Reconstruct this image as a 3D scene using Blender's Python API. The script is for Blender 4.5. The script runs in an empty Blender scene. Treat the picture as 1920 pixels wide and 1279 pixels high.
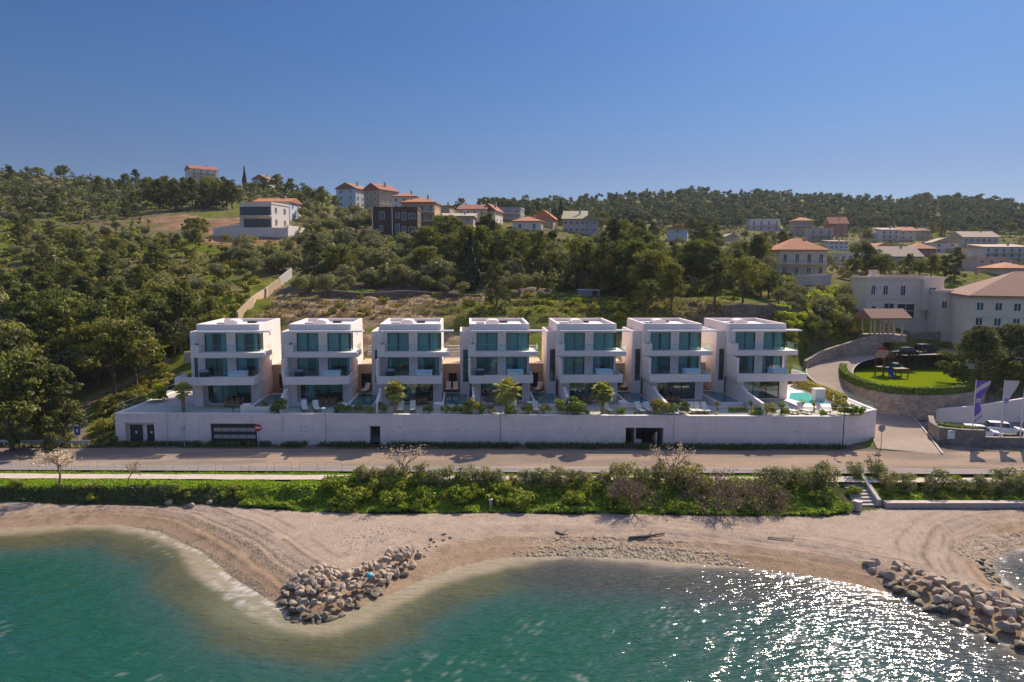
import bpy, math, random
import numpy as np
from mathutils import Matrix, Vector

# ------------------------------------------------------------------ camera, sky, sun, exposure
S = bpy.context.scene
COL = S.collection
CZ = 23.0                                   # camera height above the sea
PIT, YAW, ROLL = 0.11232, 0.065765, 0.0043936
cp, sp, cy_, sy_ = math.cos(PIT), math.sin(PIT), math.cos(YAW), math.sin(YAW)
FW = np.array([sy_*cp, cy_*cp, -sp]); RT = np.array([cy_, -sy_, 0.0]); UP = np.cross(RT, FW)
cr, sr = math.cos(ROLL), math.sin(ROLL)
R_, U_ = RT*cr + UP*sr, UP*cr - RT*sr
cam = bpy.data.cameras.new('camera'); camo = bpy.data.objects.new('camera', cam); COL.objects.link(camo)
cam.lens = 24; cam.sensor_width = 36; cam.clip_end = 6000; cam.clip_start = 0.5
camo.matrix_world = Matrix(((R_[0], U_[0], -FW[0], 0), (R_[1], U_[1], -FW[1], 0), (R_[2], U_[2], -FW[2], CZ), (0, 0, 0, 1)))
S.camera = camo
SUN_EL, SUN_AZ = math.radians(41), math.radians(38)
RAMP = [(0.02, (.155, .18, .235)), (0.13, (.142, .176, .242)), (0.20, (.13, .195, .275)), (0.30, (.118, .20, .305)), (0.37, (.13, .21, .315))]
W = bpy.data.worlds.new('World'); S.world = W; W.use_nodes = True
nt = W.node_tree; bg = nt.nodes['Background']
sk = nt.nodes.new('ShaderNodeTexSky'); sk.sky_type = 'NISHITA'; sk.sun_disc = False
sk.sun_elevation = SUN_EL; sk.sun_rotation = SUN_AZ; sk.air_density = 0.85; sk.dust_density = 0.6; sk.ozone_density = 3.0
hs = nt.nodes.new('ShaderNodeHueSaturation'); hs.inputs['Hue'].default_value = 0.5; hs.inputs['Saturation'].default_value = 1.0
nt.links.new(sk.outputs[0], hs.inputs['Color']); 
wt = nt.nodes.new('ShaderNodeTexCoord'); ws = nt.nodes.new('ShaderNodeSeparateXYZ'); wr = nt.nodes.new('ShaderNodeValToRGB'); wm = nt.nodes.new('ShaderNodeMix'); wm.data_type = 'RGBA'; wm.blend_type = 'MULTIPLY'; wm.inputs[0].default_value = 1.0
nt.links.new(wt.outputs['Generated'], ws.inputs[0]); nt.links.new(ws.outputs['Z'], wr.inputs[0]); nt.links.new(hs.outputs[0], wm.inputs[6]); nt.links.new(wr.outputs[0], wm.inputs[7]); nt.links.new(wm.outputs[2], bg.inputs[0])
e_ = wr.color_ramp.elements; e_[0].position = 0.0; e_[1].position = 0.56      # low sky in view dimmed; unseen upper sky kept bright to fill shaded sides
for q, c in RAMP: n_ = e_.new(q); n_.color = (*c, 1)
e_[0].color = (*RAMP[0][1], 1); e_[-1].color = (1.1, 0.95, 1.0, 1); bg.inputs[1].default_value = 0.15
sl = bpy.data.lights.new('sun', 'SUN'); sl.energy = 3.75; sl.angle = math.radians(0.5); sl.color = (1.0, 0.87, 0.72)
so = bpy.data.objects.new('sun', sl); COL.objects.link(so)
sd = Vector((math.sin(SUN_AZ)*math.cos(SUN_EL), math.cos(SUN_AZ)*math.cos(SUN_EL), math.sin(SUN_EL)))
so.rotation_euler = sd.to_track_quat('Z', 'Y').to_euler()
S.view_settings.view_transform = 'Standard'; S.view_settings.look = 'None'
S.view_settings.exposure = 0.8; S.view_settings.gamma = 1.0
S.cycles.max_bounces = 6; S.cycles.transparent_max_bounces = 16; S.cycles.diffuse_bounces = 4
S.cycles.use_denoising = True
try: S.cycles.denoiser = 'OPENIMAGEDENOISE'
except Exception: pass
S.cycles.sample_clamp_indirect = 6.0

# ------------------------------------------------------------------ pixel -> world helpers (photo pixels, real planes)
def ray(u, v):
    a, b = u - 960.0, v - 639.5
    X = cr*a + sr*b; Y = -sr*a + cr*b
    return FW + RT*(X/1280.0) - UP*(Y/1280.0)
def atY(u, v, y):
    d = ray(u, v); p = d*(y/d[1]); return np.array([p[0], p[1], p[2]+CZ])
def atZ(u, v, z):
    d = ray(u, v); p = d*((z-CZ)/d[2]); return np.array([p[0], p[1], z])
PI = math.pi
# ------------------------------------------------------------------ noise
def _h(ix, iy, s):
    n = (ix.astype(np.int64)*374761393 + iy.astype(np.int64)*668265263 + s*1442695041) & 0xFFFFFFFF
    n = ((n ^ (n >> 13))*1274126177) & 0xFFFFFFFF
    n = n ^ (n >> 16)
    return (n & 0xFFFF)/65535.0
def vn(x, y, s=0):
    x = np.asarray(x, float); y = np.asarray(y, float)
    ix = np.floor(x); iy = np.floor(y); fx = x-ix; fy = y-iy
    fx = fx*fx*(3-2*fx); fy = fy*fy*(3-2*fy)
    ix = ix.astype(np.int64); iy = iy.astype(np.int64)
    a = _h(ix, iy, s); b = _h(ix+1, iy, s); c = _h(ix, iy+1, s); d = _h(ix+1, iy+1, s)
    return (a*(1-fx)+b*fx)*(1-fy) + (c*(1-fx)+d*fx)*fy
def fbm(x, y, s=0, o=4):
    r = 0; a = 0.5; t = 0
    for k in range(o):
        r = r + a*vn(x*2**k, y*2**k, s+k*17); t += a; a *= 0.5
    return r/t
def sstep(a, b, x):
    t = np.clip((x-a)/(b-a), 0, 1); return t*t*(3-2*t)

# ------------------------------------------------------------------ object helpers
def tag(o, label=None, cat=None, group=None, kind=None):
    if label: o['label'] = label
    if cat: o['category'] = cat
    if group: o['group'] = group
    if kind: o['kind'] = kind
    return o
def empty(name, loc=(0, 0, 0), rz=0.0, label=None, cat=None, group=None):
    o = bpy.data.objects.new(name, None); COL.objects.link(o)
    o.location = loc; o.rotation_euler = (0, 0, rz); o.empty_display_size = 0.2
    return tag(o, label, cat, group)
def kids(o): return list(o.children)
def copy_tree(o, parent=None):
    c = o.copy(); COL.objects.link(c); c.parent = parent
    for ch in kids(o): copy_tree(ch, c)
    return c
def mesh_np(name, V, Q, mat, parent=None, smooth=False, cols=None, mi=None, loc=None, T=None):
    me = bpy.data.meshes.new(name)
    V = np.asarray(V, np.float32).reshape(-1, 3)
    Q = np.asarray(Q, np.int32).reshape(-1, 4) if Q is not None and len(Q) else np.zeros((0, 4), np.int32)
    T = np.asarray(T, np.int32).reshape(-1, 3) if T is not None and len(T) else np.zeros((0, 3), np.int32)
    nq, n3 = len(Q), len(T)
    me.vertices.add(len(V)); me.vertices.foreach_set('co', V.ravel())
    me.loops.add(nq*4+n3*3); me.polygons.add(nq+n3)
    me.loops.foreach_set('vertex_index', np.concatenate([Q.ravel(), T.ravel()]))
    me.polygons.foreach_set('loop_start', np.concatenate([np.arange(nq)*4, nq*4+np.arange(n3)*3]).astype(np.int32))
    if mi is not None: me.polygons.foreach_set('material_index', np.asarray(mi, np.int32))
    if smooth: me.polygons.foreach_set('use_smooth', np.ones(nq+n3, bool))
    if cols is not None:
        at = me.color_attributes.new('Col', 'FLOAT_COLOR', 'POINT')
        c4 = np.ones((len(V), 4), np.float32); c4[:, :cols.shape[1]] = cols
        at.data.foreach_set('color', c4.ravel())
    for m in (mat if isinstance(mat, (list, tuple)) else [mat]): me.materials.append(m)
    me.update(calc_edges=True); me.validate()
    o = bpy.data.objects.new(name, me); COL.objects.link(o)
    if parent: o.parent = parent
    if loc is not None: o.location = loc
    return o
class MB:
    def __init__(s): s.v = []; s.f = []; s.m = []; s.cm = 0
    def mat(s, k): s.cm = k; return s
    def add(s, vs, fs):
        b = len(s.v); s.v += [tuple(map(float, q)) for q in vs]
        for f in fs: s.f.append(tuple(b+i for i in f)); s.m.append(s.cm)
        return s
    def box(s, x0, x1, y0, y1, z0, z1):
        return s.add([(x0,y0,z0),(x1,y0,z0),(x1,y1,z0),(x0,y1,z0),(x0,y0,z1),(x1,y0,z1),(x1,y1,z1),(x0,y1,z1)],
                     [(0,3,2,1),(4,5,6,7),(0,1,5,4),(1,2,6,5),(2,3,7,6),(3,0,4,7)])
    def quad(s, a, b, c, d): return s.add([a, b, c, d], [(0, 1, 2, 3)])
    def prism(s, pts, z0, z1):                 # polygon (ccw) in xy, from z0 to z1
        n = len(pts); f0 = z0 if hasattr(z0, '__len__') else [z0]*n; f1 = z1 if hasattr(z1, '__len__') else [z1]*n
        vs = [(p[0], p[1], f0[i]) for i, p in enumerate(pts)] + [(p[0], p[1], f1[i]) for i, p in enumerate(pts)]
        return s.add(vs, [tuple(range(n-1, -1, -1)), tuple(range(n, 2*n))] + [(i, (i+1) % n, n+(i+1) % n, n+i) for i in range(n)])
    def xprism(s, pts, x0, x1):                # polygon in yz, extruded along x
        n = len(pts)
        return s.add([(x0, p[0], p[1]) for p in pts]+[(x1, p[0], p[1]) for p in pts],
                     [tuple(range(n-1, -1, -1)), tuple(range(n, 2*n))]+[(i, (i+1) % n, n+(i+1) % n, n+i) for i in range(n)])
    def yprism(s, pts, y0, y1):                # polygon in xz, extruded along y
        n = len(pts)
        return s.add([(p[0], y0, p[1]) for p in pts]+[(p[0], y1, p[1]) for p in pts],
                     [tuple(range(n)), tuple(range(2*n-1, n-1, -1))]+[((i+1) % n, i, n+i, n+(i+1) % n) for i in range(n)])
    def tube(s, p0, p1, r0, r1=None, n=8, cap=True):
        r1 = r0 if r1 is None else r1
        p0 = Vector(p0); p1 = Vector(p1); d = (p1-p0); d = d.normalized() if d.length > 1e-9 else Vector((0, 0, 1))
        a = d.orthogonal().normalized(); b = d.cross(a)
        vs = []
        for p, r in ((p0, r0), (p1, r1)):
            for k in range(n):
                t = 2*PI*k/n; vs.append(p+a*(r*math.cos(t))+b*(r*math.sin(t)))
        fs = [(k, (k+1) % n, n+(k+1) % n, n+k) for k in range(n)]
        if cap: fs += [tuple(range(n-1, -1, -1)), tuple(range(n, 2*n))]
        return s.add(vs, fs)
    def path(s, pts, radii, n=7):
        for i in range(len(pts)-1): s.tube(pts[i], pts[i+1], radii[i], radii[i+1], n, cap=(i == len(pts)-2 or i == 0))
        return s
    def lathe(s, prof, n=20, c=(0, 0, 0)):
        vs = []
        for r, z in prof:
            for k in range(n):
                t = 2*PI*k/n; vs.append((c[0]+r*math.cos(t), c[1]+r*math.sin(t), c[2]+z))
        fs = []
        for i in range(len(prof)-1):
            for k in range(n): fs.append((i*n+k, i*n+(k+1) % n, (i+1)*n+(k+1) % n, (i+1)*n+k))
        fs.append(tuple(range(n-1, -1, -1))); fs.append(tuple(range((len(prof)-1)*n, len(prof)*n)))
        return s.add(vs, fs)
    def disc_y(s, cx, y, cz, r, th, n=24):     # a disc facing -y
        return s.tube((cx, y, cz), (cx, y+th, cz), r, r, n)
    def build(s, name, mats, parent=None, smooth=False, bevel=0, loc=None, rz=None):
        me = bpy.data.meshes.new(name); me.from_pydata(s.v, [], s.f)
        for m in (mats if isinstance(mats, (list, tuple)) else [mats]): me.materials.append(m)
        me.polygons.foreach_set('material_index', s.m)
        if smooth: me.polygons.foreach_set('use_smooth', [True]*len(s.f))
        me.update()
        o = bpy.data.objects.new(name, me); COL.objects.link(o)
        if parent: o.parent = parent
        if loc is not None: o.location = loc
        if rz is not None: o.rotation_euler = (0, 0, rz)
        if bevel:
            b = o.modifiers.new('bevel', 'BEVEL'); b.width = bevel; b.segments = 2; b.limit_method = 'ANGLE'
        return o

# ------------------------------------------------------------------ materials
MATS = {}
def N(nt, t, **kw):
    n = nt.nodes.new(t)
    for k, v in kw.items(): setattr(n, k, v)
    return n
def pmat(name, col, rough=0.8, var=0.15, scale=3.0, metal=0.0, bump=0.0, bscale=None, spec=0.3, col2=None, stretch=None, alpha=None):
    """plain material whose colour wanders a little with a 3D noise"""
    m = bpy.data.materials.new(name); m.use_nodes = True; t = m.node_tree; b = t.nodes['Principled BSDF']
    L = t.links.new
    tc = N(t, 'ShaderNodeTexCoord'); mp = N(t, 'ShaderNodeMapping'); L(tc.outputs['Object'], mp.inputs[0])
    if stretch: mp.inputs['Scale'].default_value = stretch
    no = N(t, 'ShaderNodeTexNoise'); no.inputs['Scale'].default_value = scale; no.inputs['Detail'].default_value = 6; no.inputs['Roughness'].default_value = 0.65
    L(mp.outputs[0], no.inputs['Vector'])
    rp = N(t, 'ShaderNodeValToRGB'); rp.color_ramp.elements[0].position = 0.3; rp.color_ramp.elements[1].position = 0.7
    c = np.array(col); lo = c*(1-var); hi = np.minimum(c*(1+var), 0.95)
    if col2 is not None: lo, hi = c, np.array(col2)
    rp.color_ramp.elements[0].color = (*lo, 1); rp.color_ramp.elements[1].color = (*hi, 1)
    L(no.outputs[0], rp.inputs[0]); L(rp.outputs[0], b.inputs['Base Color'])
    b.inputs['Roughness'].default_value = rough; b.inputs['Metallic'].default_value = metal
    b.inputs['Specular IOR Level'].default_value = spec
    if bump:
        bn = N(t, 'ShaderNodeTexNoise'); bn.inputs['Scale'].default_value = bscale or scale*4; bn.inputs['Detail'].default_value = 5
        L(mp.outputs[0], bn.inputs['Vector'])
        bp = N(t, 'ShaderNodeBump'); bp.inputs['Strength'].default_value = bump; bp.inputs['Distance'].default_value = 0.1
        L(bn.outputs[0], bp.inputs['Height']); L(bp.outputs[0], b.inputs['Normal'])
    MATS[name] = m; return m
LEAFK = 2.55
def leafmat(name, dark, light, alt, trans=0.3, altamt=0.5, rough=0.55):
    """foliage: every leaf face its own tone, every plant its own lean towards 'alt'"""
    m = bpy.data.materials.new(name); m.use_nodes = True; t = m.node_tree; L = t.links.new
    dark, light, alt = [[min(q*LEAFK, 0.9) for q in c] for c in (dark, light, alt)]
    t.nodes.remove(t.nodes['Principled BSDF'])
    g = N(t, 'ShaderNodeNewGeometry'); oi = N(t, 'ShaderNodeObjectInfo')
    m1 = N(t, 'ShaderNodeMix', data_type='RGBA'); m1.inputs[6].default_value = (*dark, 1); m1.inputs[7].default_value = (*light, 1)
    L(g.outputs['Random Per Island'], m1.inputs[0])
    mm = N(t, 'ShaderNodeMath', operation='MULTIPLY'); mm.inputs[1].default_value = altamt; L(oi.outputs['Random'], mm.inputs[0])
    m2 = N(t, 'ShaderNodeMix', data_type='RGBA'); m2.inputs[7].default_value = (*alt, 1)
    L(mm.outputs[0], m2.inputs[0]); L(m1.outputs[2], m2.inputs[6])
    d = N(t, 'ShaderNodeBsdfDiffuse'); tr = N(t, 'ShaderNodeBsdfTranslucent'); gl = N(t, 'ShaderNodeBsdfGlossy')
    gl.inputs['Roughness'].default_value = rough; gl.inputs[0].default_value = (0.5, 0.5, 0.5, 1)
    L(m2.outputs[2], d.inputs[0]); 
    hs = N(t, 'ShaderNodeHueSaturation'); hs.inputs['Saturation'].default_value = 1.1; hs.inputs['Value'].default_value = 1.3
    L(m2.outputs[2], hs.inputs['Color']); L(hs.outputs[0], tr.inputs[0])
    x1 = N(t, 'ShaderNodeMixShader'); x1.inputs[0].default_value = trans; L(d.outputs[0], x1.inputs[1]); L(tr.outputs[0], x1.inputs[2])
    x2 = N(t, 'ShaderNodeMixShader'); x2.inputs[0].default_value = 0.03; L(x1.outputs[0], x2.inputs[1]); L(gl.outputs[0], x2.inputs[2])
    L(x2.outputs[0], t.nodes['Material Output'].inputs[0])
    MATS[name] = m; return m
def glassmat(name, tint, refl=0.25, rough=0.02, trans=0.8):
    """window glass: mirror reflection over a tinted see-through layer"""
    m = bpy.data.materials.new(name); m.use_nodes = True; t = m.node_tree; L = t.links.new
    t.nodes.remove(t.nodes['Principled BSDF'])
    fr = N(t, 'ShaderNodeFresnel'); fr.inputs[0].default_value = 1.5
    ad = N(t, 'ShaderNodeMath', operation='ADD'); ad.inputs[1].default_value = refl; ad.use_clamp = True; L(fr.outputs[0], ad.inputs[0])
    gb = N(t, 'ShaderNodeNewGeometry'); iv = N(t, 'ShaderNodeMath', operation='SUBTRACT'); iv.inputs[0].default_value = 1.0; L(gb.outputs['Backfacing'], iv.inputs[1]); mu = N(t, 'ShaderNodeMath', operation='MULTIPLY'); L(ad.outputs[0], mu.inputs[0]); L(iv.outputs[0], mu.inputs[1])   # reflect on the outer face only
    tp = N(t, 'ShaderNodeBsdfTransparent'); tp.inputs[0].default_value = (*[c*trans for c in tint], 1)
    gl = N(t, 'ShaderNodeBsdfGlossy'); gl.inputs['Roughness'].default_value = rough; gl.inputs[0].default_value = (0.75, 0.95, 0.95, 1)
    mx = N(t, 'ShaderNodeMixShader'); L(mu.outputs[0], mx.inputs[0]); L(tp.outputs[0], mx.inputs[1]); L(gl.outputs[0], mx.inputs[2])
    L(mx.outputs[0], t.nodes['Material Output'].inputs[0])
    MATS[name] = m; return m
def brickmat(name, c1, c2, mortar, sx=1.0, sz=1.0, scale=2.0, rough=0.9, bump=0.4, axis='xz'):
    """rubble or coursed masonry: voronoi stones"""
    m = bpy.data.materials.new(name); m.use_nodes = True; t = m.node_tree; L = t.links.new; b = t.nodes['Principled BSDF']
    tc = N(t, 'ShaderNodeTexCoord'); mp = N(t, 'ShaderNodeMapping'); mp.inputs['Scale'].default_value = (sx, sx, sz); L(tc.outputs['Object'], mp.inputs[0])
    v = N(t, 'ShaderNodeTexVoronoi'); v.inputs['Scale'].default_value = scale; L(mp.outputs[0], v.inputs['Vector'])
    v2 = N(t, 'ShaderNodeTexVoronoi'); v2.feature = 'DISTANCE_TO_EDGE'; v2.inputs['Scale'].default_value = scale; L(mp.outputs[0], v2.inputs['Vector'])
    sep = N(t, 'ShaderNodeSeparateColor'); L(v.outputs['Color'], sep.inputs[0])
    mx = N(t, 'ShaderNodeMix', data_type='RGBA'); mx.inputs[6].default_value = (*c1, 1); mx.inputs[7].default_value = (*c2, 1); L(sep.outputs[0], mx.inputs[0])
    no = N(t, 'ShaderNodeTexNoise'); no.inputs['Scale'].default_value = 0.5; no.inputs['Detail'].default_value = 6; L(tc.outputs['Object'], no.inputs['Vector'])
    ml = N(t, 'ShaderNodeMix', data_type='RGBA', blend_type='MULTIPLY'); ml.inputs[0].default_value = 0.5; L(mx.outputs[2], ml.inputs[6]); L(no.outputs[0], ml.inputs[7])
    st = N(t, 'ShaderNodeMapRange'); st.inputs[1].default_value = 0.0; st.inputs[2].default_value = 0.06; L(v2.outputs[0], st.inputs[0])
    mo = N(t, 'ShaderNodeMix', data_type='RGBA'); mo.inputs[6].default_value = (*mortar, 1); L(st.outputs[0], mo.inputs[0]); L(ml.outputs[2], mo.inputs[7])
    L(mo.outputs[2], b.inputs['Base Color']); b.inputs['Roughness'].default_value = rough; b.inputs['Specular IOR Level'].default_value = 0.2
    bp = N(t, 'ShaderNodeBump'); bp.inputs['Strength'].default_value = bump; bp.inputs['Distance'].default_value = 0.05
    L(st.outputs[0], bp.inputs['Height']); L(bp.outputs[0], b.inputs['Normal'])
    MATS[name] = m; return m
def tilemat(name, c1, c2, axis=0, scale=4.0):
    """roof tiles: wavy ridges down the slope, mottled clay"""
    m = bpy.data.materials.new(name); m.use_nodes = True; t = m.node_tree; L = t.links.new; b = t.nodes['Principled BSDF']
    tc = N(t, 'ShaderNodeTexCoord')
    no = N(t, 'ShaderNodeTexNoise'); no.inputs['Scale'].default_value = 1.6; no.inputs['Detail'].default_value = 8; no.inputs['Roughness'].default_value = 0.8; L(tc.outputs['Object'], no.inputs['Vector'])
    rp = N(t, 'ShaderNodeValToRGB'); rp.color_ramp.elements[0].position = 0.35; rp.color_ramp.elements[1].position = 0.65
    rp.color_ramp.elements[0].color = (*c1, 1); rp.color_ramp.elements[1].color = (*c2, 1); L(no.outputs[0], rp.inputs[0])
    w = N(t, 'ShaderNodeTexWave'); w.inputs['Scale'].default_value = scale*0.3; w.bands_direction = 'X' if axis == 0 else 'Y'; L(tc.outputs['Object'], w.inputs['Vector'])
    w.inputs['Distortion'].default_value = 0.3
    mr = N(t, 'ShaderNodeMapRange'); mr.inputs[3].default_value = 0.7; mr.inputs[4].default_value = 1.1; L(w.outputs['Fac'], mr.inputs[0])
    mu = N(t, 'ShaderNodeMix', data_type='RGBA', blend_type='MULTIPLY'); mu.inputs[0].default_value = 1.0; L(rp.outputs[0], mu.inputs[6]); L(mr.outputs[0], mu.inputs[7])
    L(mu.outputs[2], b.inputs['Base Color']); b.inputs['Roughness'].default_value = 0.85; b.inputs['Specular IOR Level'].default_value = 0.2
    bp = N(t, 'ShaderNodeBump'); bp.inputs['Strength'].default_value = 0.5; bp.inputs['Distance'].default_value = 0.08
    L(w.outputs['Fac'], bp.inputs['Height']); L(bp.outputs[0], b.inputs['Normal'])
    MATS[name] = m; return m
def colmat(name, rough=0.95, detail=((14.0, 0.35), (1.2, 0.3)), bump=0.5, bscale=9.0, bdist=0.12, spec=0.02):
    """ground: the mesh's own colour map times fine noise"""
    m = bpy.data.materials.new(name); m.use_nodes = True; t = m.node_tree; L = t.links.new; b = t.nodes['Principled BSDF']
    at = N(t, 'ShaderNodeVertexColor'); at.layer_name = 'Col'
    tc = N(t, 'ShaderNodeTexCoord'); cur = at.outputs[0]
    for sc, am in detail:
        no = N(t, 'ShaderNodeTexNoise'); no.inputs['Scale'].default_value = sc; no.inputs['Detail'].default_value = 6; no.inputs['Roughness'].default_value = 0.75
        L(tc.outputs['Object'], no.inputs['Vector'])
        mr = N(t, 'ShaderNodeMapRange'); mr.inputs[1].default_value = 0.25; mr.inputs[2].default_value = 0.75; mr.inputs[3].default_value = 1-am; mr.inputs[4].default_value = 1+am; L(no.outputs[0], mr.inputs[0])
        mu = N(t, 'ShaderNodeMix', data_type='RGBA', blend_type='MULTIPLY'); mu.inputs[0].default_value = 1.0; L(cur, mu.inputs[6]); L(mr.outputs[0], mu.inputs[7]); cur = mu.outputs[2]
    L(cur, b.inputs['Base Color']); b.inputs['Roughness'].default_value = rough; b.inputs['Specular IOR Level'].default_value = spec
    bn = N(t, 'ShaderNodeTexNoise'); bn.inputs['Scale'].default_value = bscale; bn.inputs['Detail'].default_value = 8; bn.inputs['Roughness'].default_value = 0.7; L(tc.outputs['Object'], bn.inputs['Vector'])
    bp = N(t, 'ShaderNodeBump'); bp.inputs['Strength'].default_value = bump; bp.inputs['Distance'].default_value = bdist
    L(bn.outputs[0], bp.inputs['Height']); L(bp.outputs[0], b.inputs['Normal'])
    MATS[name] = m; return m
# ------------------------------------------------------------------ the lie of the land
ROADZ, TERZ = 2.1, 5.65
WL = atZ(218, 832, ROADZ); WR = atZ(1575, 838, ROADZ); WE = atZ(1640, 822, ROADZ)
WSL = (WR[1]-WL[1])/(WR[0]-WL[0])
def wally(x): return WL[1] + WSL*(np.asarray(x)-WL[0])
def vv(x, y): return y - wally(np.clip(x, -200, 200))
def line_px(pts, z):
    w = np.array([atZ(u, v, z) for u, v in pts]); o = np.argsort(w[:, 0]); return w[o, 0], w[o, 1]
FX, FY = line_px([(-900, 936), (-300, 938), (0, 940), (200, 942), (380, 946), (430, 948), (560, 957), (700, 962), (900, 960), (1200, 962), (1400, 966), (1550, 968), (1610, 958), (1650, 952), (1920, 951), (2300, 950)], 0.75)
BX, BY = line_px([(-900, 906), (-300, 908), (0, 912), (400, 914), (560, 911), (700, 907), (900, 905), (1200, 905), (1500, 905), (1600, 900), (1700, 893), (1920, 890), (2300, 890)], 1.85)
SHORE = [(-900, 990), (-300, 990), (0, 990), (150, 984), (230, 984), (300, 997), (380, 1035), (440, 1085), (495, 1118), (528, 1140), (560, 1157), (620, 1158), (700, 1128), (780, 1092), (860, 1062), (940, 1046), (1050, 1042), (1200, 1047), (1320, 1057), (1400, 1064), (1500, 1076), (1600, 1094), (1700, 1120), (1760, 1146), (1830, 1178), (1900, 1208), (1970, 1235), (2020, 1220), (1990, 1170), (1935, 1130), (1885, 1100), (1856, 1070), (1868, 1042), (1925, 1020), (2050, 1005), (2500, 1000)]
SH = np.array([atZ(u, v, 0.0)[:2] for u, v in SHORE])
LAND = np.vstack([SH, [[400, SH[-1][1]], [400, 2000], [-500, 2000], [-500, SH[0][1]]]])
def sdf(x, y):
    x = np.asarray(x, float); y = np.asarray(y, float); d = np.full(x.shape, 1e9); ins = np.zeros(x.shape, bool); n = len(LAND)
    for i in range(n):
        a = LAND[i]; b = LAND[(i+1) % n]; ex, ey = b-a; L2 = ex*ex+ey*ey+1e-9
        t = np.clip(((x-a[0])*ex+(y-a[1])*ey)/L2, 0, 1)
        d = np.minimum(d, np.hypot(x-a[0]-t*ex, y-a[1]-t*ey))
        c = ((a[1] > y) != (b[1] > y)) & (x < ex*(y-a[1])/(ey if abs(ey) > 1e-9 else 1e-9)+a[0]); ins ^= c
    return np.where(ins, d, -d)
# houses: px of the base centre, distance, and the rest (used by the builders too)
HOUSES = [
 (379, 340, 430), (487, 344, 420), (482, 428, 210), (511, 410, 228), (652, 391, 280), (703, 392, 278), (758, 396, 258), (784, 432, 216), (741, 438, 200),
 (830, 402, 262), (858, 432, 216), (895, 418, 242), (955, 419, 272), (990, 434, 230), (1019, 426, 247), (1090, 438, 236), (1266, 450, 262), (1372, 452, 300),
 (1432, 434, 420), (1506, 441, 380), (1572, 441, 370), (1539, 452, 330), (1504, 519, 165), (1572, 473, 280), (1685, 456, 330), (1734, 450, 340),
 (1692, 488, 210), (1732, 479, 240), (1772, 474, 260), (1838, 464, 290), (1885, 492, 230), (1858, 510, 180), (1905, 508, 165)]
CP = [(0, 690, 104), (150, 640, 110), (300, 610, 116), (0, 590, 125), (200, 570, 128), (100, 500, 165), (300, 500, 165), (0, 440, 215), (200, 430, 225), (350, 460, 190), (0, 365, 320), (150, 365, 320),
 (0, 322, 390), (100, 335, 400), (250, 348, 410), (350, 352, 420), (420, 352, 420), (480, 352, 410), (560, 356, 390), (600, 375, 330), (470, 440, 206), (540, 432, 212), (330, 415, 240), (420, 420, 225), (450, 500, 165), (560, 460, 190), (620, 400, 290), (660, 430, 205),
 (700, 395, 290), (800, 405, 270), (900, 410, 300), (960, 408, 340), (1000, 385, 640), (1100, 378, 660), (900, 398, 420),
 (1200, 372, 650), (1300, 366, 650), (1450, 370, 650), (1550, 382, 660), (1620, 384, 660), (1750, 376, 680), (1850, 388, 700), (1920, 396, 700), (2100, 400, 700),
 (1150, 432, 330), (1250, 425, 400), (1350, 432, 420), (1450, 450, 340), (1600, 440, 400), (1700, 430, 420), (1850, 440, 420), (1250, 455, 260), (1350, 465, 250), (1450, 480, 220),
 (1620, 500, 200), (1750, 505, 200), (1950, 505, 210), (2100, 500, 220),
 (540, 595, 108), (620, 585, 112), (500, 575, 120), (700, 575, 118), (800, 580, 115), (900, 580, 115), (1000, 580, 115), (1100, 575, 118), (1200, 590, 110), (1300, 600, 108), (1400, 610, 106),
 (560, 540, 140), (700, 550, 132), (850, 550, 132), (1000, 552, 130), (1100, 553, 130), (1200, 560, 125), (1300, 560, 125), (1400, 565, 122), (700, 528, 142), (850, 530, 142), (1000, 535, 140), (1150, 535, 140), (1300, 540, 138), (1430, 540, 140),
 (700, 490, 170), (850, 490, 170), (1000, 490, 170), (1150, 490, 175), (1300, 500, 170), (1430, 505, 170), (800, 450, 200), (1000, 455, 205), (1150, 460, 215),
 (1480, 590, 115), (1560, 575, 122), (1640, 590, 122), (1500, 640, 106), (1560, 630, 112), (1640, 632, 116), (1560, 545, 140), (1650, 540, 145),
 (1700, 640, 121), (1790, 650, 121), (1900, 640, 121), (1700, 600, 131), (1850, 600, 131), (2000, 620, 125), (1750, 560, 150), (1900, 560, 150)]
cps = []
for u, v, D in HOUSES+CP: cps.append(atY(u, v, D))
# upper road that climbs behind the villas, sampled in plan with its own heights (pixels, height)
UPX = [(1700, 846, 2.1), (1678, 810, 2.4), (1655, 780, 3.0), (1615, 748, 4.2), (1570, 720, 5.3), (1552, 700, 6.1), (1565, 681, 6.9), (1610, 668, 7.7), (1680, 662, 8.2), (1760, 660, 8.4), (1850, 658, 8.5)]
UP_ROAD = np.array([atZ(u, v, z) for u, v, z in UPX])
def smooth_line(P, n=8):
    P = np.asarray(P, float); out = []
    for i in range(len(P)-1):
        p0 = P[max(i-1, 0)]; p1 = P[i]; p2 = P[i+1]; p3 = P[min(i+2, len(P)-1)]
        for k in range(n):
            t = k/n; out.append(0.5*((2*p1)+(-p0+p2)*t+(2*p0-5*p1+4*p2-p3)*t*t+(-p0+3*p1-3*p2+p3)*t**3))
    out.append(P[-1]); return np.array(out)
UP_S = smooth_line(UP_ROAD, 8)
for p in UP_ROAD[2:]: cps.append(p)
LAWNZ = 5.9
LAWN_PX = [(1583, 694), (1590, 712), (1640, 733), (1700, 741), (1770, 741), (1826, 733), (1850, 715), (1845, 692), (1790, 688), (1690, 690), (1610, 688)]
LAWN = np.array([atZ(u, v, LAWNZ)[:2] for u, v in LAWN_PX])
for p in LAWN: cps.append(np.array([p[0], p[1], LAWNZ]))
for x in (-46, -55, -70, -95, -140): cps.append(np.array([x, wally(x)+1, 2.1]))
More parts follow.
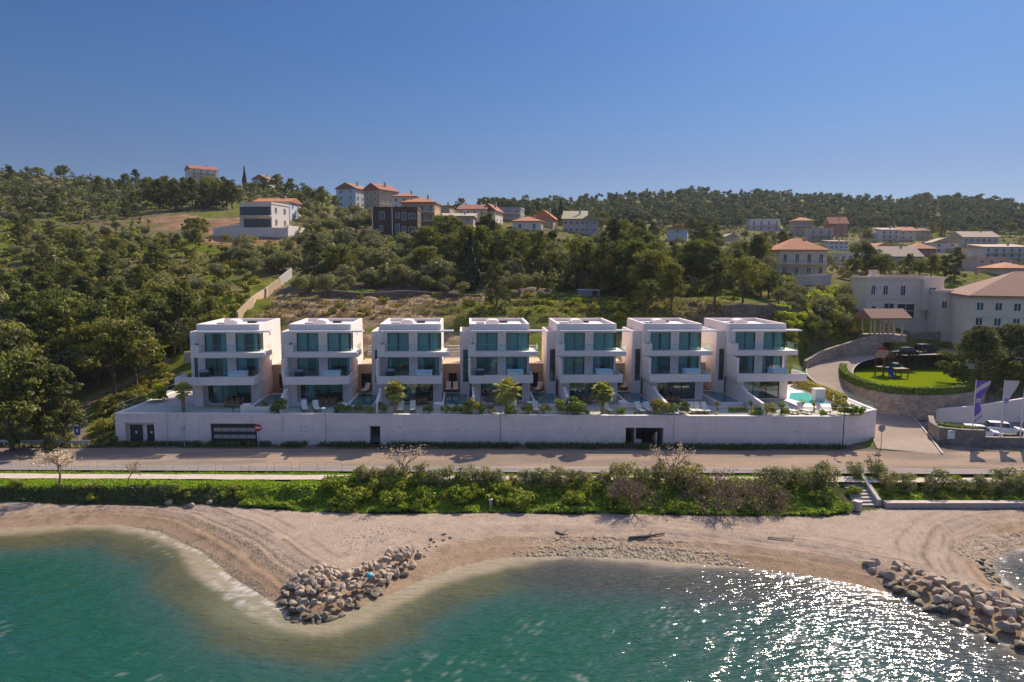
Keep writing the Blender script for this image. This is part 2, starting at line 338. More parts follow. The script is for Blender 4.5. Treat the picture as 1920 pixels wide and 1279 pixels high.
for x, y, z in ((-46, 88, 3.4), (-46, 98, 6.2), (-60, 92, 4.8), (-48, 108, 9.6), (-40, 101, 9.6), (-20, 100, 10), (0, 100, 10), (20, 100, 10), (40, 100, 9.5), (47, 100, 7.5), (-75, 95, 5.5), (-100, 100, 7), (-140, 120, 14),
                (60, 78, 2.2), (75, 80, 2.5), (90, 84, 3.0), (120, 86, 3), (72, 90, 4.0), (90, 95, 5.0), (110, 110, 7), (160, 130, 10),
                (-300, 120, 24), (-260, 300, 72), (-400, 380, 92), (300, 150, 16), (380, 300, 34), (600, 500, 70), (0, 1400, 60), (-700, 1300, 60), (800, 1400, 60), (-260, 600, 70), (0, 800, 78), (300, 900, 80), (600, 900, 80), (-100, 480, 58)):
    cps.append(np.array([x, y, z]))
CPA = np.array(cps)
_P = CPA[:, :2]; _n = len(_P)
_d = np.hypot(_P[:, None, 0]-_P[None, :, 0], _P[:, None, 1]-_P[None, :, 1])
_A = np.zeros((_n+3, _n+3)); _A[:_n, :_n] = _d + np.eye(_n)*(-2.0); _A[:_n, _n] = 1; _A[:_n, _n+1:] = _P/100; _A[_n, :_n] = 1; _A[_n+1:, :_n] = (_P/100).T
_w = np.linalg.solve(_A, np.concatenate([CPA[:, 2], [0, 0, 0]]))
def rbf(x, y):
    x = np.asarray(x, float); sh = x.shape; x = x.ravel(); y = np.asarray(y, float).ravel(); out = np.empty(len(x))
    for i in range(0, len(x), 40000):
        a = x[i:i+40000, None]-_P[None, :, 0]; b = y[i:i+40000, None]-_P[None, :, 1]
        out[i:i+40000] = np.sqrt(a*a+b*b)@_w[:_n] + _w[_n] + (x[i:i+40000]*_w[_n+1]+y[i:i+40000]*_w[_n+2])/100
    return out.reshape(sh)
def inpoly(x, y, P):
    ins = np.zeros(np.shape(x), bool); n = len(P)
    for i in range(n):
        a = P[i]; b = P[(i+1) % n]
        ins ^= ((a[1] > y) != (b[1] > y)) & (x < (b[0]-a[0])*(y-a[1])/((b[1]-a[1]) if abs(b[1]-a[1]) > 1e-9 else 1e-9)+a[0])
    return ins
def pdist(x, y, P, closed=False):
    """distance to a polyline, and the height (third column) at the nearest point"""
    d = np.full(np.shape(x), 1e9); z = np.zeros(np.shape(x)); n = len(P)
    for i in range(n if closed else n-1):
        a = P[i]; b = P[(i+1) % n]; ex, ey = b[0]-a[0], b[1]-a[1]
        t = np.clip(((x-a[0])*ex+(y-a[1])*ey)/(ex*ex+ey*ey+1e-9), 0, 1); q = np.hypot(x-a[0]-t*ex, y-a[1]-t*ey)
        k = q < d; d = np.where(k, q, d)
        if P.shape[1] > 2: z = np.where(k, a[2]+t*(b[2]-a[2]), z)
    return d, z
TERRACE = np.array([[WL[0], WL[1]], [WR[0], WR[1]], [WE[0], WE[1]], [50.2, 88.0], [48.6, 96.8], [WL[0]-0.6, 97.3]])
def height(x, y, fine=True):
    x = np.asarray(x, float); y = np.asarray(y, float)
    s = sdf(x, y); v = vv(x, y)
    yf = np.interp(x, FX, FY); yb = np.interp(x, BX, BY)
    beach = 0.78*(1-np.exp(-np.maximum(s, 0)/2.6))
    nz = fbm(x*0.35, y*0.35, 3, 3)-0.5
    wob = s+1.2*(fbm(x*0.12, y*0.12, 5, 3)-0.5)
    berm = 0.13*np.exp(-((wob-2.6)/0.35)**2)+0.12*np.exp(-((wob-4.6)/0.5)**2)+0.07*np.exp(-((wob-1.2)/0.3)**2)
    beach = beach + np.where(s > 0.3, berm + 0.10*nz, 0.03*nz)
    sea = -0.17*np.maximum(-s, 0); sea = np.maximum(sea, -4.0)
    z = np.where(s > 0, beach, sea)
    tb = sstep(0, 1, (y-yf)/(yb-yf)); z = np.where((y > yf) & (s > 0), beach*(1-tb)+1.85*tb+0.15*nz*tb*(1-tb)*4, z)
    tr = np.clip((y-yb)/2.5, 0, 1); z = np.where(y > yb, 1.85+(ROADZ-0.05-1.85)*tr, z)
    hill = rbf(x, y)
    hn = (fbm(x*0.06, y*0.06, 11, 4)-0.5)*2.4*sstep(4, 40, v) + (fbm(x*0.4, y*0.4, 21, 3)-0.5)*0.5*sstep(3, 14, v) + (fbm(x*0.16, y*0.5, 27, 3)-0.5)*2.6*sstep(26, 31, v)*(1-sstep(60, 75, v))*sstep(-46, -38, x)*(1-sstep(42, 50, x))
    hill = hill + hn
    t = sstep(-0.6, 3.0, v); z = np.where(v > -0.6, z*(1-t)+hill*t, z)
    # upper road, lawn
    d, rz = pdist(x, y, UP_S); k = 1-sstep(3.6, 6.5, d); z = np.where((v > -0.6), z*(1-k)+(rz-0.12)*k, z)
    inl = inpoly(x, y, LAWN); dl, _ = pdist(x, y, LAWN, True)
    z = np.where(inl, LAWNZ-0.06, z)
    k = (1-sstep(0.0, 3.0, dl))*(~inl)*(d > 3.6)*(y < 100); z = np.where(k > 0, np.minimum(z, z*(1-k)+(rz)*k), z)
    # forecourt by the flags
    fc = (x > 57) & (v > -0.6) & (y < 92); z = np.where(fc, np.minimum(z, 2.15+0.12*np.maximum(v-8, 0)), z)
    it = inpoly(x, y, TERRACE); z = np.where(it & (y < 96.0), np.minimum(z, 1.9), z)
    return z
def cast(us, vs, t0=30.0, t1=1300.0, n=420):
    """where the rays of photo pixels meet the ground"""
    us = np.atleast_1d(us).astype(float); vs = np.atleast_1d(vs).astype(float)
    D = np.array([ray(u, v)/ray(u, v)[1] for u, v in zip(us, vs)])
    tt = np.geomspace(t0, t1, n); X = D[:, 0:1]*tt; Y = D[:, 1:2]*tt; Z = CZ+D[:, 2:3]*tt
    below = Z < height(X, Y); i = np.where(below.any(1), below.argmax(1), n-1); i = np.maximum(i, 1)
    r = np.arange(len(us)); lo = tt[i-1]; hi = tt[i]
    for _ in range(8):
        m = (lo+hi)/2; b = CZ+D[:, 2]*m < height(D[:, 0]*m, D[:, 1]*m); hi = np.where(b, m, hi); lo = np.where(b, lo, m)
    m = hi; P = np.stack([D[:, 0]*m, D[:, 1]*m, height(D[:, 0]*m, D[:, 1]*m)], 1)
    return P, below.any(1)

# ------------------------------------------------------------------ ground sheet (one fan of quads, split by what covers it)
na, nr = 600, 640
ang = np.radians(np.linspace(-58, 60, na)); rr = np.geomspace(31, 1500, nr)
A, Rr = np.meshgrid(ang, rr); GX = np.sin(A)*Rr; GY = np.cos(A)*Rr
GZ = height(GX, GY); GS = sdf(GX, GY); GV = vv(GX, GY)
def lerp(a, b, t): return a*(1-t[..., None])+b*t[..., None]
def C3(*c): return np.array(c, float)
GYF = np.interp(GX, FX, FY); GYB = np.interp(GX, BX, BY)
n1 = fbm(GX*0.5, GY*0.5, 31, 4); n2 = fbm(GX*0.08, GY*0.08, 41, 4); n3 = fbm(GX*2.5, GY*2.5, 51, 2); n4 = fbm(GX*0.02, GY*0.02, 61, 3)
# beach
col = np.empty(GX.shape+(3,)); col[:] = C3(0.405, 0.31, 0.23)
col = lerp(col, C3(0.38, 0.30, 0.235)*np.ones_like(col), sstep(0.45, 0.7, n1)*0.6)
wob = GS+1.6*(fbm(GX*0.12, GY*0.12, 5, 3)-0.5)
wet = 1-sstep(1.2, 3.6, wob+0.8*(n1-0.5)); col = lerp(col, C3(0.34, 0.225, 0.13)*np.ones_like(col), wet*0.75)
for c, w_, a_ in ((1.0, 0.10, 0.6), (1.7, 0.16, 0.8), (2.5, 0.10, 0.7), (3.1, 0.20, 0.9), (3.8, 0.12, 0.8), (4.8, 0.22, 0.9), (5.5, 0.10, 0.5), (6.6, 0.14, 0.6)):
    br = sstep(0.26, 0.42, fbm(GX*0.4+7*c, GY*0.4, 71, 3))*(0.55+0.9*(n3-0.2))
    reach = np.where((GX < -9), 1.0, np.where(GX > 14, 0.8, 0.35))
    col = lerp(col, C3(0.13, 0.095, 0.07)*np.ones_like(col), np.exp(-((wob-c)/w_)**2)*a_*br*reach)
col = lerp(col, C3(0.20, 0.16, 0.09)*np.ones_like(col), sstep(0.66, 0.74, n3)*0.5*(1-sstep(1, 9, wob)))
sub = sstep(0.0, 1.0, -GS); col = lerp(col, C3(0.24, 0.21, 0.13)*np.ones_like(col), sub)
# bank and grass strip
grass = lerp(C3(0.085, 0.13, 0.018)*np.ones_like(col), C3(0.15, 0.19, 0.03)*np.ones_like(col), sstep(0.35, 0.65, n1))
bank = lerp(C3(0.05, 0.065, 0.02)*np.ones_like(col), C3(0.11, 0.10, 0.05)*np.ones_like(col), sstep(0.4, 0.7, n1))
edge = 0.25*(n1-0.5)
inb = (GY > GYF-0.3+edge*2) & (GS > 0); col = np.where(inb[..., None], bank, col)
ing = (GY > GYB-0.5+edge*2) & (GS > 0); col = np.where(ing[..., None], grass, col)
# hillside: dry grass, fresh grass, bare earth, dark scrub
dry = lerp(C3(0.15, 0.14, 0.05)*np.ones_like(col), C3(0.20, 0.165, 0.09)*np.ones_like(col), n1)
fresh = lerp(C3(0.10, 0.13, 0.02)*np.ones_like(col), C3(0.19, 0.20, 0.03)*np.ones_like(col), n1)
dirt = lerp(C3(0.37, 0.265, 0.165)*np.ones_like(col), C3(0.22, 0.15, 0.085)*np.ones_like(col), sstep(0.3, 0.7, n1))
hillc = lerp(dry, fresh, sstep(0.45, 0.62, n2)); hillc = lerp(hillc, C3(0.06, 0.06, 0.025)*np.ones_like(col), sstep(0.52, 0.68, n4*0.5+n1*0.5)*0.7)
hm = (GV > -0.8); col = np.where(hm[..., None], hillc, col)
def blot(px, py, D, rx, ry, c, a=1.0, soft=0.5):
    global col
    p = atY(px, py, D); q = np.hypot((GX-p[0])/rx, (GY-p[1])/ry)+0.9*(n2-0.5)+0.5*(n1-0.5)
    k = (1-sstep(1-soft, 1, q))*a*hm
    col = lerp(col, c if c.ndim > 1 else c*np.ones_like(col), k)
FRESH2 = lerp(C3(0.16, 0.20, 0.02)*np.ones_like(col), C3(0.22, 0.24, 0.03)*np.ones_like(col), n1)
for px, py, D, rx, ry in ((600, 585, 114, 15, 12), (700, 572, 120, 22, 11), (800, 565, 124, 18, 9), (980, 566, 122, 12, 6), (545, 622, 102, 7, 5), (690, 622, 102, 7, 5), (845, 622, 102, 7, 5), (560, 560, 128, 8, 8), (880, 570, 122, 12, 7), (760, 585, 112, 14, 7)): blot(px, py, D, rx, ry, dirt, 0.9)
for px, py, D, rx, ry in ((960, 578, 117, 16, 7), (1080, 570, 122, 16, 10), (1160, 580, 116, 10, 8), (1100, 590, 110, 14, 5)): blot(px, py, D, rx, ry, fresh, 0.8)
ODIRT = lerp(C3(0.36, 0.215, 0.12)*np.ones_like(col), C3(0.26, 0.16, 0.09)*np.ones_like(col), sstep(0.3, 0.7, n1))
for px, py, D, rx, ry in ((470, 445, 205, 14, 8), (465, 452, 197, 20, 9), (380, 425, 222, 16, 9), (400, 418, 232, 16, 10), (520, 440, 208, 8, 7), (330, 412, 246, 12, 8), (440, 433, 214, 13, 8)): blot(px, py, D, rx, ry, ODIRT, 1.0, 0.3)
for px, py, D, rx, ry in ((500, 548, 142, 4, 14), (430, 590, 122, 5, 10), (760, 448, 196, 14, 8), (1530, 556, 135, 14, 7), (1620, 635, 116, 8, 4), (1590, 605, 119, 8, 4), (430, 500, 165, 4, 20), (330, 660, 108, 6, 6)): blot(px, py, D, rx, ry, FRESH2, 0.9)
GEARTH = lerp(C3(0.16, 0.12, 0.10)*np.ones_like(col), C3(0.23, 0.18, 0.15)*np.ones_like(col), n1)
for px, py, D, rx, ry in ((640, 540, 138, 16, 4), (800, 543, 136, 20, 4), (960, 546, 134, 12, 4)): blot(px, py, D, rx, ry, GEARTH, 0.9)
# footpath up the left slope and beside the terrace
PATH = np.array([atZ(u, v, z)[:2] for u, v, z in ((150, 838, 2.4), (150, 800, 3.2), (147, 772, 4.0), (175, 745, 5.0), (230, 720, 6.2), (275, 703, 7.0), (310, 692, 7.6))])
PATH = smooth_line(np.c_[PATH, np.zeros(len(PATH))], 6)[:, :2]
dp, _ = pdist(GX, GY, PATH); kp = (1-sstep(0.5, 1.3, dp+0.8*(n1-0.5)))*hm
col = lerp(col, lerp(C3(0.38, 0.29, 0.19)*np.ones_like(col), C3(0.27, 0.2, 0.12)*np.ones_like(col), n1), kp)
k = (1-sstep(1.0, 3.5, dp+1.5*(n1-0.5)))*hm*(1-kp); col = lerp(col, fresh, k*0.8)
verge = (GV > -1.9) & (GV < 1.0); col = np.where(verge[..., None], lerp(C3(0.10, 0.105, 0.04)*np.ones_like(col), C3(0.2, 0.16, 0.12)*np.ones_like(col), sstep(0.4, 0.6, n1)), col)
fcm = (GX > 56) & (GV > -0.8) & (GY < 92); col = np.where(fcm[..., None], C3(0.32, 0.27, 0.22), col)
gi = np.arange(na*nr).reshape(nr, na)
Q = np.stack([gi[:-1, :-1], gi[:-1, 1:], gi[1:, 1:], gi[1:, :-1]], -1).reshape(-1, 4)[:, ::-1]
GVt = np.stack([GX, GY, GZ], -1).reshape(-1, 3); GC = col.reshape(-1, 3)
qm = Q[:, 0]; fy = GYF.ravel()[qm]; fs = GS.ravel()[qm]; fyy = GY.ravel()[qm]; fv = GV.ravel()[qm]
zone = np.where(fs < -0.8, 0, np.where(fyy < fy-0.3, 1, np.where(fv < -0.7, 2, 3)))
colmat('seabed_mat'); colmat('beach_mat', detail=((22.0, 0.5), (5.0, 0.3), (0.8, 0.2)), bump=0.9, bscale=7.0, bdist=0.15)
colmat('bank_mat', detail=((18.0, 0.5), (3.0, 0.35)), bump=1.0, bscale=10.0); colmat('hill_mat', detail=((6.0, 0.5), (1.2, 0.4), (0.3, 0.25)), bump=1.0, bscale=2.5, bdist=0.5)
for zi, (nm, mt) in enumerate((('seabed', 'seabed_mat'), ('beach', 'beach_mat'), ('grass_strip', 'bank_mat'), ('hillside', 'hill_mat'))):
    q = Q[zone == zi]; u, inv = np.unique(q, return_inverse=True)
    tag(mesh_np(nm, GVt[u], inv.reshape(-1, 4), MATS[mt], smooth=True, cols=GC[u]), kind='structure')

# ------------------------------------------------------------------ the sea
xs = np.arange(-75, 92, 0.28); ys = np.arange(22, 69, 0.28); WX, WY = np.meshgrid(xs, ys)
WS = -sdf(WX, WY)                                     # metres out from the shore
wn = fbm(WX*0.25, WY*0.25, 81, 4); wn2 = fbm(WX*0.08, WY*0.08, 91, 3)
amp = np.clip(WS/8, 0.05, 1)
rx = WX*0.82+WY*0.57; ry = -WX*0.57+WY*0.82
WZ = amp*(0.022*np.sin(ry*2.6+4*wn)+0.085*(fbm(ry*1.5, rx*0.5, 101, 3)-0.5)+0.07*(fbm(ry*3.0, rx*1.1, 111, 2)-0.5))
edgef = np.minimum.reduce([(WX-xs[0])/6, (xs[-1]-WX)/6, (WY-ys[0])/4, np.ones_like(WX)]); WZ *= np.clip(edgef, 0, 1)
d_ = WS+2.2*(wn-0.5)+1.5*(wn2-0.5)
wc = np.empty(WX.shape+(3,)); wc[:] = C3(0.30, 0.245, 0.15)
one = np.ones_like(wc)
wc = lerp(wc, C3(0.085, 0.085, 0.034)*one, sstep(0.8, 2.2, d_)); wc = lerp(wc, C3(0.05, 0.062, 0.028)*one, sstep(2.2, 3.6, d_)*(0.45+0.45*sstep(0.4, 0.6, wn)))
wc = lerp(wc, C3(0.028, 0.075, 0.055)*one, sstep(3.6, 6.2, d_)); wc = lerp(wc, C3(0.008, 0.068, 0.037)*one, sstep(4.6, 9.0, d_))
wc = lerp(wc, C3(0.010, 0.055, 0.050)*one, sstep(0.5, 0.7, wn2)*0.5*sstep(10, 16, d_))
wc = lerp(wc, C3(0.022, 0.045, 0.036)*one, 0.7*sstep(4, 26, WX)*sstep(3, 8, d_)); rk = sstep(2, 7, WX); wc = lerp(wc, C3(0.03, 0.035, 0.03)*one, rk*sstep(0.0, 1.0, d_)*(1-sstep(4, 9, d_))*0.75)
# murky plume round the rock spit
plume = np.exp(-((WX+12.5)/7)**2-((WY-44)/2.6)**2); wc = lerp(wc, C3(0.19, 0.185, 0.10)*one, np.clip(plume*0.9*(0.3+wn), 0, 0.55)*(1-sstep(2.5, 5, WS)))
# foam where the wavelets break, and a few whitecaps
fn_ = fbm(WX*2.6, WY*2.6, 121, 3); fo = np.exp(-((WS-0.35-1.0*(wn-0.5))/0.17)**2)*sstep(0.46, 0.56, fn_)*np.where(WX < -10, sstep(-32, -24, WX), np.where(WX > 22, 0.8, 0.2))+0.4*np.exp(-((WS-1.5-1.6*(wn-0.5))/0.16)**2)*sstep(0.5, 0.6, fn_)*(WX < -10)*sstep(-30, -24, WX)
fo = fo + np.exp(-((WX+15)/3.2)**2-((WY-47.5)/3.2)**2)*sstep(0.50, 0.62, fbm(WX*2.2, WY*2.2, 131, 4))*(WS < 2.0)*0.7
cap = sstep(0.74, 0.80, fbm(ry*0.55, rx*1.5, 141, 3))*sstep(0.45, 0.6, fbm(WX*0.2, WY*0.2, 151, 2))*sstep(8, 12, WS)*0.2
sx_ = WX*0.5+WY*0.866; sy_2 = -WX*0.866+WY*0.5; cap = cap+0.20*sstep(0.70, 0.78, fbm(sx_*1.5, sy_2*6.0, 161, 2))*sstep(0.42, 0.6, fbm(WX*0.12, WY*0.12, 171, 2))*sstep(6, 10, WS)
wc = lerp(wc, C3(0.62, 0.58, 0.52)*one, np.clip(0.75*fo+cap, 0, 0.85))
gi = np.arange(WX.size).reshape(WX.shape); Q = np.stack([gi[:-1, :-1], gi[:-1, 1:], gi[1:, 1:], gi[1:, :-1]], -1).reshape(-1, 4)
Q = Q[(WS.ravel()[Q].max(1) > -0.6)]
V0 = np.stack([WX, WY, WZ], -1).reshape(-1, 3); C0 = wc.reshape(-1, 3)
x0, x1, y0, y1 = xs[0], xs[-1], ys[0], ys[-1]
ob = np.array([[-1500, -1500, 0], [1500, -1500, 0], [1500, y0, 0], [x1, y0, 0], [x0, y0, 0], [-1500, y0, 0], [-1500, 66, 0], [x0, 66, 0], [x1, 66, 0], [1500, 66, 0]], float)
nb = len(V0); OQ = np.array([[0, 1, 2, 5], [5, 4, 7, 6], [3, 2, 9, 8]])+nb
Vall = np.vstack([V0, ob]); Call = np.vstack([C0, np.tile(C3(0.008, 0.075, 0.07), (len(ob), 1))])
m = bpy.data.materials.new('sea_water'); m.use_nodes = True; t = m.node_tree; L = t.links.new; b = t.nodes['Principled BSDF']
at = N(t, 'ShaderNodeVertexColor'); at.layer_name = 'Col'; L(at.outputs[0], b.inputs['Base Color'])
b.inputs['Roughness'].default_value = 0.085; b.inputs['IOR'].default_value = 1.33; b.inputs['Specular IOR Level'].default_value = 0.6
tc = N(t, 'ShaderNodeTexCoord'); mp = N(t, 'ShaderNodeMapping'); mp.inputs['Rotation'].default_value = (0, 0, math.radians(18)); mp.inputs['Scale'].default_value = (0.5, 1.5, 1); L(tc.outputs['Object'], mp.inputs[0])
nrm = None
for sc, dist, stg in ((1.7, 0.20, 0.85), (4.6, 0.032, 0.8)):
    no = N(t, 'ShaderNodeTexNoise'); no.inputs['Scale'].default_value = sc; no.inputs['Detail'].default_value = 2; no.inputs['Roughness'].default_value = 0.5; L(mp.outputs[0], no.inputs['Vector'])
    bp = N(t, 'ShaderNodeBump'); bp.inputs['Strength'].default_value = stg; bp.inputs['Distance'].default_value = dist; L(no.outputs[0], bp.inputs['Height'])
    if nrm: L(nrm, bp.inputs['Normal'])
    nrm = bp.outputs[0]
L(nrm, b.inputs['Normal']); MATS['sea_water'] = m
tag(mesh_np('sea', Vall, np.vstack([Q, OQ]), m, smooth=True, cols=Call), kind='structure')

# ------------------------------------------------------------------ roads, pavement, footpath, kerbs
colmat('asphalt', detail=((30.0, 0.25), (2.0, 0.12), (0.35, 0.12)), bump=0.25, bscale=40, bdist=0.02)
pmat('concrete', (0.42, 0.38, 0.33), 0.9, 0.18, 1.2, bump=0.2)
pmat('kerb_stone', (0.45, 0.41, 0.36), 0.9, 0.15, 2.0)
pmat('white_paint', (0.72, 0.70, 0.66), 0.6, 0.12, 3.0)
pmat('dust_path', (0.50, 0.41, 0.33), 0.95, 0.15, 1.5, bump=0.3)
def strip(name, xs_, vlo, vhi, z, mat, nv=6, c=None, jag=0):
    V = []; Qd = []; C = []
    for i, x in enumerate(xs_):
        for j in range(nv):
            f = j/(nv-1); v = vlo+(vhi-vlo)*f
            if jag and j in (0, nv-1): v += jag*(float(fbm(np.array(x*0.6), np.array(j*9.1), 5, 3))-0.5)
            V.append((x, float(wally(x))+v, z))
    nx = len(xs_)
    for i in range(nx-1):
        for j in range(nv-1): a = i*nv+j; Qd.append((a, a+nv, a+nv+1, a+1))
    V = np.array(V); cols = None
    if c is not None:
        k = fbm(V[:, 0]*0.12, V[:, 1]*0.5, 7, 3); cols = lerp(np.tile(C3(*c[0]), (len(V), 1)), np.tile(C3(*c[1]), (len(V), 1)), sstep(0.4, 0.6, k))
    return tag(mesh_np(name, V, Qd, mat, cols=cols), kind='structure')
rx_ = np.arange(-150, 135, 1.0)
strip('road', rx_, -9.0, -1.9, ROADZ+0.01, MATS['asphalt'], 12, ((0.305, 0.225, 0.158), (0.225, 0.175, 0.132)))
strip('pavement', rx_, -10.55, -9.0, ROADZ+0.11, MATS['asphalt'], 4, ((0.235, 0.205, 0.185), (0.27, 0.23, 0.20)))
mbk = MB()
for i in range(len(rx_)-1):
    xa, xb = rx_[i], rx_[i+1]; ya, yb_ = float(wally(xa)), float(wally(xb))
    mbk.add([(xa, ya-9.0, ROADZ-0.05), (xb, yb_-9.0, ROADZ-0.05), (xb, yb_-9.0, ROADZ+0.13), (xa, ya-9.0, ROADZ+0.13), (xa, ya-9.14, ROADZ+0.13), (xb, yb_-9.14, ROADZ+0.13)], [(1, 0, 3, 2), (3, 4, 5, 2)])
tag(mbk.build('kerb', MATS['kerb_stone']), kind='structure')
strip('footpath', rx_, -12.9, -11.4, ROADZ-0.005, MATS['dust_path'], 4, None, 0.35)
# upper road
def ribbon(name, P, wl, wr, dz, mat, c=None, nv=8):
    V = []; Qd = []
    for i, p in enumerate(P):
        a = P[max(i-1, 0)]; b_ = P[min(i+1, len(P)-1)]; d = np.array([b_[0]-a[0], b_[1]-a[1]]); d /= np.hypot(*d)+1e-9; nrm = np.array([-d[1], d[0]])
        for j in range(nv):
            w = wl+(wr-wl)*j/(nv-1); V.append((p[0]+nrm[0]*w, p[1]+nrm[1]*w, p[2]+dz))
    for i in range(len(P)-1):
        for j in range(nv-1): q = i*nv+j; Qd.append((q, q+1, q+nv+1, q+nv))
    V = np.array(V); cols = None
    if c is not None:
        k = fbm(V[:, 0]*0.2, V[:, 1]*0.2, 7, 3); cols = lerp(np.tile(C3(*c[0]), (len(V), 1)), np.tile(C3(*c[1]), (len(V), 1)), sstep(0.4, 0.6, k))
    return tag(mesh_np(name, V, np.array(Qd)[:, ::-1], mat, cols=cols), kind='structure')
UPR = UP_S.copy(); UPR[:, 2] += 0.0
ribbon('side_road', UPR, -3.4, 3.0, 0.02, MATS['asphalt'], ((0.36, 0.28, 0.215), (0.31, 0.245, 0.19)))
# ------------------------------------------------------------------ terrace and its long white wall
pmat('white_render', (0.82, 0.715, 0.655), 0.85, 0.05, 0.8, bump=0.05, bscale=20)
pmat('wall_render', (0.82, 0.715, 0.67), 0.88, 0.09, 0.5, bump=0.06, bscale=18)
def stained(name):
    m = MATS[name]; t = m.node_tree; L = t.links.new; b = t.nodes['Principled BSDF']; src = b.inputs['Base Color'].links[0].from_socket
    tc = N(t, 'ShaderNodeTexCoord'); mp = N(t, 'ShaderNodeMapping'); mp.inputs['Scale'].default_value = (0.9, 0.9, 0.10); L(tc.outputs['Object'], mp.inputs[0])
    no = N(t, 'ShaderNodeTexNoise'); no.inputs['Scale'].default_value = 1.3; no.inputs['Detail'].default_value = 8; no.inputs['Roughness'].default_value = 0.75; L(mp.outputs[0], no.inputs['Vector'])
    mr = N(t, 'ShaderNodeMapRange'); mr.inputs[1].default_value = 0.52; mr.inputs[2].default_value = 0.75; mr.inputs[4].default_value = 0.5; L(no.outputs[0], mr.inputs[0])
    sx = N(t, 'ShaderNodeSeparateXYZ'); L(tc.outputs['Object'], sx.inputs[0]); n2 = N(t, 'ShaderNodeTexNoise'); n2.inputs['Scale'].default_value = 0.8; n2.inputs['Detail'].default_value = 6; L(tc.outputs['Object'], n2.inputs['Vector'])
    ad = N(t, 'ShaderNodeMath', operation='MULTIPLY_ADD'); ad.inputs[1].default_value = -2.4; L(n2.outputs[0], ad.inputs[0]); L(sx.outputs['Z'], ad.inputs[2])
    m2 = N(t, 'ShaderNodeMapRange'); m2.inputs[1].default_value = -1.0; m2.inputs[2].default_value = 0.2; m2.inputs[3].default_value = 0.45; m2.inputs[4].default_value = 0.0; L(ad.outputs[0], m2.inputs[0])
    mx = N(t, 'ShaderNodeMath', operation='MAXIMUM'); L(mr.outputs[0], mx.inputs[0]); L(m2.outputs[0], mx.inputs[1])
    mc = N(t, 'ShaderNodeMix', data_type='RGBA'); mc.inputs[7].default_value = (0.46, 0.41, 0.34, 1); L(mx.outputs[0], mc.inputs[0]); L(src, mc.inputs[6]); L(mc.outputs[2], b.inputs['Base Color'])
stained('wall_render')
pmat('paving', (0.46, 0.41, 0.36), 0.8, 0.10, 1.5)
pmat('gravel_bed', (0.55, 0.46, 0.36), 0.95, 0.2, 4.0, bump=0.3)
pmat('dark_metal', (0.030, 0.035, 0.042), 0.45, 0.2, 5, spec=0.5)
pmat('frame_metal', (0.022, 0.030, 0.034), 0.4, 0.2, 5, spec=0.5)
pmat('grey_metal', (0.33, 0.34, 0.35), 0.45, 0.1, 5, metal=0.4)
pmat('white_metal', (0.72, 0.72, 0.70), 0.4, 0.06, 5)
pmat('interior', (0.30, 0.31, 0.30), 0.9, 0.3, 1.0)
pmat('curtain', (0.72, 0.74, 0.70), 0.9, 0.05, 3)
pmat('tan_stone', (0.50, 0.365, 0.235), 0.85, 0.12, 1.2, bump=0.1, stretch=(1, 1, 3))
pmat('teak', (0.26, 0.15, 0.08), 0.6, 0.25, 3, stretch=(1, 8, 8))
pmat('sling', (0.72, 0.66, 0.56), 0.8, 0.08, 5)
pmat('panel_light', (0.40, 0.38, 0.33), 0.5, 0.1, 3)
pmat('stain', (0.42, 0.40, 0.33), 0.9, 0.2, 2)
glassmat('pane_glass', (0.46, 0.68, 0.70), 0.10, 0.02, 0.9)
glassmat('rail_glass', (0.95, 0.99, 0.98), 0.0, 0.02, 0.99)
m = glassmat('far_glass', (0.25, 0.4, 0.45), 0.2, 0.05, 0.5)
def watermat(name, c, rough=0.05, sc=3.0, st=0.15):
    m = bpy.data.materials.new(name); m.use_nodes = True; t = m.node_tree; L = t.links.new; b = t.nodes['Principled BSDF']
    tc = N(t, 'ShaderNodeTexCoord'); no = N(t, 'ShaderNodeTexNoise'); no.inputs['Scale'].default_value = sc; L(tc.outputs['Object'], no.inputs['Vector'])
    bp = N(t, 'ShaderNodeBump'); bp.inputs['Strength'].default_value = st; bp.inputs['Distance'].default_value = 0.05; L(no.outputs[0], bp.inputs['Height']); L(bp.outputs[0], b.inputs['Normal'])
    mx = N(t, 'ShaderNodeMix', data_type='RGBA'); mx.inputs[6].default_value = (*[q*0.8 for q in c], 1); mx.inputs[7].default_value = (*[min(q*1.2, 1) for q in c], 1); L(no.outputs[0], mx.inputs[0]); L(mx.outputs[2], b.inputs['Base Color'])
    b.inputs['Roughness'].default_value = rough; b.inputs['IOR'].default_value = 1.33; MATS[name] = m; return m
watermat('pool_water', (0.03, 0.17, 0.18)); watermat('pool_water_bright', (0.10, 0.48, 0.44))

tm = MB(); tm.prism([(p[0], p[1]) for p in [TERRACE[0]+[0.45, 0.62], TERRACE[1]+[0, 0.62], TERRACE[2]+[-0.6, 0.25], TERRACE[3]+[-.3, 0], TERRACE[4]+[-.3, 0], TERRACE[5]+[.45, 0]]], TERZ-0.35, TERZ)
tag(tm.build('terrace', MATS['paving']), kind='structure')
gx = np.arange(WL[0]+9.5, WR[0]+3, 0.5); V = []; Qd = []
for i, x in enumerate(gx):
    y0 = float(wally(x))+0.66; y1 = min(80.0, y0+2.3+1.0*float(fbm(np.array(x*0.4), np.array(3.3), 8, 3)))
    V += [(x, y0, TERZ+0.006), (x, y1, TERZ+0.006)]
    if i: a = 2*i; Qd.append((a-2, a, a+1, a-1))
tag(mesh_np('gravel_bed', V, Qd, MATS['gravel_bed']), kind='structure')

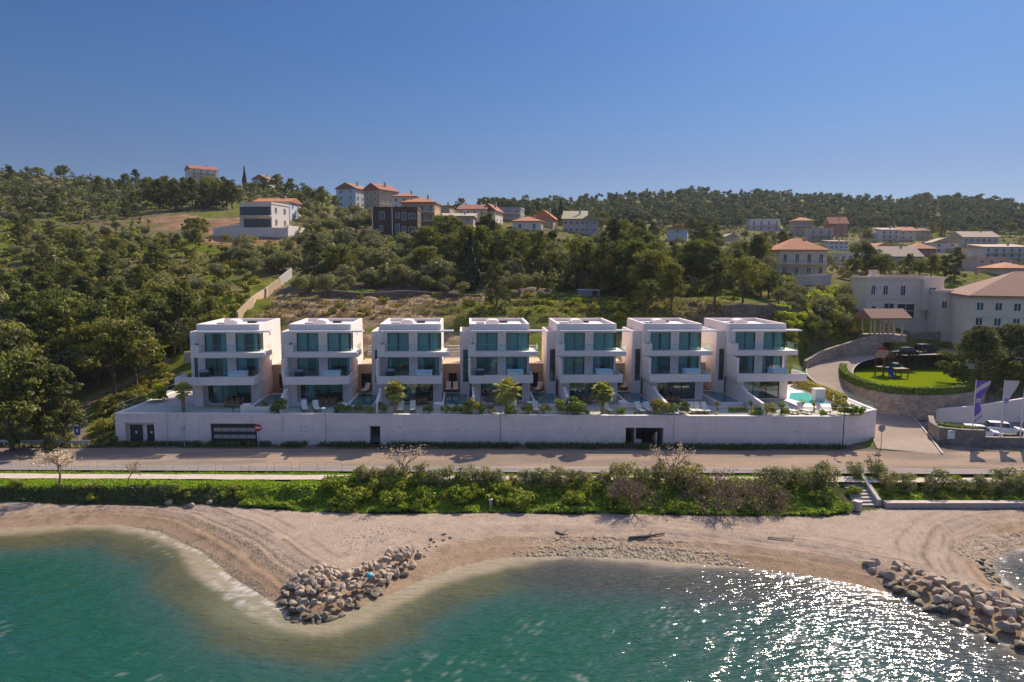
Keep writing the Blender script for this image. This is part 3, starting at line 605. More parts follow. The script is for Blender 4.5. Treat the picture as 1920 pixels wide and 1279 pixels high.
WROT = math.atan(WSL); WLEN = float(np.hypot(WR[0]-WL[0], WR[1]-WL[1])); WTOP = 5.60-ROADZ
wall = empty('promenade_wall', (WL[0], WL[1], ROADZ), WROT, 'long white rendered retaining wall holding up the villa terrace along the road', 'wall')
def wu(px, py=820):
    lo, hi = 40.0, 110.0
    for _ in range(40):
        m_ = (lo+hi)/2; p = atY(px, py, m_)
        if p[1] < WL[1]+WSL*(p[0]-WL[0]): lo = m_
        else: hi = m_
    return float((p[0]-WL[0])/math.cos(WROT))
def wz(px, py):
    u = wu(px, py); y = WL[1]+math.sin(WROT)*u; return float(atY(px, py, y)[2]-ROADZ)
def wall_cells(mb, x0, x1, z0, z1, y0, y1, ops):
    """a wall from x0..x1, z0..z1 with rectangular openings, as butted boxes (columns)"""
    xs_ = sorted(set([x0, x1]+[max(x0, min(x1, o[k])) for o in ops for k in (0, 1)]))
    for a, b_ in zip(xs_[:-1], xs_[1:]):
        if b_-a < 1e-6: continue
        mid = (a+b_)/2; cuts = sorted([(o[2], o[3]) for o in ops if o[0] < mid < o[1]])
        z = z0
        for c0, c1 in cuts:
            if c0 > z+1e-6: mb.box(a, b_, y0, y1, z, c0)
            z = max(z, c1)
        if z < z1-1e-6: mb.box(a, b_, y0, y1, z, z1)
d1, d2, g1, p1, g2 = (wu(236), wu(290)), None, (wu(395), wu(482)), (wu(693.5), wu(713)), (wu(1173), wu(1244))
ops = [(d1[0], d1[1], 0.0, 2.45), (g1[0], g1[1], 0.0, 2.42), (p1[0], p1[1], 0.0, 2.2), (g2[0], g2[1], 0.0, 2.15)]
mb = MB(); GR = 1.62
wall_cells(mb, 0, WLEN, -0.3, GR, 0, 0.6, [(o[0], o[1], o[2]-0.5, min(o[3], GR)) for o in ops])
wall_cells(mb, 0, WLEN, GR, GR+0.05, 0.05, 0.6, [(o[0], o[1], GR-1, 9) if o[3] > GR else o for o in []]+[(o[0], o[1], GR, GR+0.05) for o in ops if o[3] > GR])
wall_cells(mb, 0, WLEN, GR+0.05, WTOP, 0, 0.6, [(o[0], o[1], GR+0.05, o[3]) for o in ops if o[3] > GR+0.05])
e = np.array([(WE[0]-WR[0]), (WE[1]-WR[1])]); ca, sa = math.cos(-WROT), math.sin(-WROT); el = np.array([ca*e[0]-sa*e[1], sa*e[0]+ca*e[1]])
def ret(mb, z0, z1, dy0, dy1):
    a = np.array([WLEN, 0.0]); b_ = a+el; n_ = np.array([-el[1], el[0]])/np.hypot(*el)
    q = [a+n_*0+np.array([0, dy0]), b_+n_*dy0, b_+n_*dy1, a+np.array([0, dy1])]; mb.prism([tuple(k) for k in q], z0, z1)
ret(mb, -0.3, GR, 0, 0.6); ret(mb, GR, GR+0.05, 0.05, 0.6); ret(mb, GR+0.05, WTOP, 0, 0.6)
# return walls left and right (outer faces of the terrace)
mb.box(-0.0, 0.6, 0.6, 17.0, -1.0, WTOP)
P3 = np.array([50.2, 88.0])-np.array([WL[0], WL[1]]); P3 = np.array([ca*P3[0]-sa*P3[1], sa*P3[0]+ca*P3[1]]); P2 = np.array([WLEN, 0])+el
P4 = np.array([48.6, 96.8])-np.array([WL[0], WL[1]]); P4 = np.array([ca*P4[0]-sa*P4[1], sa*P4[0]+ca*P4[1]])
mb.prism([tuple(P2+[0, 0.02]), tuple(P3), tuple(P3+[-0.5, 0]), tuple(P2+[-0.5, 0.3])], -0.5, WTOP+0.1); mb.prism([tuple(P3+[0, 0.02]), tuple(P4), tuple(P4+[-0.5, 0]), tuple(P3+[-0.5, 0.02])], -0.5, WTOP+0.3)
mb.build('wall', MATS['wall_render'], wall)
mb = MB(); mb.box(-0.06, WLEN, -0.06, 0.5, WTOP+0.003, WTOP+0.10); ret(mb, WTOP+0.003, WTOP+0.098, -0.055, 0.5); mb.box(-0.06, 0.5, 0.503, 17.0, WTOP+0.003, WTOP+0.10)
mb.build('coping', MATS['white_render'], wall)
for (a, b_, zt) in ((d1[0]-0.3, d1[1]+0.3, 2.45), (g1[0]-0.15, g1[1]+0.15, 2.42), (p1[0]-0.1, p1[1]+0.1, 2.2), (g2[0]-0.2, g2[1]+0.2, 2.15)):
    MB().box(a, b_, -0.07, -0.003, zt+0.08, zt+0.17).build('drip_ledge', MATS['wall_render'], wall)
# recess with two doors
mb = MB(); mb.box(d1[0]+.002, d1[1]-.002, 0.602, 0.75, -0.3, 2.45); mb.build('recess_back', MATS['wall_render'], wall)
for a, b_ in ((wu(240), wu(263)), (wu(272), wu(288))):
    dr = MB().box(a, b_, 0.52, 0.598, 0.0, 2.12).build('service_door', MATS['dark_metal'], wall)
    MB().box((a+b_)/2-0.1, (a+b_)/2+0.12, 0.50, 0.518, 1.1, 1.4).build('notice', MATS['white_metal'], dr)
# sectional garage door
ga, gb = g1; mb = MB(); mb.box(ga+.01, gb-.01, 0.30, 0.36, 0.0, 2.42); gd = mb.build('garage_door', MATS['dark_metal'], wall)
for z0 in (0.62, 1.45):
    mb = MB(); w_ = (gb-ga-0.5)/5
    for k in range(5): mb.box(ga+0.25+k*w_+0.03, ga+0.25+(k+1)*w_-0.03, 0.28, 0.298, z0, z0+0.42)
    mb.build('light_panel', MATS['panel_light'], gd)
# stair passage and open garage, both real rooms behind the wall
mb = MB(); pa, pb = p1
mb.box(pa-.2, pa-.002, 0.602, 4.0, 0, 2.3); mb.box(pb+.002, pb+.2, 0.602, 4.0, 0, 2.3); mb.box(pa, pb, 3.8, 4.0, 0, 2.2); mb.box(pa-.2, pb+.2, 0.602, 4.0, 2.302, 2.5)
for k in range(6): mb.box(pa, pb, 1.2+0.4*k, 1.6+0.4*k-.002, 0, 0.18*(k+1))
mb.build('stair_passage', MATS['interior'], wall)
mb = MB(); qa, qb = g2
mb.box(qa-.2, qa-.002, 0.602, 7.0, -0.2, 2.4); mb.box(qb+.002, qb+.2, 0.602, 7.0, -0.2, 2.4); mb.box(qa, qb, 6.8, 7.0, -0.2, 2.15); mb.box(qa-.2, qb+.2, 0.602, 7.0, 2.402, 2.6)
mb.build('garage_room', MATS['interior'], wall)
mb = MB(); mb.box(qa+1.15, qa+1.3, 0.7, 3.6, 0, 2.14); mb.box(qa+1.3, qa+2.0, 0.7, 0.85, 0, 0.6); mb.xprism([(0.7, 0), (3.5, 0), (0.7, 1.5)], qb-0.75, qb-0.6)
mb.build('garage_partition', MATS['wall_render'], wall)
for px, py in ((565, 800), (574, 800), (750, 801), (1086, 804), (1491, 809), (858, 805)):
    MB().tube((wu(px, py), -0.07, wz(px, py)), (wu(px, py), 0.0, wz(px, py)), 0.09, 0.09, 10).build('wall_light', MATS['grey_metal'], wall)
for px in (348, 430, 530, 795, 1140, 1310, 1450): # vertical joints
    if not any(o[0]-0.1 < wu(px) < o[1]+0.1 for o in ops): MB().box(wu(px)-0.012, wu(px)+0.012, -0.003, 0.02, GR+0.06, WTOP-0.01).build('joint', MATS['stain'], wall)
# glass balustrade along the terrace edge
rl = empty('glass_balustrade', (WL[0], WL[1], ROADZ+WTOP+0.10), WROT, 'frameless clear glass balustrade on top of the long white wall', 'balustrade')
mb = MB(); mr = MB(); nP = 46
for k in range(nP):
    a = 0.25+k*(WLEN-0.4)/nP; b_ = a+(WLEN-0.4)/nP-0.03; mb.box(a, b_, 0.22, 0.234, 0.0, 0.98); mr.box(a, b_, 0.21, 0.244, 0.982, 1.0)
mb.box(0.22, 0.234, 0.3, 16.8, 0.0, 0.98); mr.box(0.21, 0.244, 0.3, 16.8, 0.982, 1.0)
nn = np.array([-el[1], el[0]])/np.hypot(*el); uu = el/np.hypot(*el); o_ = np.array([WLEN, 0.22])
for k in range(4):
    a = o_+uu*(0.05+k*1.8); b_ = o_+uu*(k*1.8+1.8); mb.prism([tuple(a), tuple(b_), tuple(b_+nn*.014), tuple(a+nn*.014)], 0, 0.98)
a = P2+[-0.25, 0.2]; b_ = P3+[-0.25, 0]; mb.prism([tuple(a), tuple(a+[.014, 0]), tuple(b_+[.014, 0]), tuple(b_)], 0.1, 1.0)
mb.build('glass_panel', MATS['rail_glass'], rl); mr.build('top_rail', MATS['grey_metal'], rl)

# ------------------------------------------------------------------ the seven villas
VX0, VS, VY = -33.284, 11.1864, 86.0
rngv = random.Random(5)
def wavy(x0, x1, z0, z1, y, amp=0.05, per=0.22):
    n = max(4, int((x1-x0)/0.06)); V = []; Qd = []
    for k in range(n+1):
        x = x0+(x1-x0)*k/n; yy = y+amp*math.sin(2*PI*x/per); V += [(x, yy, z0), (x, yy, z1)]
        if k: a = 2*k; Qd.append((a-2, a, a+1, a-1))
    return V, Qd
def window(parent, x0, x1, z0, z1, y, mull=1, pane='pane_glass', fw=0.07, name='window'):
    mb = MB()
    mb.box(x0, x0+fw, y, y+.09, z0, z1); mb.box(x1-fw, x1, y, y+.09, z0, z1); mb.box(x0+fw, x1-fw, y, y+.09, z1-fw, z1); mb.box(x0+fw, x1-fw, y, y+.09, z0, z0+fw)
    for k in range(1, mull+1):
        xm = x0+(x1-x0)*k/(mull+1); mb.box(xm-fw*.6, xm+fw*.6, y, y+.09, z0+fw, z1-fw)
    w = mb.build(name, MATS['frame_metal'], parent)
    MB().quad((x0+fw, y+.045, z0+fw), (x1-fw, y+.045, z0+fw), (x1-fw, y+.045, z1-fw), (x0+fw, y+.045, z1-fw)).build('pane', MATS[pane], w)
    return w
VLAB = ['white terraced villa beside the pine wood, leftmost of the row, with the widest corner terrace',
        'second white villa from the pine wood, with two loungers tilted on its front terrace',
        'third white villa from the pine wood, one palm and a paved terrace before it',
        'middle white villa of the row, behind the broadest palm and a round white sofa',
        'third white villa from the turquoise pool, behind the tall slim palm',
        'white villa second from the turquoise pool, yellow spiky plants before it',
        'white terraced villa with the turquoise pool beside it, rightmost of the row']
def villa(i):
    r = empty('villa', (VX0+i*VS, VY, TERZ), 0, VLAB[i], 'villa', 'seven stepped white villas in a row')
    white = MATS['white_render']
    L2 = -1.45 if i == 0 else -0.05; R2 = 8.9 if i == 6 else 7.78; R3 = 8.6
    W3 = [(0.9, 3.55, 6.42, 8.69), (4.65, 7.601, 6.42, 8.69)]; W2 = [(0.9, 3.55, 3.32, 5.56), (4.65, 7.3, 3.32, 5.56)]; W1 = [(1.45, 6.6, 0.16, 2.5)]
    mb = MB()
    wall_cells(mb, 0, 7.6, 5.85, 9.11, 0, 0.25, W3)
    for xa, xb in ((0, 0.25), (7.35, 7.6)):
        if xa: mb.box(xa, xb, 0.25, 1.45, 5.85, 6.42); mb.box(xa, xb, 0.25, 1.45, 8.69, 9.11); mb.box(xa, xb, 1.45, 9.5, 5.85, 9.11)
        else: mb.box(xa, xb, 0.25, 9.5, 5.85, 9.11)
    mb.box(0.25, 7.35, 9.25, 9.5, 5.85, 9.11)
    # parapet ring and roof deck
    mb.box(0, 7.6, 0, 0.3, 9.11, 9.81); mb.box(0, 7.6, 9.2, 9.5, 9.11, 9.81); mb.box(0, 0.3, 0.3, 9.2, 9.11, 9.81); mb.box(7.3, 7.6, 0.3, 9.2, 9.11, 9.81)
    mb.box(0.3, 7.3, 0.3, 9.2, 9.0, 9.38)
    # middle and ground storeys
    wall_cells(mb, 0, 7.6, 2.82, 5.85, 0, 0.25, W2); mb.box(0, 0.25, 0.25, 9.5, 2.82, 5.85); mb.box(7.35, 7.6, 0.25, 9.5, 2.82, 5.85); mb.box(0.25, 7.35, 9.25, 9.5, 2.82, 5.85)
    wall_cells(mb, 0.3, 7.67, 0, 2.82, -1.0, -0.75, W1); mb.box(0.3, 0.55, -0.75, 9.5, 0, 2.82); mb.box(7.42, 7.67, -0.75, 9.5, 0, 2.82)
    mb.box(0.3, 1.3, -2.3, -1.0, 0, 2.82)
    mb.build('wall', white, r)
    mb = MB()
    for z in (6.15, 3.05, 0.0): mb.box(0.56, 7.34, 0.26, 9.2, z, z+(0.25 if z else 0.15))
    for z0, z1 in ((6.42, 8.98), (3.32, 6.1), (0.16, 3.0)): mb.box(0.56, 7.34, 3.2, 3.3, z0, z1)
    if i % 2 == 0: mb.box(3.9, 4.05, 0.3, 3.2, 6.42, 8.98); mb.box(3.9, 4.05, 0.3, 3.2, 3.32, 6.1)
    mb.build('interior', MATS['interior'], r)
    # stair wing on the left
    mb = MB(); wall_cells(mb, -1.22, -0.002, 0, 8.3, 1.0, 1.25, [(-0.82, -0.12, 2.25, 6.42)])
    mb.box(-1.22, -1.0, 1.25, 7.0, 0, 8.3); mb.box(-1.0, -0.002, 6.75, 7.0, 0, 8.3)
    mb.box(-1.22, -0.002, 1.0, 1.22, 8.3, 8.78); mb.box(-1.22, -1.0, 1.22, 7.0, 8.3, 8.78); mb.box(-1.0, -0.002, 6.8, 7.0, 8.3, 8.78); mb.box(-1.0, -0.002, 1.25, 6.75, 8.0, 8.3)
    mb.build('stair_wing', white, r)
    w = window(r, -0.82, -0.12, 2.25, 6.42, 1.08, 0, fw=0.05)
    mb = MB(); mb.box(-0.48, -0.46, 1.10, 1.14, 2.31, 6.36)
    for k in range(1, 4): mb.box(-0.77, -0.17, 1.09, 1.15, 2.25+k*1.04-.025, 2.25+k*1.04+.025)
    mb.build('glazing_bar', MATS['frame_metal'], w)
    # windows, curtains
    for wi, (x0, x1, z0, z1) in enumerate(W3+W2+W1):
        y = -0.88 if wi == 4 else 0.10
        window(r, x0, min(x1, 7.52), z0, z1, y, 2 if wi == 4 else 1)
        mb = MB(); V = []; Qd = []; w_ = x1-x0
        lo, hi = rngv.uniform(0.05, 0.5), rngv.uniform(0.55, 0.95); cs = [(x0+.1, x0+w_*lo), (x0+w_*hi, min(x1, 7.3)-.1)]
        if wi < 2: cs = rngv.choice([[(x0+.1, x0+w_*.45), (x0+w_*.55, min(x1, 7.3)-.1)], [(x0+.1, min(x1, 7.3)-.1)], [(x0+.1, x0+w_*.3), (x0+w_*.72, min(x1, 7.3)-.1)]])
        if wi == 4: cs = [(x0+w_*rngv.uniform(.05, .3), x0+w_*rngv.uniform(.35, .6))]
        for a, b_ in cs:
            if b_-a < .15: continue
            v_, q_ = wavy(a, b_, z0+.03, z1-.03, y+.32); mesh_np('curtain', v_, q_, MATS['curtain'], r)
    w = MB().box(7.5, 7.56, 0.02, 0.08, 6.42, 8.69).box(7.5, 7.56, 1.39, 1.45, 6.42, 8.69).box(7.5, 7.56, 0.08, 1.39, 8.63, 8.69).build('corner_window', MATS['frame_metal'], r)
    MB().quad((7.53, 0.09, 6.43), (7.53, 1.38, 6.43), (7.53, 1.38, 8.62), (7.53, 0.09, 8.62)).build('pane', MATS['pane_glass'], w)
    # upper balcony
    mb = MB(); mb.box(-0.2, R3, -1.5, -0.002, 5.86, 6.44); mb.prism([(7.602, 0.0), (R3, 0.0), (R3, 1.6), (7.602, 3.2)], 5.86, 6.44)
    b3 = mb.build('balcony', white, r)
    mb = MB(); mb.box(-0.2, 0.72, -1.5, -1.3, 6.442, 7.38); mb.box(-0.2, 0.0, -1.3, -0.3, 6.442, 7.38); mb.box(0.52, 0.72, -1.3, -0.3, 6.442, 7.38); mb.box(-0.2, .72, -.3, -.12, 6.442, 7.38)
    pl = mb.build('planter', white, b3)
    mb = MB(); mb.box(0.74, R3-0.06, -1.44, -1.425, 6.442, 7.34); mb.box(R3-.075, R3-.06, -1.42, 1.5, 6.442, 7.34); mb.build('glass_railing', MATS['rail_glass'], b3)
    mb = MB(); mb.box(0.74, R3-.05, -1.45, -1.41, 7.342, 7.37); mb.build('hand_rail', MATS['grey_metal'], b3)
    # lower balcony with its deep fascia
    mb = MB(); mb.box(L2, R2, -3.5, -3.3, 2.8, 3.75); mb.box(R2-.2, R2, -3.3, 0.2, 2.8, 3.75); mb.box(L2, R2-.2, -3.3, -0.002, 2.8, 3.14)
    mb.box(L2, L2+.2, -3.3, -0.2, 3.14, 3.75)
    b2 = mb.build('balcony', white, r)
    mb = MB(); mb.box(L2+.35, R2-.1, -3.36, -3.345, 3.752, 4.52); mb.box(R2-.115, R2-.1, -3.34, 0.1, 3.752, 4.52); mb.build('glass_railing', MATS['rail_glass'], b2)
    if i: 
        mb = MB(); mb.box(-0.15, 0.08, -3.28, -0.01, 3.142, 5.74); mb.build('side_screen', white, r)
        MB().box(-0.18, 0.12, -3.42, -3.285, 3.76, 5.80).build('screen_post', white, r)
    # pergola of white slats
    mb = MB(); mb.box(0.25, 7.9, -1.25, -1.17, 8.92, 9.06); mb.box(0.25, 0.33, -1.17, -0.003, 8.92, 9.06)
    mb.box(9.1, 9.18, -1.25, 0.4, 8.92, 9.06); mb.box(7.9, 9.1, -1.25, -1.17, 8.92, 9.06); mb.box(7.603, 9.1, 0.32, 0.4, 8.92, 9.06)
    n_ = 22
    for k in range(n_): x = 0.38+k*7.4/n_; mb.box(x, x+0.17, -1.17, -0.004, 8.98, 9.07)
    for k in range(6): y = -1.1+k*0.23; mb.box(7.66, 9.1, y, y+0.12, 8.98, 9.06)
    mb.box(0.02, 0.24, -1.25, -1.12, 7.4, 9.06)
    mb.build('pergola', MATS['white_metal'], r)
    mb = MB()
    for k in range(8): mb.box(-0.18, 0.0, -1.2, -1.1, 7.5+k*0.18, 7.58+k*0.18)
    mb.box(-0.2, -0.16, -1.2, -1.14, 7.4, 8.95); mb.build('trellis', MATS['white_metal'], pl)
    # roof gear
    pts = [(2.2, 9.38), (3.9, 9.38), (3.9, 9.75)]+[(3.05+0.85*math.cos(a), 9.75+0.33*math.sin(a)) for a in np.linspace(0.2, PI-0.2, 9)]+[(2.2, 9.75)]
    MB().yprism(pts, 3.4, 5.4).build('roof_hatch', white, r)
    MB().box(0.9, 2.0, 4.3, 5.2, 9.38, 9.62).build('skylight', MATS['interior'], r); MB().box(4.1, 5.2, 6.6, 7.4, 9.38, 9.66).build('skylight', MATS['dark_metal'], r)
    for px_, z in ((4.1, 8.3), (4.1, 5.4), (7.1, 2.3)): MB().tube((px_, -0.1 if z > 3 else -1.1, z), (px_, 0.0 if z > 3 else -1.0, z), 0.06, 0.06, 8).build('wall_light', MATS['grey_metal'], r)
    MB().quad((7.604, 4.2, 8.0), (7.604, 4.7, 8.0), (7.604, 4.7, 8.7), (7.604, 4.2, 8.7)).build('side_window', MATS['dark_metal'], r)
    # low stone annex between this villa and the next
    if i < 6:
        mb = MB(); wall_cells(mb, 7.68, 9.96, 0.6, 3.95, 5.0, 5.3, [(7.95 if i % 2 else 8.4, 9.3 if i % 2 else 9.5, 0.66, 2.75)]); mb.box(7.68, 9.96, 5.3, 11.5, 3.6, 3.95)
        an = mb.build('annex', MATS['tan_stone'], r)
        MB().box(7.7, 9.94, 5.9, 6.0, 0.66, 2.9).build('annex_door', MATS['dark_metal'], an)
        MB().box(7.66, 9.957, 4.9, 5.6, 3.953, 4.05).build('annex_coping', white, an)
    return r
VILLAS = [villa(i) for i in range(7)]
POOLAB = ['dark narrow pool in shade between the two leftmost villas', 'dark pool between the second and third villas from the pine wood', 'dark pool just left of the middle villa, two loungers on the deck behind it',
          'green-blue pool on the right of the villa with the broadest palm', 'teal pool on the right of the villa with the tall slim palm', 'teal pool between the two rightmost villas, behind a bed of dark stones']
for i in range(6):
    p = empty('swimming_pool', (VX0+i*VS, VY, TERZ), 0, POOLAB[i], 'pool', 'pools between the villas')
    x0, x1, y0, y1 = 7.82, 10.98, -6.0, 2.0
    mb = MB(); mb.box(x0, x1, y0, y0+.25, 0, 0.66); mb.box(x0, x0+.25, y0+.25, y1, 0, 0.66); mb.box(x1-.1, x1, y0+.25, y1, 0, 0.66)
    mb.box(x0, 9.95, y1, 4.99, 0, 0.655); mb.build('basin', MATS['white_render'], p)
    MB().box(x0+.252, x1-.102, y0+.252, y1-.002, 0.02, 0.60).build('water', MATS['pool_water'], p)
    MB().box(x0-.1, 9.94, y1+.3, 4.9, 0.656, 0.70).build('deck', MATS['teak'], p)
    if i < 5:
        q = MB(); q.box(x0-.9, x0-.02, y0-.1, y0+1.1, 0.0, 0.85); tag(q.build('stone_planter', MATS['white_render'], None, loc=(VX0+i*VS, VY, TERZ)), ['low white planter box at the corner of the leftmost pool', 'low white planter box beside the pool of the villa with the furled parasol', 'low white planter box left of the pool with two loungers behind', 'low white planter box next to the green-blue pool', 'low white planter box at the teal pool by the slim palm'][i], 'planter', 'planter boxes at the pool corners')
    st = MB()
    for k in range(5): st.box(7.72, 9.9, 11.55+k*0.55, 12.1+k*0.55-.002, 1.0, 4.05+k*0.34)
    tag(st.build('garden_steps', MATS['concrete'], None, loc=(VX0+i*VS, VY, TERZ)), ['pale steps behind the stone annex between the first two villas on the left', 'pale steps behind the annex right of the villa with the furled parasol', 'pale steps behind the annex with two loungers in front', 'pale steps behind the annex right of the villa with the broadest palm', 'pale steps behind the annex right of the villa with the slim palm', 'pale steps behind the annex between the last two villas on the right'][i], 'steps', 'steps behind the annexes')
BWL = ['stepped white garden wall between the two leftmost villas', 'white garden wall between the furled-parasol villa and the villa on its right', 'white garden wall seen end on, left of the broadest palm', 'white garden wall among bushes left of the slim palm',
       'stepped white garden wall left of the yellow spiky plants', 'stepped white garden wall descending beside the rightmost villa']
for i in range(1, 7):
    x = VX0+i*VS; yf = float(wally(x))+0.6-VY
    mb = MB(); mb.box(0.3, 0.55, -4.6, -2.32, 0, 2.3); mb.box(0.3, 0.55, -5.4, -4.6, 0, 2.05)
    mb.xprism([(-5.4, 0), (yf, 0), (yf, 1.35), (-5.4, 1.8)][::-1], 0.3, 0.55); mb.xprism([(-5.4, 1.803), (yf-.03, 1.353), (yf-.03, 1.42), (-5.4, 1.87)][::-1], 0.27, 0.58)
    tag(mb.build('garden_wall', MATS['white_render'], None, loc=(x, VY, TERZ)), BWL[i-1], 'wall', 'garden walls between the villa terraces')
# back wall of the plot
bw = MB(); bw.box(WL[0]+0.2, 48.4, 99.6, 100.0, 3.0, 10.3); tag(bw.build('rear_wall', MATS['concrete']), 'grey concrete retaining wall behind the row of villas', 'wall')
# ------------------------------------------------------------------ vegetation
leafmat('pine_leaf', (0.020, 0.028, 0.007), (0.082, 0.090, 0.019), (0.105, 0.095, 0.017), 0.32, 0.5)
leafmat('dark_pine_leaf', (0.016, 0.022, 0.007), (0.060, 0.066, 0.017), (0.075, 0.07, 0.014), 0.3, 0.5)
leafmat('olive_leaf', (0.042, 0.044, 0.018), (0.135, 0.125, 0.058), (0.12, 0.115, 0.03), 0.2, 0.6)
leafmat('shrub_leaf', (0.034, 0.038, 0.010), (0.13, 0.125, 0.024), (0.18, 0.15, 0.024), 0.25, 0.7)
leafmat('yellow_shrub_leaf', (0.07, 0.085, 0.010), (0.25, 0.25, 0.025), (0.20, 0.22, 0.03), 0.3, 0.6)
leafmat('cypress_leaf', (0.008, 0.014, 0.007), (0.026, 0.036, 0.016), (0.03, 0.035, 0.015), 0.1, 0.4)
leafmat('oleander_leaf', (0.036, 0.044, 0.016), (0.15, 0.15, 0.06), (0.16, 0.13, 0.05), 0.25, 0.5)
leafmat('ivy_leaf', (0.03, 0.05, 0.006), (0.15, 0.20, 0.014), (0.14, 0.17, 0.014), 0.3, 0.5)
leafmat('bramble_leaf', (0.024, 0.04, 0.006), (0.14, 0.17, 0.014), (0.16, 0.15, 0.02), 0.28, 0.6)
leafmat('grass_blade', (0.055, 0.09, 0.010), (0.17, 0.23, 0.025), (0.17, 0.2, 0.03), 0.35, 0.3)
leafmat('hedge_leaf', (0.025, 0.04, 0.008), (0.10, 0.13, 0.018), (0.10, 0.13, 0.02), 0.25, 0.3)
leafmat('palm_leaf', (0.05, 0.07, 0.015), (0.19, 0.19, 0.05), (0.22, 0.18, 0.05), 0.3, 0.4)
leafmat('far_leaf', (0.018, 0.026, 0.011), (0.07, 0.075, 0.026), (0.06, 0.06, 0.02), 0.2, 0.5)
leafmat('blossom_leaf', (0.22, 0.15, 0.10), (0.42, 0.31, 0.22), (0.3, 0.2, 0.14), 0.2, 0.3)
leafmat('twig_leaf', (0.085, 0.062, 0.032), (0.20, 0.145, 0.08), (0.18, 0.135, 0.075), 0.1, 0.4)
leafmat('dry_leaf', (0.10, 0.07, 0.03), (0.22, 0.16, 0.075), (0.2, 0.16, 0.07), 0.2, 0.5)
leafmat('weed_leaf', (0.02, 0.03, 0.01), (0.08, 0.09, 0.025), (0.1, 0.09, 0.04), 0.2, 0.4)
pmat('pine_bark', (0.14, 0.105, 0.08), 0.95, 0.35, 6, stretch=(1, 1, .3)); pmat('grey_bark', (0.26, 0.18, 0.115), 0.95, 0.3, 6, stretch=(1, 1, .3)); pmat('palm_bark', (0.22, 0.16, 0.11), 0.95, 0.4, 9)
def unit(v): return v/np.maximum(np.linalg.norm(v, axis=-1, keepdims=True), 1e-9)
def leaf_quads(C, Nn, size, rng, asp=1.0, jit=0.6):
    n = len(C); Nn = unit(Nn+rng.normal(0, jit, (n, 3))); t = unit(np.cross(Nn, unit(rng.normal(0, 1, (n, 3))))); b = np.cross(Nn, t)
    s = (np.asarray(size)*rng.uniform(0.6, 1.35, n))[:, None]*0.5
    V = np.stack([C-t*s-b*s*asp, C+t*s-b*s*asp, C+t*s+b*s*asp, C-t*s+b*s*asp], 1).reshape(-1, 3)
    return V, np.arange(4*n).reshape(n, 4)
def ball_points(rng, n, c, r, up=0.25, lo=0.55):
    d = unit(rng.normal(0, 1, (n, 3))+np.array([0, 0, up])); f = rng.uniform(lo, 1.0, n)[:, None]
    return c+d*f*r, d
def crown(rng, clumps, per, size, asp=0.8, jit=0.30, lo=0.6, up=0.35):
    Vs, Ns = [], []
    for c, r in clumps:
        p, d = ball_points(rng, per, np.array(c), np.array(r), up, lo); Vs.append(p+rng.normal(0, 0.10, p.shape)*np.array(r)); Ns.append(d+rng.normal(0, 0.9, d.shape)*(rng.uniform(0, 1, (len(d), 1)) < 0.35))
    return leaf_quads(np.vstack(Vs), np.vstack(Ns), size, rng, asp, jit)
PROTO = {}
def hide_proto(o): return o
def pine_proto(key, seed, H=10.0, R=3.4, low=0.32, lean=0.4, nc=56, per=95, leaf='pine_leaf', spread=1.0, size=0.29):
    rng = np.random.default_rng(seed); cl = []
    for k in range(nc):
        a = rng.uniform(0, 2*PI); q = rng.uniform(0, 1)**0.6
        zf = rng.uniform(low, 1.0); env = math.sin(min(1, (1.04-zf)/(1.04-low))*PI*0.62)**0.8
        r = R*q*env*spread; cr_ = rng.uniform(0.11, 0.33)*R
        cl.append(((r*math.cos(a)+lean*zf, r*math.sin(a), zf*H-cr_*0.6), (cr_, cr_, cr_*rng.uniform(0.55, 0.8))))
    V, Qd = crown(rng, cl, per, size, 0.55)
    root = empty('pine_tree')
    mesh_np('crown', V, Qd, MATS[leaf], root)
    mb = MB(); pts = [(0, 0, -0.6)]; x = y = 0
    for k in range(1, 6):
        x += rng.normal(0, 0.10)+lean*0.2; y += rng.normal(0, 0.12); pts.append((x, y, H*0.17*k))
    mb.path(pts, [0.24, 0.21, 0.18, 0.14, 0.10, 0.06], 7)
    for k in range(7):
        c = cl[int(rng.integers(len(cl)))][0]; j = 1+int(rng.integers(3)); p = pts[j]; md = ((p[0]+c[0])/2, (p[1]+c[1])/2, p[2]+(c[2]-p[2])*0.35)
        mb.path([p, md, c], [0.09, 0.07, 0.03], 5)
    mb.build('trunk', MATS['pine_bark'], root); return root
def bushy_proto(name, seed, H, R, nc, per, size, leaf, trunk=0.0, asp=0.6, squash=0.75, bark='grey_bark', up=0.4, lo=0.62):
    rng = np.random.default_rng(seed); cl = []
    for k in range(nc):
        a = rng.uniform(0, 2*PI); q = rng.uniform(0, 1)**0.5*R*0.68; zf = rng.uniform(0, 1)
        z = trunk+(H-trunk)*(0.22+0.6*zf*(1-0.45*(q/R)**2)); r = rng.uniform(0.28, 0.45)*R
        cl.append(((q*math.cos(a), q*math.sin(a), z), (r, r, r*squash)))
    V, Qd = crown(rng, cl, per, size, asp, lo=lo, up=up)
    if not trunk: return mesh_np(name, V, Qd, MATS[leaf])
    root = empty(name); mesh_np('crown', V, Qd, MATS[leaf], root); mb = MB()
    for k in range(3):
        c = cl[k][0]; mb.path([(0.06*k, 0, -0.5), (c[0]*0.2, c[1]*0.2, trunk*0.8), (c[0]*0.7, c[1]*0.7, c[2])], [0.17, 0.12, 0.05], 6)
    mb.build('trunk', MATS[bark], root); return root
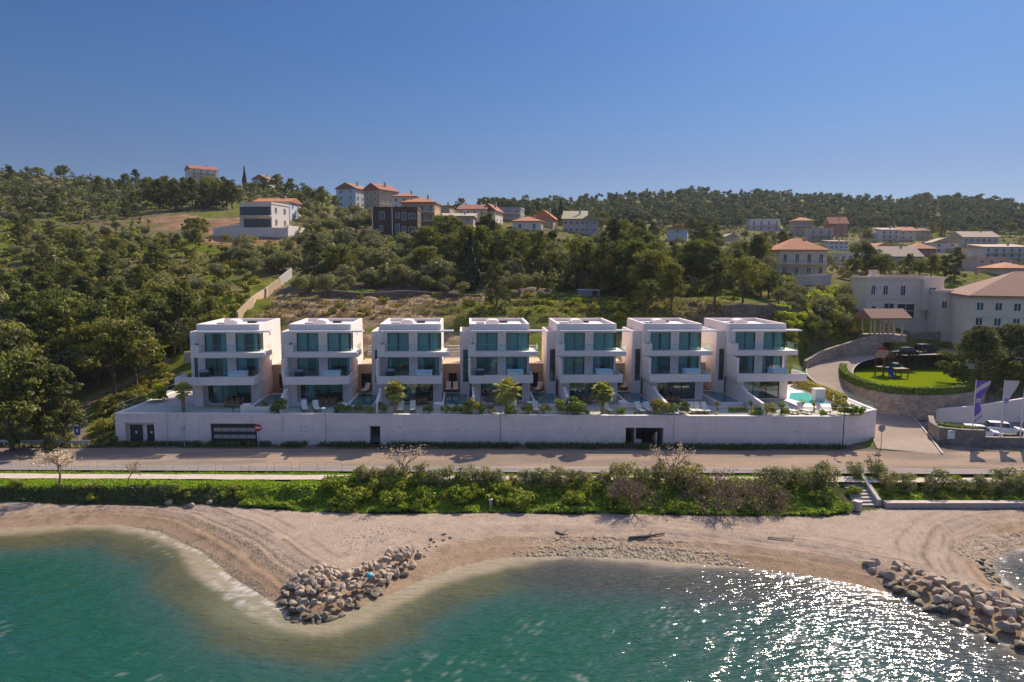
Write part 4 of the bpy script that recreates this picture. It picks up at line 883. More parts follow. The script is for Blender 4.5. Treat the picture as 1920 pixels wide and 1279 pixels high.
def cypress_proto(seed, H=12.0, R=1.1):
    rng = np.random.default_rng(seed); n = 2600; z = rng.uniform(0.04, 1, n); a = rng.uniform(0, 2*PI, n)
    r = R*np.sin(np.clip(z*1.06, 0, 1)**0.7*PI)**0.6*np.clip(1.15-z, 0, 1)*1.25*rng.uniform(0.6, 1.05, n)*(1+0.18*np.sin(3*a+9*z))
    C = np.stack([r*np.cos(a), r*np.sin(a), z*H], 1); Nn = np.stack([np.cos(a), np.sin(a), 0.3+0*a], 1)
    V, Qd = leaf_quads(C, Nn, 0.34, rng, 1.5, 0.5); root = empty('cypress_tree'); mesh_np('crown', V, Qd, MATS['cypress_leaf'], root)
    MB().tube((0, 0, -0.5), (0, 0, H*0.5), 0.18, 0.08, 6).build('trunk', MATS['pine_bark'], root); return root
def twig_tree(name, seed, H, R, trunk_h, leaf, nleaf, lsize, depth=4, bark='grey_bark', thick=0.10, multi=1):
    rng = np.random.default_rng(seed); mb = MB(); tips = []
    def grow(p, d, L_, r, dep):
        q = p+d*L_; mb.tube(tuple(p), tuple(q), r, r*0.62, 5, cap=False)
        if dep == 0: tips.append(q); return
        for k in range(3 if dep > 1 else 2):
            nd = unit(d+rng.normal(0, 0.62, 3)*np.array([1, 1, 0.55])+np.array([0, 0, 0.12])); grow(q, nd, L_*rng.uniform(0.6, 0.85), r*0.6, dep-1)
        if dep <= 2: tips.append(q)
    base = np.array([0., 0, -0.2])
    for k in range(multi):
        d = unit(np.array([rng.normal(0, 0.10 if multi == 1 else 0.55), rng.normal(0, 0.10 if multi == 1 else 0.55), 1.0])); grow(base, d, trunk_h, thick, depth)
    T = np.array(tips); V0 = np.array(mb.v); sc = np.array([R/np.percentile(np.abs(V0[:, :2]), 97)]*2+[H/V0[:, 2].max()]); 
    mb.v = [tuple(q) for q in V0*sc]; T = T*sc; root = empty(name); mb.build('trunk', MATS[bark], root)
    if nleaf:
        C = T[rng.integers(len(T), size=nleaf)]+rng.normal(0, 0.09*R/1.5+0.05, (nleaf, 3)); V, Qd = leaf_quads(C, rng.normal(0, 1, (nleaf, 3)), lsize, rng, 0.6); mesh_np('crown', V, Qd, MATS[leaf], root)
    return root
def palm_proto(seed, H=2.6, nl=95, Lf=1.45, skirt=True):
    rng = np.random.default_rng(seed); V = []; Qd = []; root = empty('palm_tree')
    for k in range(nl):
        a = rng.uniform(0, 2*PI); el_ = rng.uniform(-1.05, 1.4); L_ = Lf*rng.uniform(0.8, 1.1)
        d = np.array([math.cos(a)*math.cos(el_), math.sin(a)*math.cos(el_), math.sin(el_)]); side = unit(np.cross(d, [0, 0, 1.0])); upv = np.cross(side, d)
        o = np.array([0, 0, H]); hub = o+d*L_*0.48; 
        def q4(a_, b_, c_, e_): n = len(V); V.extend([a_, b_, c_, e_]); Qd.append((n, n+1, n+2, n+3))
        q4(o-side*.02, o+side*.02, hub+side*.02, hub-side*.02)
        nb = 11
        for j in range(nb):
            t = -1.25+2.5*j/(nb-1); dd = d*math.cos(t)+side*math.sin(t); ll = L_*0.55*(1-0.12*abs(t)); w = unit(np.cross(dd, upv))*0.075
            tip = hub+dd*ll-np.array([0, 0, 0.20*ll]); md = hub+dd*ll*0.55; q4(hub-w*.3, md-w, tip, md+w)
    mesh_np('crown', V, Qd, MATS['palm_leaf'], root)
    mb = MB(); prof = [(0.24, -0.2), (0.2, 0.3)]
    for k in range(8): prof += [(0.19+0.02*(k % 2), 0.3+(H-0.5)*k/8), (0.215, 0.3+(H-0.5)*(k+.5)/8)]
    mb.lathe(prof+[(0.12, H)], 10); mb.build('trunk', MATS['palm_bark'], root); return root
def spiky_proto(name, seed, n, L_, w, leaf='palm_leaf', stem=0.0, upb=0.4):
    rng = np.random.default_rng(seed); V = []; Qd = []
    for k in range(n):
        a = rng.uniform(0, 2*PI); e_ = rng.uniform(0.15, 1.4)*(1-upb)+upb*1.2; l = L_*rng.uniform(0.7, 1.1)
        d = np.array([math.cos(a)*math.cos(e_), math.sin(a)*math.cos(e_), math.sin(e_)]); s = unit(np.cross(d, [0, 0, 1.0]))*w; o = np.array([0, 0, stem]); m_ = o+d*l*0.5; t = o+d*l-np.array([0, 0, 0.18*l*math.cos(e_)])
        b = len(V); V += [o-s*.5, o+s*.5, m_+s, m_-s, t+s*.1, t-s*.1]; Qd += [(b, b+1, b+2, b+3), (b+3, b+2, b+4, b+5)]
    if stem:
        root = empty(name); mesh_np('crown', V, Qd, MATS[leaf], root); MB().tube((0, 0, -.1), (0, 0, stem), .09, .07, 7).build('stem', MATS['palm_bark'], root); return root
    return mesh_np(name, V, Qd, MATS[leaf])

PINES = [pine_proto('p', 1, R=3.6, lean=0.5), pine_proto('p', 2, R=3.1, low=0.22, lean=-0.3, nc=56), pine_proto('p', 3, R=4.2, low=0.42, lean=0.2), pine_proto('p', 4, R=2.8, low=0.18, lean=0.1, nc=54, leaf='dark_pine_leaf'),
         pine_proto('p', 5, R=3.9, low=0.35, lean=-0.6, leaf='dark_pine_leaf'), pine_proto('p', 6, R=3.3, low=0.5, lean=0.6, nc=40), pine_proto('p', 7, R=4.6, low=0.5, lean=0.0, nc=56, spread=1.05), pine_proto('p', 8, R=3.2, low=0.12, lean=0.1, nc=48, leaf='dark_pine_leaf')]
BIGP = [pine_proto('p', 9, H=9.5, R=5.0, low=0.2, nc=85, per=120, leaf='dark_pine_leaf', size=0.3)]
OLIVES = [bushy_proto('olive_tree', 20+k, 4.6+0.4*(k % 3), 2.7, 18, 95, 0.27, 'olive_leaf', trunk=1.0) for k in range(4)]
SHRUBS = [bushy_proto('shrub', 30+k, 1.7, 1.35, 9, 60, 0.22, 'shrub_leaf') for k in range(4)]
YSHRUBS = [bushy_proto('flowering_shrub', 40+k, 1.5, 1.3, 9, 60, 0.22, 'yellow_shrub_leaf') for k in range(2)]
CYPS = [cypress_proto(50), cypress_proto(51, 12, 1.5)]
USED = set()
GROUND = {}
def put(protos, P, sc, label, cat, group, rng, k=None, sz=1.0, name=None):
    pr = protos[int(rng.integers(len(protos))) if k is None else k % len(protos)]
    o = pr if pr.name not in USED else copy_tree(pr); USED.add(pr.name)
    o.location = tuple(P); o.rotation_euler = (0, 0, float(rng.uniform(0, 2*PI))); o.scale = (sc, sc, sc*sz)
    if name: o.name = name
    tag(o, label, cat, group); return o
# boxes of the far houses in the photo, so that scattered trees do not cover them: x0, x1, top, base, distance
HBOX = [(344, 416, 306, 338, 430), (405, 560, 372, 458, 206), (629, 692, 347, 388, 280), (677, 730, 349, 390, 275), (733, 786, 360, 394, 255), (749, 820, 370, 432, 215), (700, 783, 391, 440, 200), (816, 845, 384, 402, 260), (822, 892, 396, 425, 215), (853, 931, 385, 408, 240),
        (933, 977, 391, 417, 270), (958, 1022, 408, 430, 230), (998, 1042, 400, 424, 245), (1055, 1122, 392, 436, 235), (1240, 1292, 424, 446, 260), (1359, 1386, 440, 450, 300), (1400, 1466, 410, 434, 420), (1486, 1527, 408, 440, 380), (1554, 1591, 408, 440, 370), (1515, 1563, 427, 450, 330),
        (1455, 1556, 449, 518, 165), (1552, 1592, 449, 472, 280), (1650, 1720, 426, 455, 330), (1724, 1745, 428, 448, 340), (1632, 1736, 455, 486, 210), (1709, 1757, 458, 477, 240), (1747, 1798, 446, 472, 260), (1800, 1875, 436, 462, 290), (1840, 1930, 455, 490, 230), (1829, 1888, 482, 508, 180), (1877, 1940, 495, 506, 165), (1618, 1930, 505, 640, 120)]
def blocked(u, v, hp, D, frac=0.45):
    ru = hp*0.36
    for x0, x1, t, b, d in HBOX:
        if D < d+6 and x0-ru < u < x1+ru and v-hp < t+(b-t)*(1-frac*0.5) and v > t: return True
        if abs(D-d) < 9 and x0-ru < u < x1+ru: return True
    return False
def inpx(poly, rng, n):
    P = np.array(poly, float); x0, y0 = P.min(0); x1, y1 = P.max(0); out = []
    while len(out) < n:
        q = rng.uniform([x0, y0], [x1, y1], (4*n+8, 2)); out += list(q[inpoly(q[:, 0], q[:, 1], P)])
    return np.array(out[:n])
def scatter(name, protos, poly, n, hr, base_h, label, cat, group, seed, frac=0.45, avoid=None):
    rng = np.random.default_rng(seed); q = inpx(poly, rng, n); P, ok = cast(q[:, 0], q[:, 1])
    for (u, v), p, k in zip(q, P, ok):
        if not k: continue
        h = rng.uniform(*hr); D = p[1]; hp = h/D*1280
        if blocked(u, v, hp, D, frac): continue
        if inpoly(np.array(p[0]), np.array(p[1]), TERRACE) or pdist(np.array([p[0]]), np.array([p[1]]), UP_S)[0][0] < 5 or pdist(np.array([p[0]]), np.array([p[1]]), PATH)[0][0] < 2.2: continue
        if avoid and any(x0 < u < x1 and y0 < v < y1 for x0, x1, y0, y1 in avoid): continue
        put(protos, p-[0, 0, 0.15], h/base_h, label, cat, group, rng, name=name)
def plant_list(protos, L_, base_h, label, cat, group, seed):
    rng = np.random.default_rng(seed); a = np.array([l[:2] for l in L_], float); P, ok = cast(a[:, 0], a[:, 1])
    for i, (l, p) in enumerate(zip(L_, P)):
        D = p[1]; h = l[2]/1280*math.hypot(p[0]*0.07, D); lab = l[3] if len(l) > 3 else label
        put(protos, p-[0, 0, 0.2], h/base_h, lab, cat, None if len(l) > 3 else group, rng, l[4] if len(l) > 4 else None)
FIELD = [(480, 1180, 556, 600), (430, 560, 520, 600), (280, 560, 392, 450), (690, 800, 436, 450), (1440, 1640, 535, 570)]
plant_list(PINES, [(25, 845, 197), (85, 842, 176), (120, 836, 155), (45, 800, 189), (8, 770, 172), (215, 748, 159), (258, 735, 134), (185, 718, 147), (120, 715, 159), (60, 730, 168), (240, 690, 134), (300, 672, 105), (335, 655, 117),
    (365, 645, 96), (395, 628, 75), (280, 650, 105), (200, 660, 121), (120, 660, 121), (40, 660, 126), (90, 620, 105), (160, 610, 96), (230, 612, 88), (20, 605, 92), (300, 605, 79), (350, 596, 71), (60, 572, 71), (130, 562, 75), (200, 560, 67), (265, 556, 63)],
    10, 'tall pine in the dark wood at the left, above the road and the footpath', 'pine tree', 'pines of the left wood', 101)
plant_list(PINES, [(20, 346, 34), (72, 340, 26, 'left one of two round pines standing apart on the left skyline', 6), (120, 340, 30, 'right one of two round pines standing apart on the left skyline', 6), (185, 368, 36), (235, 372, 44), (255, 352, 34), (300, 392, 56), (328, 398, 60), (362, 394, 60), (392, 390, 56), (420, 374, 42), (205, 360, 26), (250, 398, 38), (152, 352, 22), (278, 372, 40), (345, 380, 45)],
    10, 'pine on the left skyline ridge, left of the white apartment block', 'pine tree', 'pines of the left ridge', 102)
plant_list(PINES, [(495, 362, 30), (520, 362, 36), (547, 366, 32), (475, 372, 30), (605, 392, 42), (580, 384, 34), (560, 390, 30), (440, 378, 30), (628, 392, 26), (535, 380, 28)], 10, 'pine on the ridge between the apartment block and the grey-blue gabled house', 'pine tree', 'pines above the white modern house', 103)
plant_list(PINES, [(930, 577, 92, 'lone dense round tree with foliage to the ground in the field behind the villas', 7), (1392, 568, 92, 'large dark umbrella-crowned pine, right one of the pair behind the right villas', 6), (1340, 572, 88, 'big dark pine, left one of the pair behind the right villas', 4), (1258, 582, 95, 'broad pine standing in front of the wood edge, behind the sixth villa', 0), (1215, 590, 72, 'olive-brown low-crowned pine at the field edge behind the fifth villa', 2),
    (1150, 525, 118, 'tallest dark pine of the central wood, left of the blue-grey gable', 3), (1090, 545, 105), (1300, 545, 95), (915, 498, 100), (838, 490, 90), (800, 500, 78), (640, 530, 75), (590, 530, 90), (1035, 500, 70), (985, 505, 65), (1440, 560, 60), (1180, 560, 85), (1420, 520, 70), (1260, 520, 70)],
    10, 'pine in the central wood between the field and the hillside houses', 'pine tree', 'pines of the central wood', 104)
plant_list(CYPS, [(459, 352, 38, 'slim dark cypress on the skyline right of the white apartment block', 0), (1051, 424, 50, 'dark cypress beside the pink house with the pale tiled roof', 1), (882, 545, 108, 'tall dark cypress rising in the middle of the central wood', 1), (936, 398, 18), (951, 398, 16), (978, 396, 22), (985, 396, 20), (1020, 392, 16)], 12, 'small pointed cypress on the ridge behind the hillside houses', 'cypress', 'ridge cypresses', 105)
plant_list(PINES, [(1625, 528, 78, 'dark leaning pine, left of the cluster behind the cream hotel building', 4), (1650, 532, 62, 'low spreading pine just behind the flat beige roof terrace', 6), (1702, 520, 48), (1745, 522, 50), (1790, 525, 66, 'dense dark pine, right of the cluster behind the cream hotel building', 7), (1770, 520, 45), (1722, 524, 40)], 10, 'pine of the row behind the cream hotel building', 'pine tree', 'pines behind the hotel', 106)
plant_list(BIGP, [(1832, 722, 128, 'big dark pine beside the lawn, left one of two in front of the hotel', 0), (1895, 722, 132, 'big dark pine in front of the hotel, right one of two, by the flags', 0)], 10, '', 'pine tree', None, 107)
for o in [q for q in COL.objects if q.get('label', '').startswith('big dark pine') and 'hotel' in q['label']]: o.scale = (o.scale[0]*1.1, o.scale[1]*1.0, o.scale[2])
scatter('pine_tree', PINES, [(0, 365), (430, 400), (430, 520), (300, 560), (0, 560)], 26, (5, 8), 10, 'scattered pine on the left hillside among grey-green bushes', 'pine tree', 'pines scattered on the left hillside', 111, avoid=FIELD)
scatter('olive_tree', OLIVES, [(0, 360), (430, 405), (430, 600), (340, 610), (0, 590)], 130, (2.2, 4.2), 4.8, 'grey-green bushy tree on the left hillside', 'olive tree', 'bushy trees of the left hillside', 112, avoid=FIELD)
scatter('broadleaf_tree', OLIVES, [(0, 600), (380, 600), (330, 690), (200, 740), (0, 740)], 34, (4, 7), 4.8, 'paler bushy tree among the dark pines of the left wood', 'tree', 'paler trees of the left wood', 124)
scatter('pine_tree', PINES, [(285, 374), (440, 374), (440, 394), (290, 397)], 22, (8, 12), 10, 'pine of the dense clump below the white apartment block', 'pine tree', 'pines below the apartment block', 125)
scatter('olive_tree', OLIVES, [(420, 450), (560, 440), (700, 450), (700, 545), (545, 515), (440, 590)], 95, (3, 5), 4.8, 'grey olive tree on the slope below the white modern house', 'olive tree', 'olive trees left of the central wood', 113, avoid=[FIELD[1], FIELD[2]])
scatter('olive_tree', OLIVES, [(560, 545), (900, 535), (1180, 545), (1180, 556), (560, 558)], 26, (2.5, 4), 4.8, 'olive bush along the stone bank at the top of the field', 'olive tree', 'olive bushes on the field bank', 114)
scatter('pine_tree', PINES, [(700, 452), (1120, 462), (1440, 480), (1440, 555), (1180, 575), (1100, 535), (760, 530)], 95, (7.5, 11.5), 10, 'pine in the central wood between the field and the hillside houses', 'pine tree', 'pines of the central wood', 115)
scatter('broadleaf_tree', OLIVES, [(690, 455), (1440, 480), (1440, 555), (1100, 540), (700, 540)], 120, (3.5, 6.5), 4.8, 'grey-green tree in the undergrowth of the central wood', 'olive tree', 'undergrowth of the central wood', 116)
scatter('broadleaf_tree', OLIVES, [(560, 388), (700, 400), (1120, 436), (1120, 455), (800, 440), (560, 440)], 70, (3, 5), 4.8, 'garden tree between the hillside houses', 'olive tree', 'garden trees of the hillside houses', 117, 0.3)
scatter('pine_tree', PINES, [(560, 375), (700, 392), (1120, 432), (1120, 445), (560, 400)], 26, (5, 9), 10, 'pine between the hillside houses', 'pine tree', 'pines between the houses', 118, 0.3)
scatter('pine_tree', PINES, [(1120, 436), (1480, 440), (1480, 500), (1120, 480)], 40, (6, 10), 10, 'pine on the valley slope right of the hillside houses', 'pine tree', 'pines of the valley slope', 119)
scatter('olive_tree', OLIVES, [(1120, 430), (1500, 430), (1920, 450), (1920, 500), (1560, 530), (1120, 500)], 105, (3, 6), 4.8, 'bushy tree among the scattered valley houses', 'olive tree', 'bushy valley trees', 120)
scatter('pine_tree', PINES, [(1480, 425), (1920, 445), (1920, 470), (1480, 455)], 24, (5, 9), 10, 'pine above the scattered valley houses on the right', 'pine tree', 'pines above the valley houses', 121)
scatter('olive_tree', OLIVES, [(1480, 585), (1600, 575), (1640, 600), (1650, 640), (1560, 640), (1500, 655)], 16, (2.5, 4.2), 4.8, 'grey-green bush on the slope between the right villa and the gazebo', 'olive tree', 'bushes on the slope by the gazebo', 122)
scatter('broadleaf_tree', OLIVES, [(1450, 555), (1620, 540), (1620, 580), (1450, 600)], 16, (2, 4), 4.8, 'small tree in the overgrown garden left of the hotel', 'olive tree', 'small trees in the overgrown garden', 123)
scatter('shrub', SHRUBS, [(0, 370), (430, 410), (560, 470), (430, 600), (330, 680), (0, 600)], 190, (1.2, 2.6), 1.7, 'low scrub bush on the left hillside', 'bush', 'scrub of the left hillside', 131, avoid=[FIELD[2]])
scatter('shrub', SHRUBS, [(500, 560), (1180, 552), (1400, 590), (1180, 600), (480, 600)], 60, (0.5, 1.3), 1.7, 'weedy bush in the bare field behind the villas', 'bush', 'bushes of the field', 132)
scatter('shrub', SHRUBS, [(1440, 592), (1640, 578), (1650, 645), (1500, 668)], 50, (0.9, 2.0), 1.7, 'scrub bush on the slope between the right villa and the gazebo', 'bush', 'scrub by the gazebo', 137)
scatter('flowering_shrub', YSHRUBS, [(1440, 545), (1620, 535), (1615, 580), (1500, 640), (1450, 600)], 60, (1.2, 2.2), 1.5, 'yellow-green flowering bush in the overgrown garden left of the hotel', 'bush', 'yellow bushes of the overgrown garden', 133)
scatter('flowering_shrub', YSHRUBS, [(0, 420), (430, 440), (560, 470), (420, 600), (0, 560)], 80, (1.0, 1.8), 1.5, 'yellow-green flowering bush on the left hillside', 'bush', 'yellow bushes of the left hillside', 134, avoid=[FIELD[2]])
scatter('flowering_shrub', YSHRUBS, [(1040, 560), (1180, 565), (1180, 592), (960, 592)], 26, (0.7, 1.3), 1.5, 'bright green weed clump in the field behind the middle villas', 'bush', 'green weed clumps of the field', 135)
scatter('shrub', SHRUBS, [(150, 770), (215, 740), (330, 660), (350, 700), (220, 790), (205, 845), (170, 845)], 55, (0.8, 1.8), 1.7, 'leafy bush beside the footpath left of the villa terrace', 'bush', 'bushes by the footpath', 136)
# distant woods read as one mass
def far_wood(name, poly, n, hr, seed, leaf='far_leaf', per=90, size=1.0, near=150):
    rng = np.random.default_rng(seed); q = inpx(poly, rng, n); P, ok = cast(q[:, 0], q[:, 1]); Vs = []
    for (u, v), p, k in zip(q, P, ok):
        if not k or p[1] < near: continue
        h = rng.uniform(*hr)
        if any(x0 < u < x1 and y0 < v < y1 for x0, x1, y0, y1 in FIELD[2:4]): continue
        if blocked(u, v, h/p[1]*1280, p[1], 0.2): continue
        R = h*rng.uniform(0.36, 0.55); nc = 7; cl = []
        for _ in range(nc):
            a = rng.uniform(0, 2*PI); r = R*rng.uniform(0, 0.75); cl.append(((p[0]+r*math.cos(a), p[1]+r*math.sin(a), p[2]+h*rng.uniform(0.35, 0.88)), (R*0.42, R*0.42, R*0.3)))
        V, _ = crown(rng, cl, per//nc, size*h/8.0, lo=0.5); Vs.append(V)
    V = np.vstack(Vs); return tag(mesh_np(name, V, np.arange(len(V)).reshape(-1, 4), MATS[leaf]), kind='stuff')
far_wood('far_wood', [(900, 392), (1000, 382), (1110, 376), (1140, 372), (1300, 364), (1450, 366), (1560, 378), (1750, 372), (1930, 396), (2150, 400), (2150, 455), (1900, 440), (1480, 432), (1120, 432), (900, 400)], 2300, (4.5, 10), 141, 'far_leaf', 110)
far_wood('far_wood', [(-120, 320), (100, 332), (340, 352), (560, 358), (620, 378), (560, 392), (300, 395), (-120, 370)], 330, (3.5, 6), 142, 'far_leaf', 90, 0.8)
far_wood('far_scrub', [(-150, 350), (430, 405), (430, 600), (-150, 620)], 900, (1.0, 2.6), 143, 'shrub_leaf', 49, 1.4, 105)
far_wood('undergrowth', [(560, 378), (1120, 432), (1500, 428), (1930, 445), (1930, 520), (1560, 530), (1440, 560), (1180, 556), (1000, 545), (700, 545), (560, 440)], 1300, (1.5, 4.0), 145, 'olive_leaf', 63, 1.2, 118)
plant_list(PINES, [(1735, 385, 26, 'round umbrella pine rising above the far right ridge', 6), (1610, 384, 20), (1665, 386, 18), (1700, 384, 16), (1835, 392, 18), (1868, 394, 20), (1905, 396, 16), (1420, 372, 20), (1390, 372, 18), (1290, 368, 16), (1180, 376, 18)], 10, 'pine on the skyline of the far right ridge', 'pine tree', 'skyline pines of the far ridge', 144)

far_wood('field_weeds', [(470, 600), (520, 560), (900, 556), (1180, 552), (1440, 575), (1440, 600), (1180, 600)], 380, (0.25, 0.7), 146, 'shrub_leaf', 28, 1.9, 100)
far_wood('dry_weeds', [(470, 600), (520, 560), (900, 556), (1180, 552), (1440, 575), (1440, 600), (1180, 600)], 1500, (0.2, 0.5), 147, 'dry_leaf', 28, 2.0, 100)
far_wood('far_scrub', [(-150, 325), (120, 338), (430, 356), (430, 400), (280, 400), (200, 420), (-150, 420)], 760, (1.5, 4.2), 148, 'far_leaf', 70, 1.0, 150)
# planting along the road bank
OLEAN = [bushy_proto('oleander_bush', 60+k, 2.3, 1.35, 12, 100, 0.20, 'oleander_leaf', asp=0.35, squash=1.1, up=0.6) for k in range(3)]
BRAM = [bushy_proto('bramble_bush', 70+k, 1.7, 1.7, 12, 110, 0.20, 'bramble_leaf', asp=0.8) for k in range(3)]
def at_v(px, v, py=900):
    lo, hi = 35.0, 110.0
    for _ in range(40):
        m_ = (lo+hi)/2; p = atY(px, py, m_)
        if p[1] < float(wally(p[0]))+v: lo = m_
        else: hi = m_
    return p
rng = np.random.default_rng(7)
for px in (688, 712, 745, 800, 826, 852, 880, 905, 935, 968, 1000, 1030, 1068, 1100, 1130):
    p = at_v(px, -14.0); h = float(height(p[0], p[1])); put(OLEAN, (p[0], p[1], h-0.1), rng.uniform(0.8, 1.12), 'grey-green oleander in the hedge row along the footpath, left of the bare bushes', 'bush', 'oleanders left of the bare bushes', rng)
for px in (1170, 1205, 1245, 1285, 1440, 1470, 1500, 1525, 1550):
    p = at_v(px, -14.0); put(OLEAN, (p[0], p[1], float(height(p[0], p[1]))-0.1), rng.uniform(0.9, 1.35), 'tall grey-green oleander between the bare bushes and the beach stairs', 'bush', 'oleanders left of the beach stairs', rng)
for px, s in ((1600, 0.8), (1640, 0.9), (1668, 1.0), (1700, 0.85), (1752, 1.1), (1805, 0.8), (1848, 0.95), (1885, 1.1), (1915, 1.2)):
    p = at_v(px, -11.2 if px < 1660 else -13.6); put(OLEAN, (p[0], p[1], float(height(p[0], p[1]))-0.1), s, 'grey-green oleander along the road, right of the beach stairs', 'bush', 'oleanders right of the beach stairs', rng)
for k in range(85):
    x = rng.uniform(-13, 34.0) if k < 65 else rng.uniform(-62, -13); y0 = float(np.interp(x, FX, FY)); y1 = float(np.interp(x, BX, BY)); y = y0+(y1-y0)*rng.uniform(0.12, 0.95)+ (0.0 if x > -13 else 0.2)
    s = rng.uniform(0.55, 1.05) if x > -13 else rng.uniform(0.3, 0.5)
    put(BRAM, (x, y, float(height(x, y))-0.15), s, 'leafy green bramble mound on the bank above the central beach' if x > -13 else 'small bramble mound on the low bank above the left bay', 'bush', 'bramble mounds above the central beach' if x > -13 else 'bramble mounds above the left bay', rng)
for k in range(26):
    x = rng.uniform(36, 56); y0 = float(np.interp(x, FX, FY)); y1 = float(np.interp(x, BX, BY)); y = y0+0.7+(y1-y0)*rng.uniform(0.1, 0.8)
    put(BRAM, (x, y, float(height(x, y))-0.15), rng.uniform(0.3, 0.6), 'small bramble mound on the green bank right of the beach stairs', 'bush', 'bramble mounds right of the stairs', rng)
def cover(name, x0, x1, f0, f1, n, size, hmax, leaf, seed, asp=0.8):
    rng = np.random.default_rng(seed); x = rng.uniform(x0, x1, n); y0 = np.interp(x, FX, FY); y1 = np.interp(x, BX, BY); y = y0+(y1-y0)*rng.uniform(f0, f1, n)+0.5*(fbm(x*0.8, x*0+3.1, 3, 3)-0.5)
    STX = ((x > 34.6) & (x < 38.0)) if x1 > 34 else np.zeros(n, bool); x, y = x[~STX], y[~STX]; n = len(x)
    lump = fbm(x*0.6, y*0.9, 17, 3); z = height(x, y)+np.maximum(0, lump-0.35)*hmax*2*rng.uniform(0.3, 1, n)
    V, Qd = leaf_quads(np.stack([x, y, z], 1), np.tile([0, -0.5, 1.0], (n, 1)), size, rng, asp, 0.6); return tag(mesh_np(name, V, Qd, MATS[leaf]), kind='stuff')
cover('ground_cover', -21, 34.9, -0.02, 1.0, 60000, 0.19, 0.8, 'ivy_leaf', 201); cover('ground_cover', -75, -19.5, 0.15, 1.05, 30000, 0.15, 0.35, 'weed_leaf', 202); cover('ground_cover', 34.7, 80, 0.05, 1.0, 26000, 0.18, 0.5, 'ivy_leaf', 203)
def blades(name, x0, x1, va, vb, n, h, leaf, seed, w=0.05):
    rng = np.random.default_rng(seed); x = rng.uniform(x0, x1, n); v = rng.uniform(0, 1, n); va_ = va(x) if callable(va) else va; vb_ = vb(x) if callable(vb) else vb
    y = wally(x)+va_+(vb_-va_)*v; keep = fbm(x*0.5, y*0.8, 5, 3) > 0.36; x, y = x[keep], y[keep]; n = len(x); z = height(x, y)
    a = rng.uniform(0, 2*PI, n); d = np.stack([np.cos(a), np.sin(a), 0*a], 1)*w; t = np.stack([rng.normal(0, 0.4, n), rng.normal(0, 0.4, n), np.ones(n)], 1)*h*rng.uniform(0.5, 1.3, n)[:, None]; o = np.stack([x, y, z-0.02], 1)
    V = np.stack([o-d, o+d, o+d*.4+t, o-d*.4+t], 1).reshape(-1, 3); return tag(mesh_np(name, V, np.arange(4*n).reshape(-1, 4), MATS[leaf]), kind='stuff')
blades('grass', -80, 75, lambda x: np.interp(x, BX, BY)-wally(x)-0.4, -12.95, 42000, 0.17, 'grass_blade', 211, 0.06); blades('grass', -80, 75, -11.35, -10.6, 12000, 0.14, 'grass_blade', 212, 0.05)
blades('weeds', -41, 44, -0.85, -0.05, 9000, 0.42, 'weed_leaf', 213, 0.07); blades('weeds', -75, -41, -1.7, 2.5, 7000, 0.3, 'weed_leaf', 214, 0.07)
# bare trees and bushes by the beach
BT = [twig_tree('bare_tree', 81, 3.1, 2.0, 1.1, 'blossom_leaf', 900, 0.13), twig_tree('bare_tree', 82, 2.6, 1.3, 1.0, 'twig_leaf', 120, 0.1), twig_tree('bare_tree', 83, 3.9, 1.9, 1.5, 'blossom_leaf', 420, 0.11, bark='grey_bark')]
for k, (px, vv_, sc, lab) in enumerate(((110, -14.4, 1.0, 'small leaning tree with pale pinkish leaves on the grass strip, leftmost'), (238, -14.4, 1.0, 'small bare tree with a bent trunk on the grass strip at the left'), (760, -13.9, 1.0, 'small tree with sparse pinkish leaves behind the left end of the oleanders'))):
    p = at_v(px, vv_); o = BT[k]; o.location = (p[0], p[1], float(height(p[0], p[1]))); tag(o, lab, 'tree')
t3 = copy_tree(BT[2]); p = at_v(1258, -13.6); t3.location = (p[0], p[1], float(height(p[0], p[1]))); t3.rotation_euler = (0, 0, 2.0); tag(t3, 'small flat-topped bare tree in front of the open garage in the white wall', 'tree')
t4 = copy_tree(BT[1]); p = at_v(1646, -10.9); t4.location = (p[0], p[1], ROADZ-0.1); t4.rotation_euler = (0, 0, 2.0); tag(t4, 'thin leafless sapling by the road just right of the white wall end', 'tree')
BB = [twig_tree('bare_bush', 91, 3.3, 2.0, 0.6, 'twig_leaf', 300, 0.09, depth=4, thick=0.05, multi=9), twig_tree('bare_bush', 92, 3.0, 2.2, 0.6, 'twig_leaf', 900, 0.10, depth=4, thick=0.05, multi=11)]
for k, (px, v, s, lab) in enumerate(((1185, -17.6, 1.05, 'leafless grey-brown bush hanging over the bank, leftmost of the bare bushes'), (1345, -16.6, 1.3, 'rounded leafless reddish-brown bush on the bank, largest of the bare bushes'), (1430, -16.9, 1.05, 'leafless brown bush between the largest bare bush and the beach stairs'))):
    o = BB[k] if k < 2 else copy_tree(BB[1]); p = at_v(px, v); o.location = (p[0], p[1], float(height(p[0], p[1]))-0.2); o.scale = (s, s, s); o.rotation_euler = (0, 0, k*1.3); tag(o, lab, 'bush')
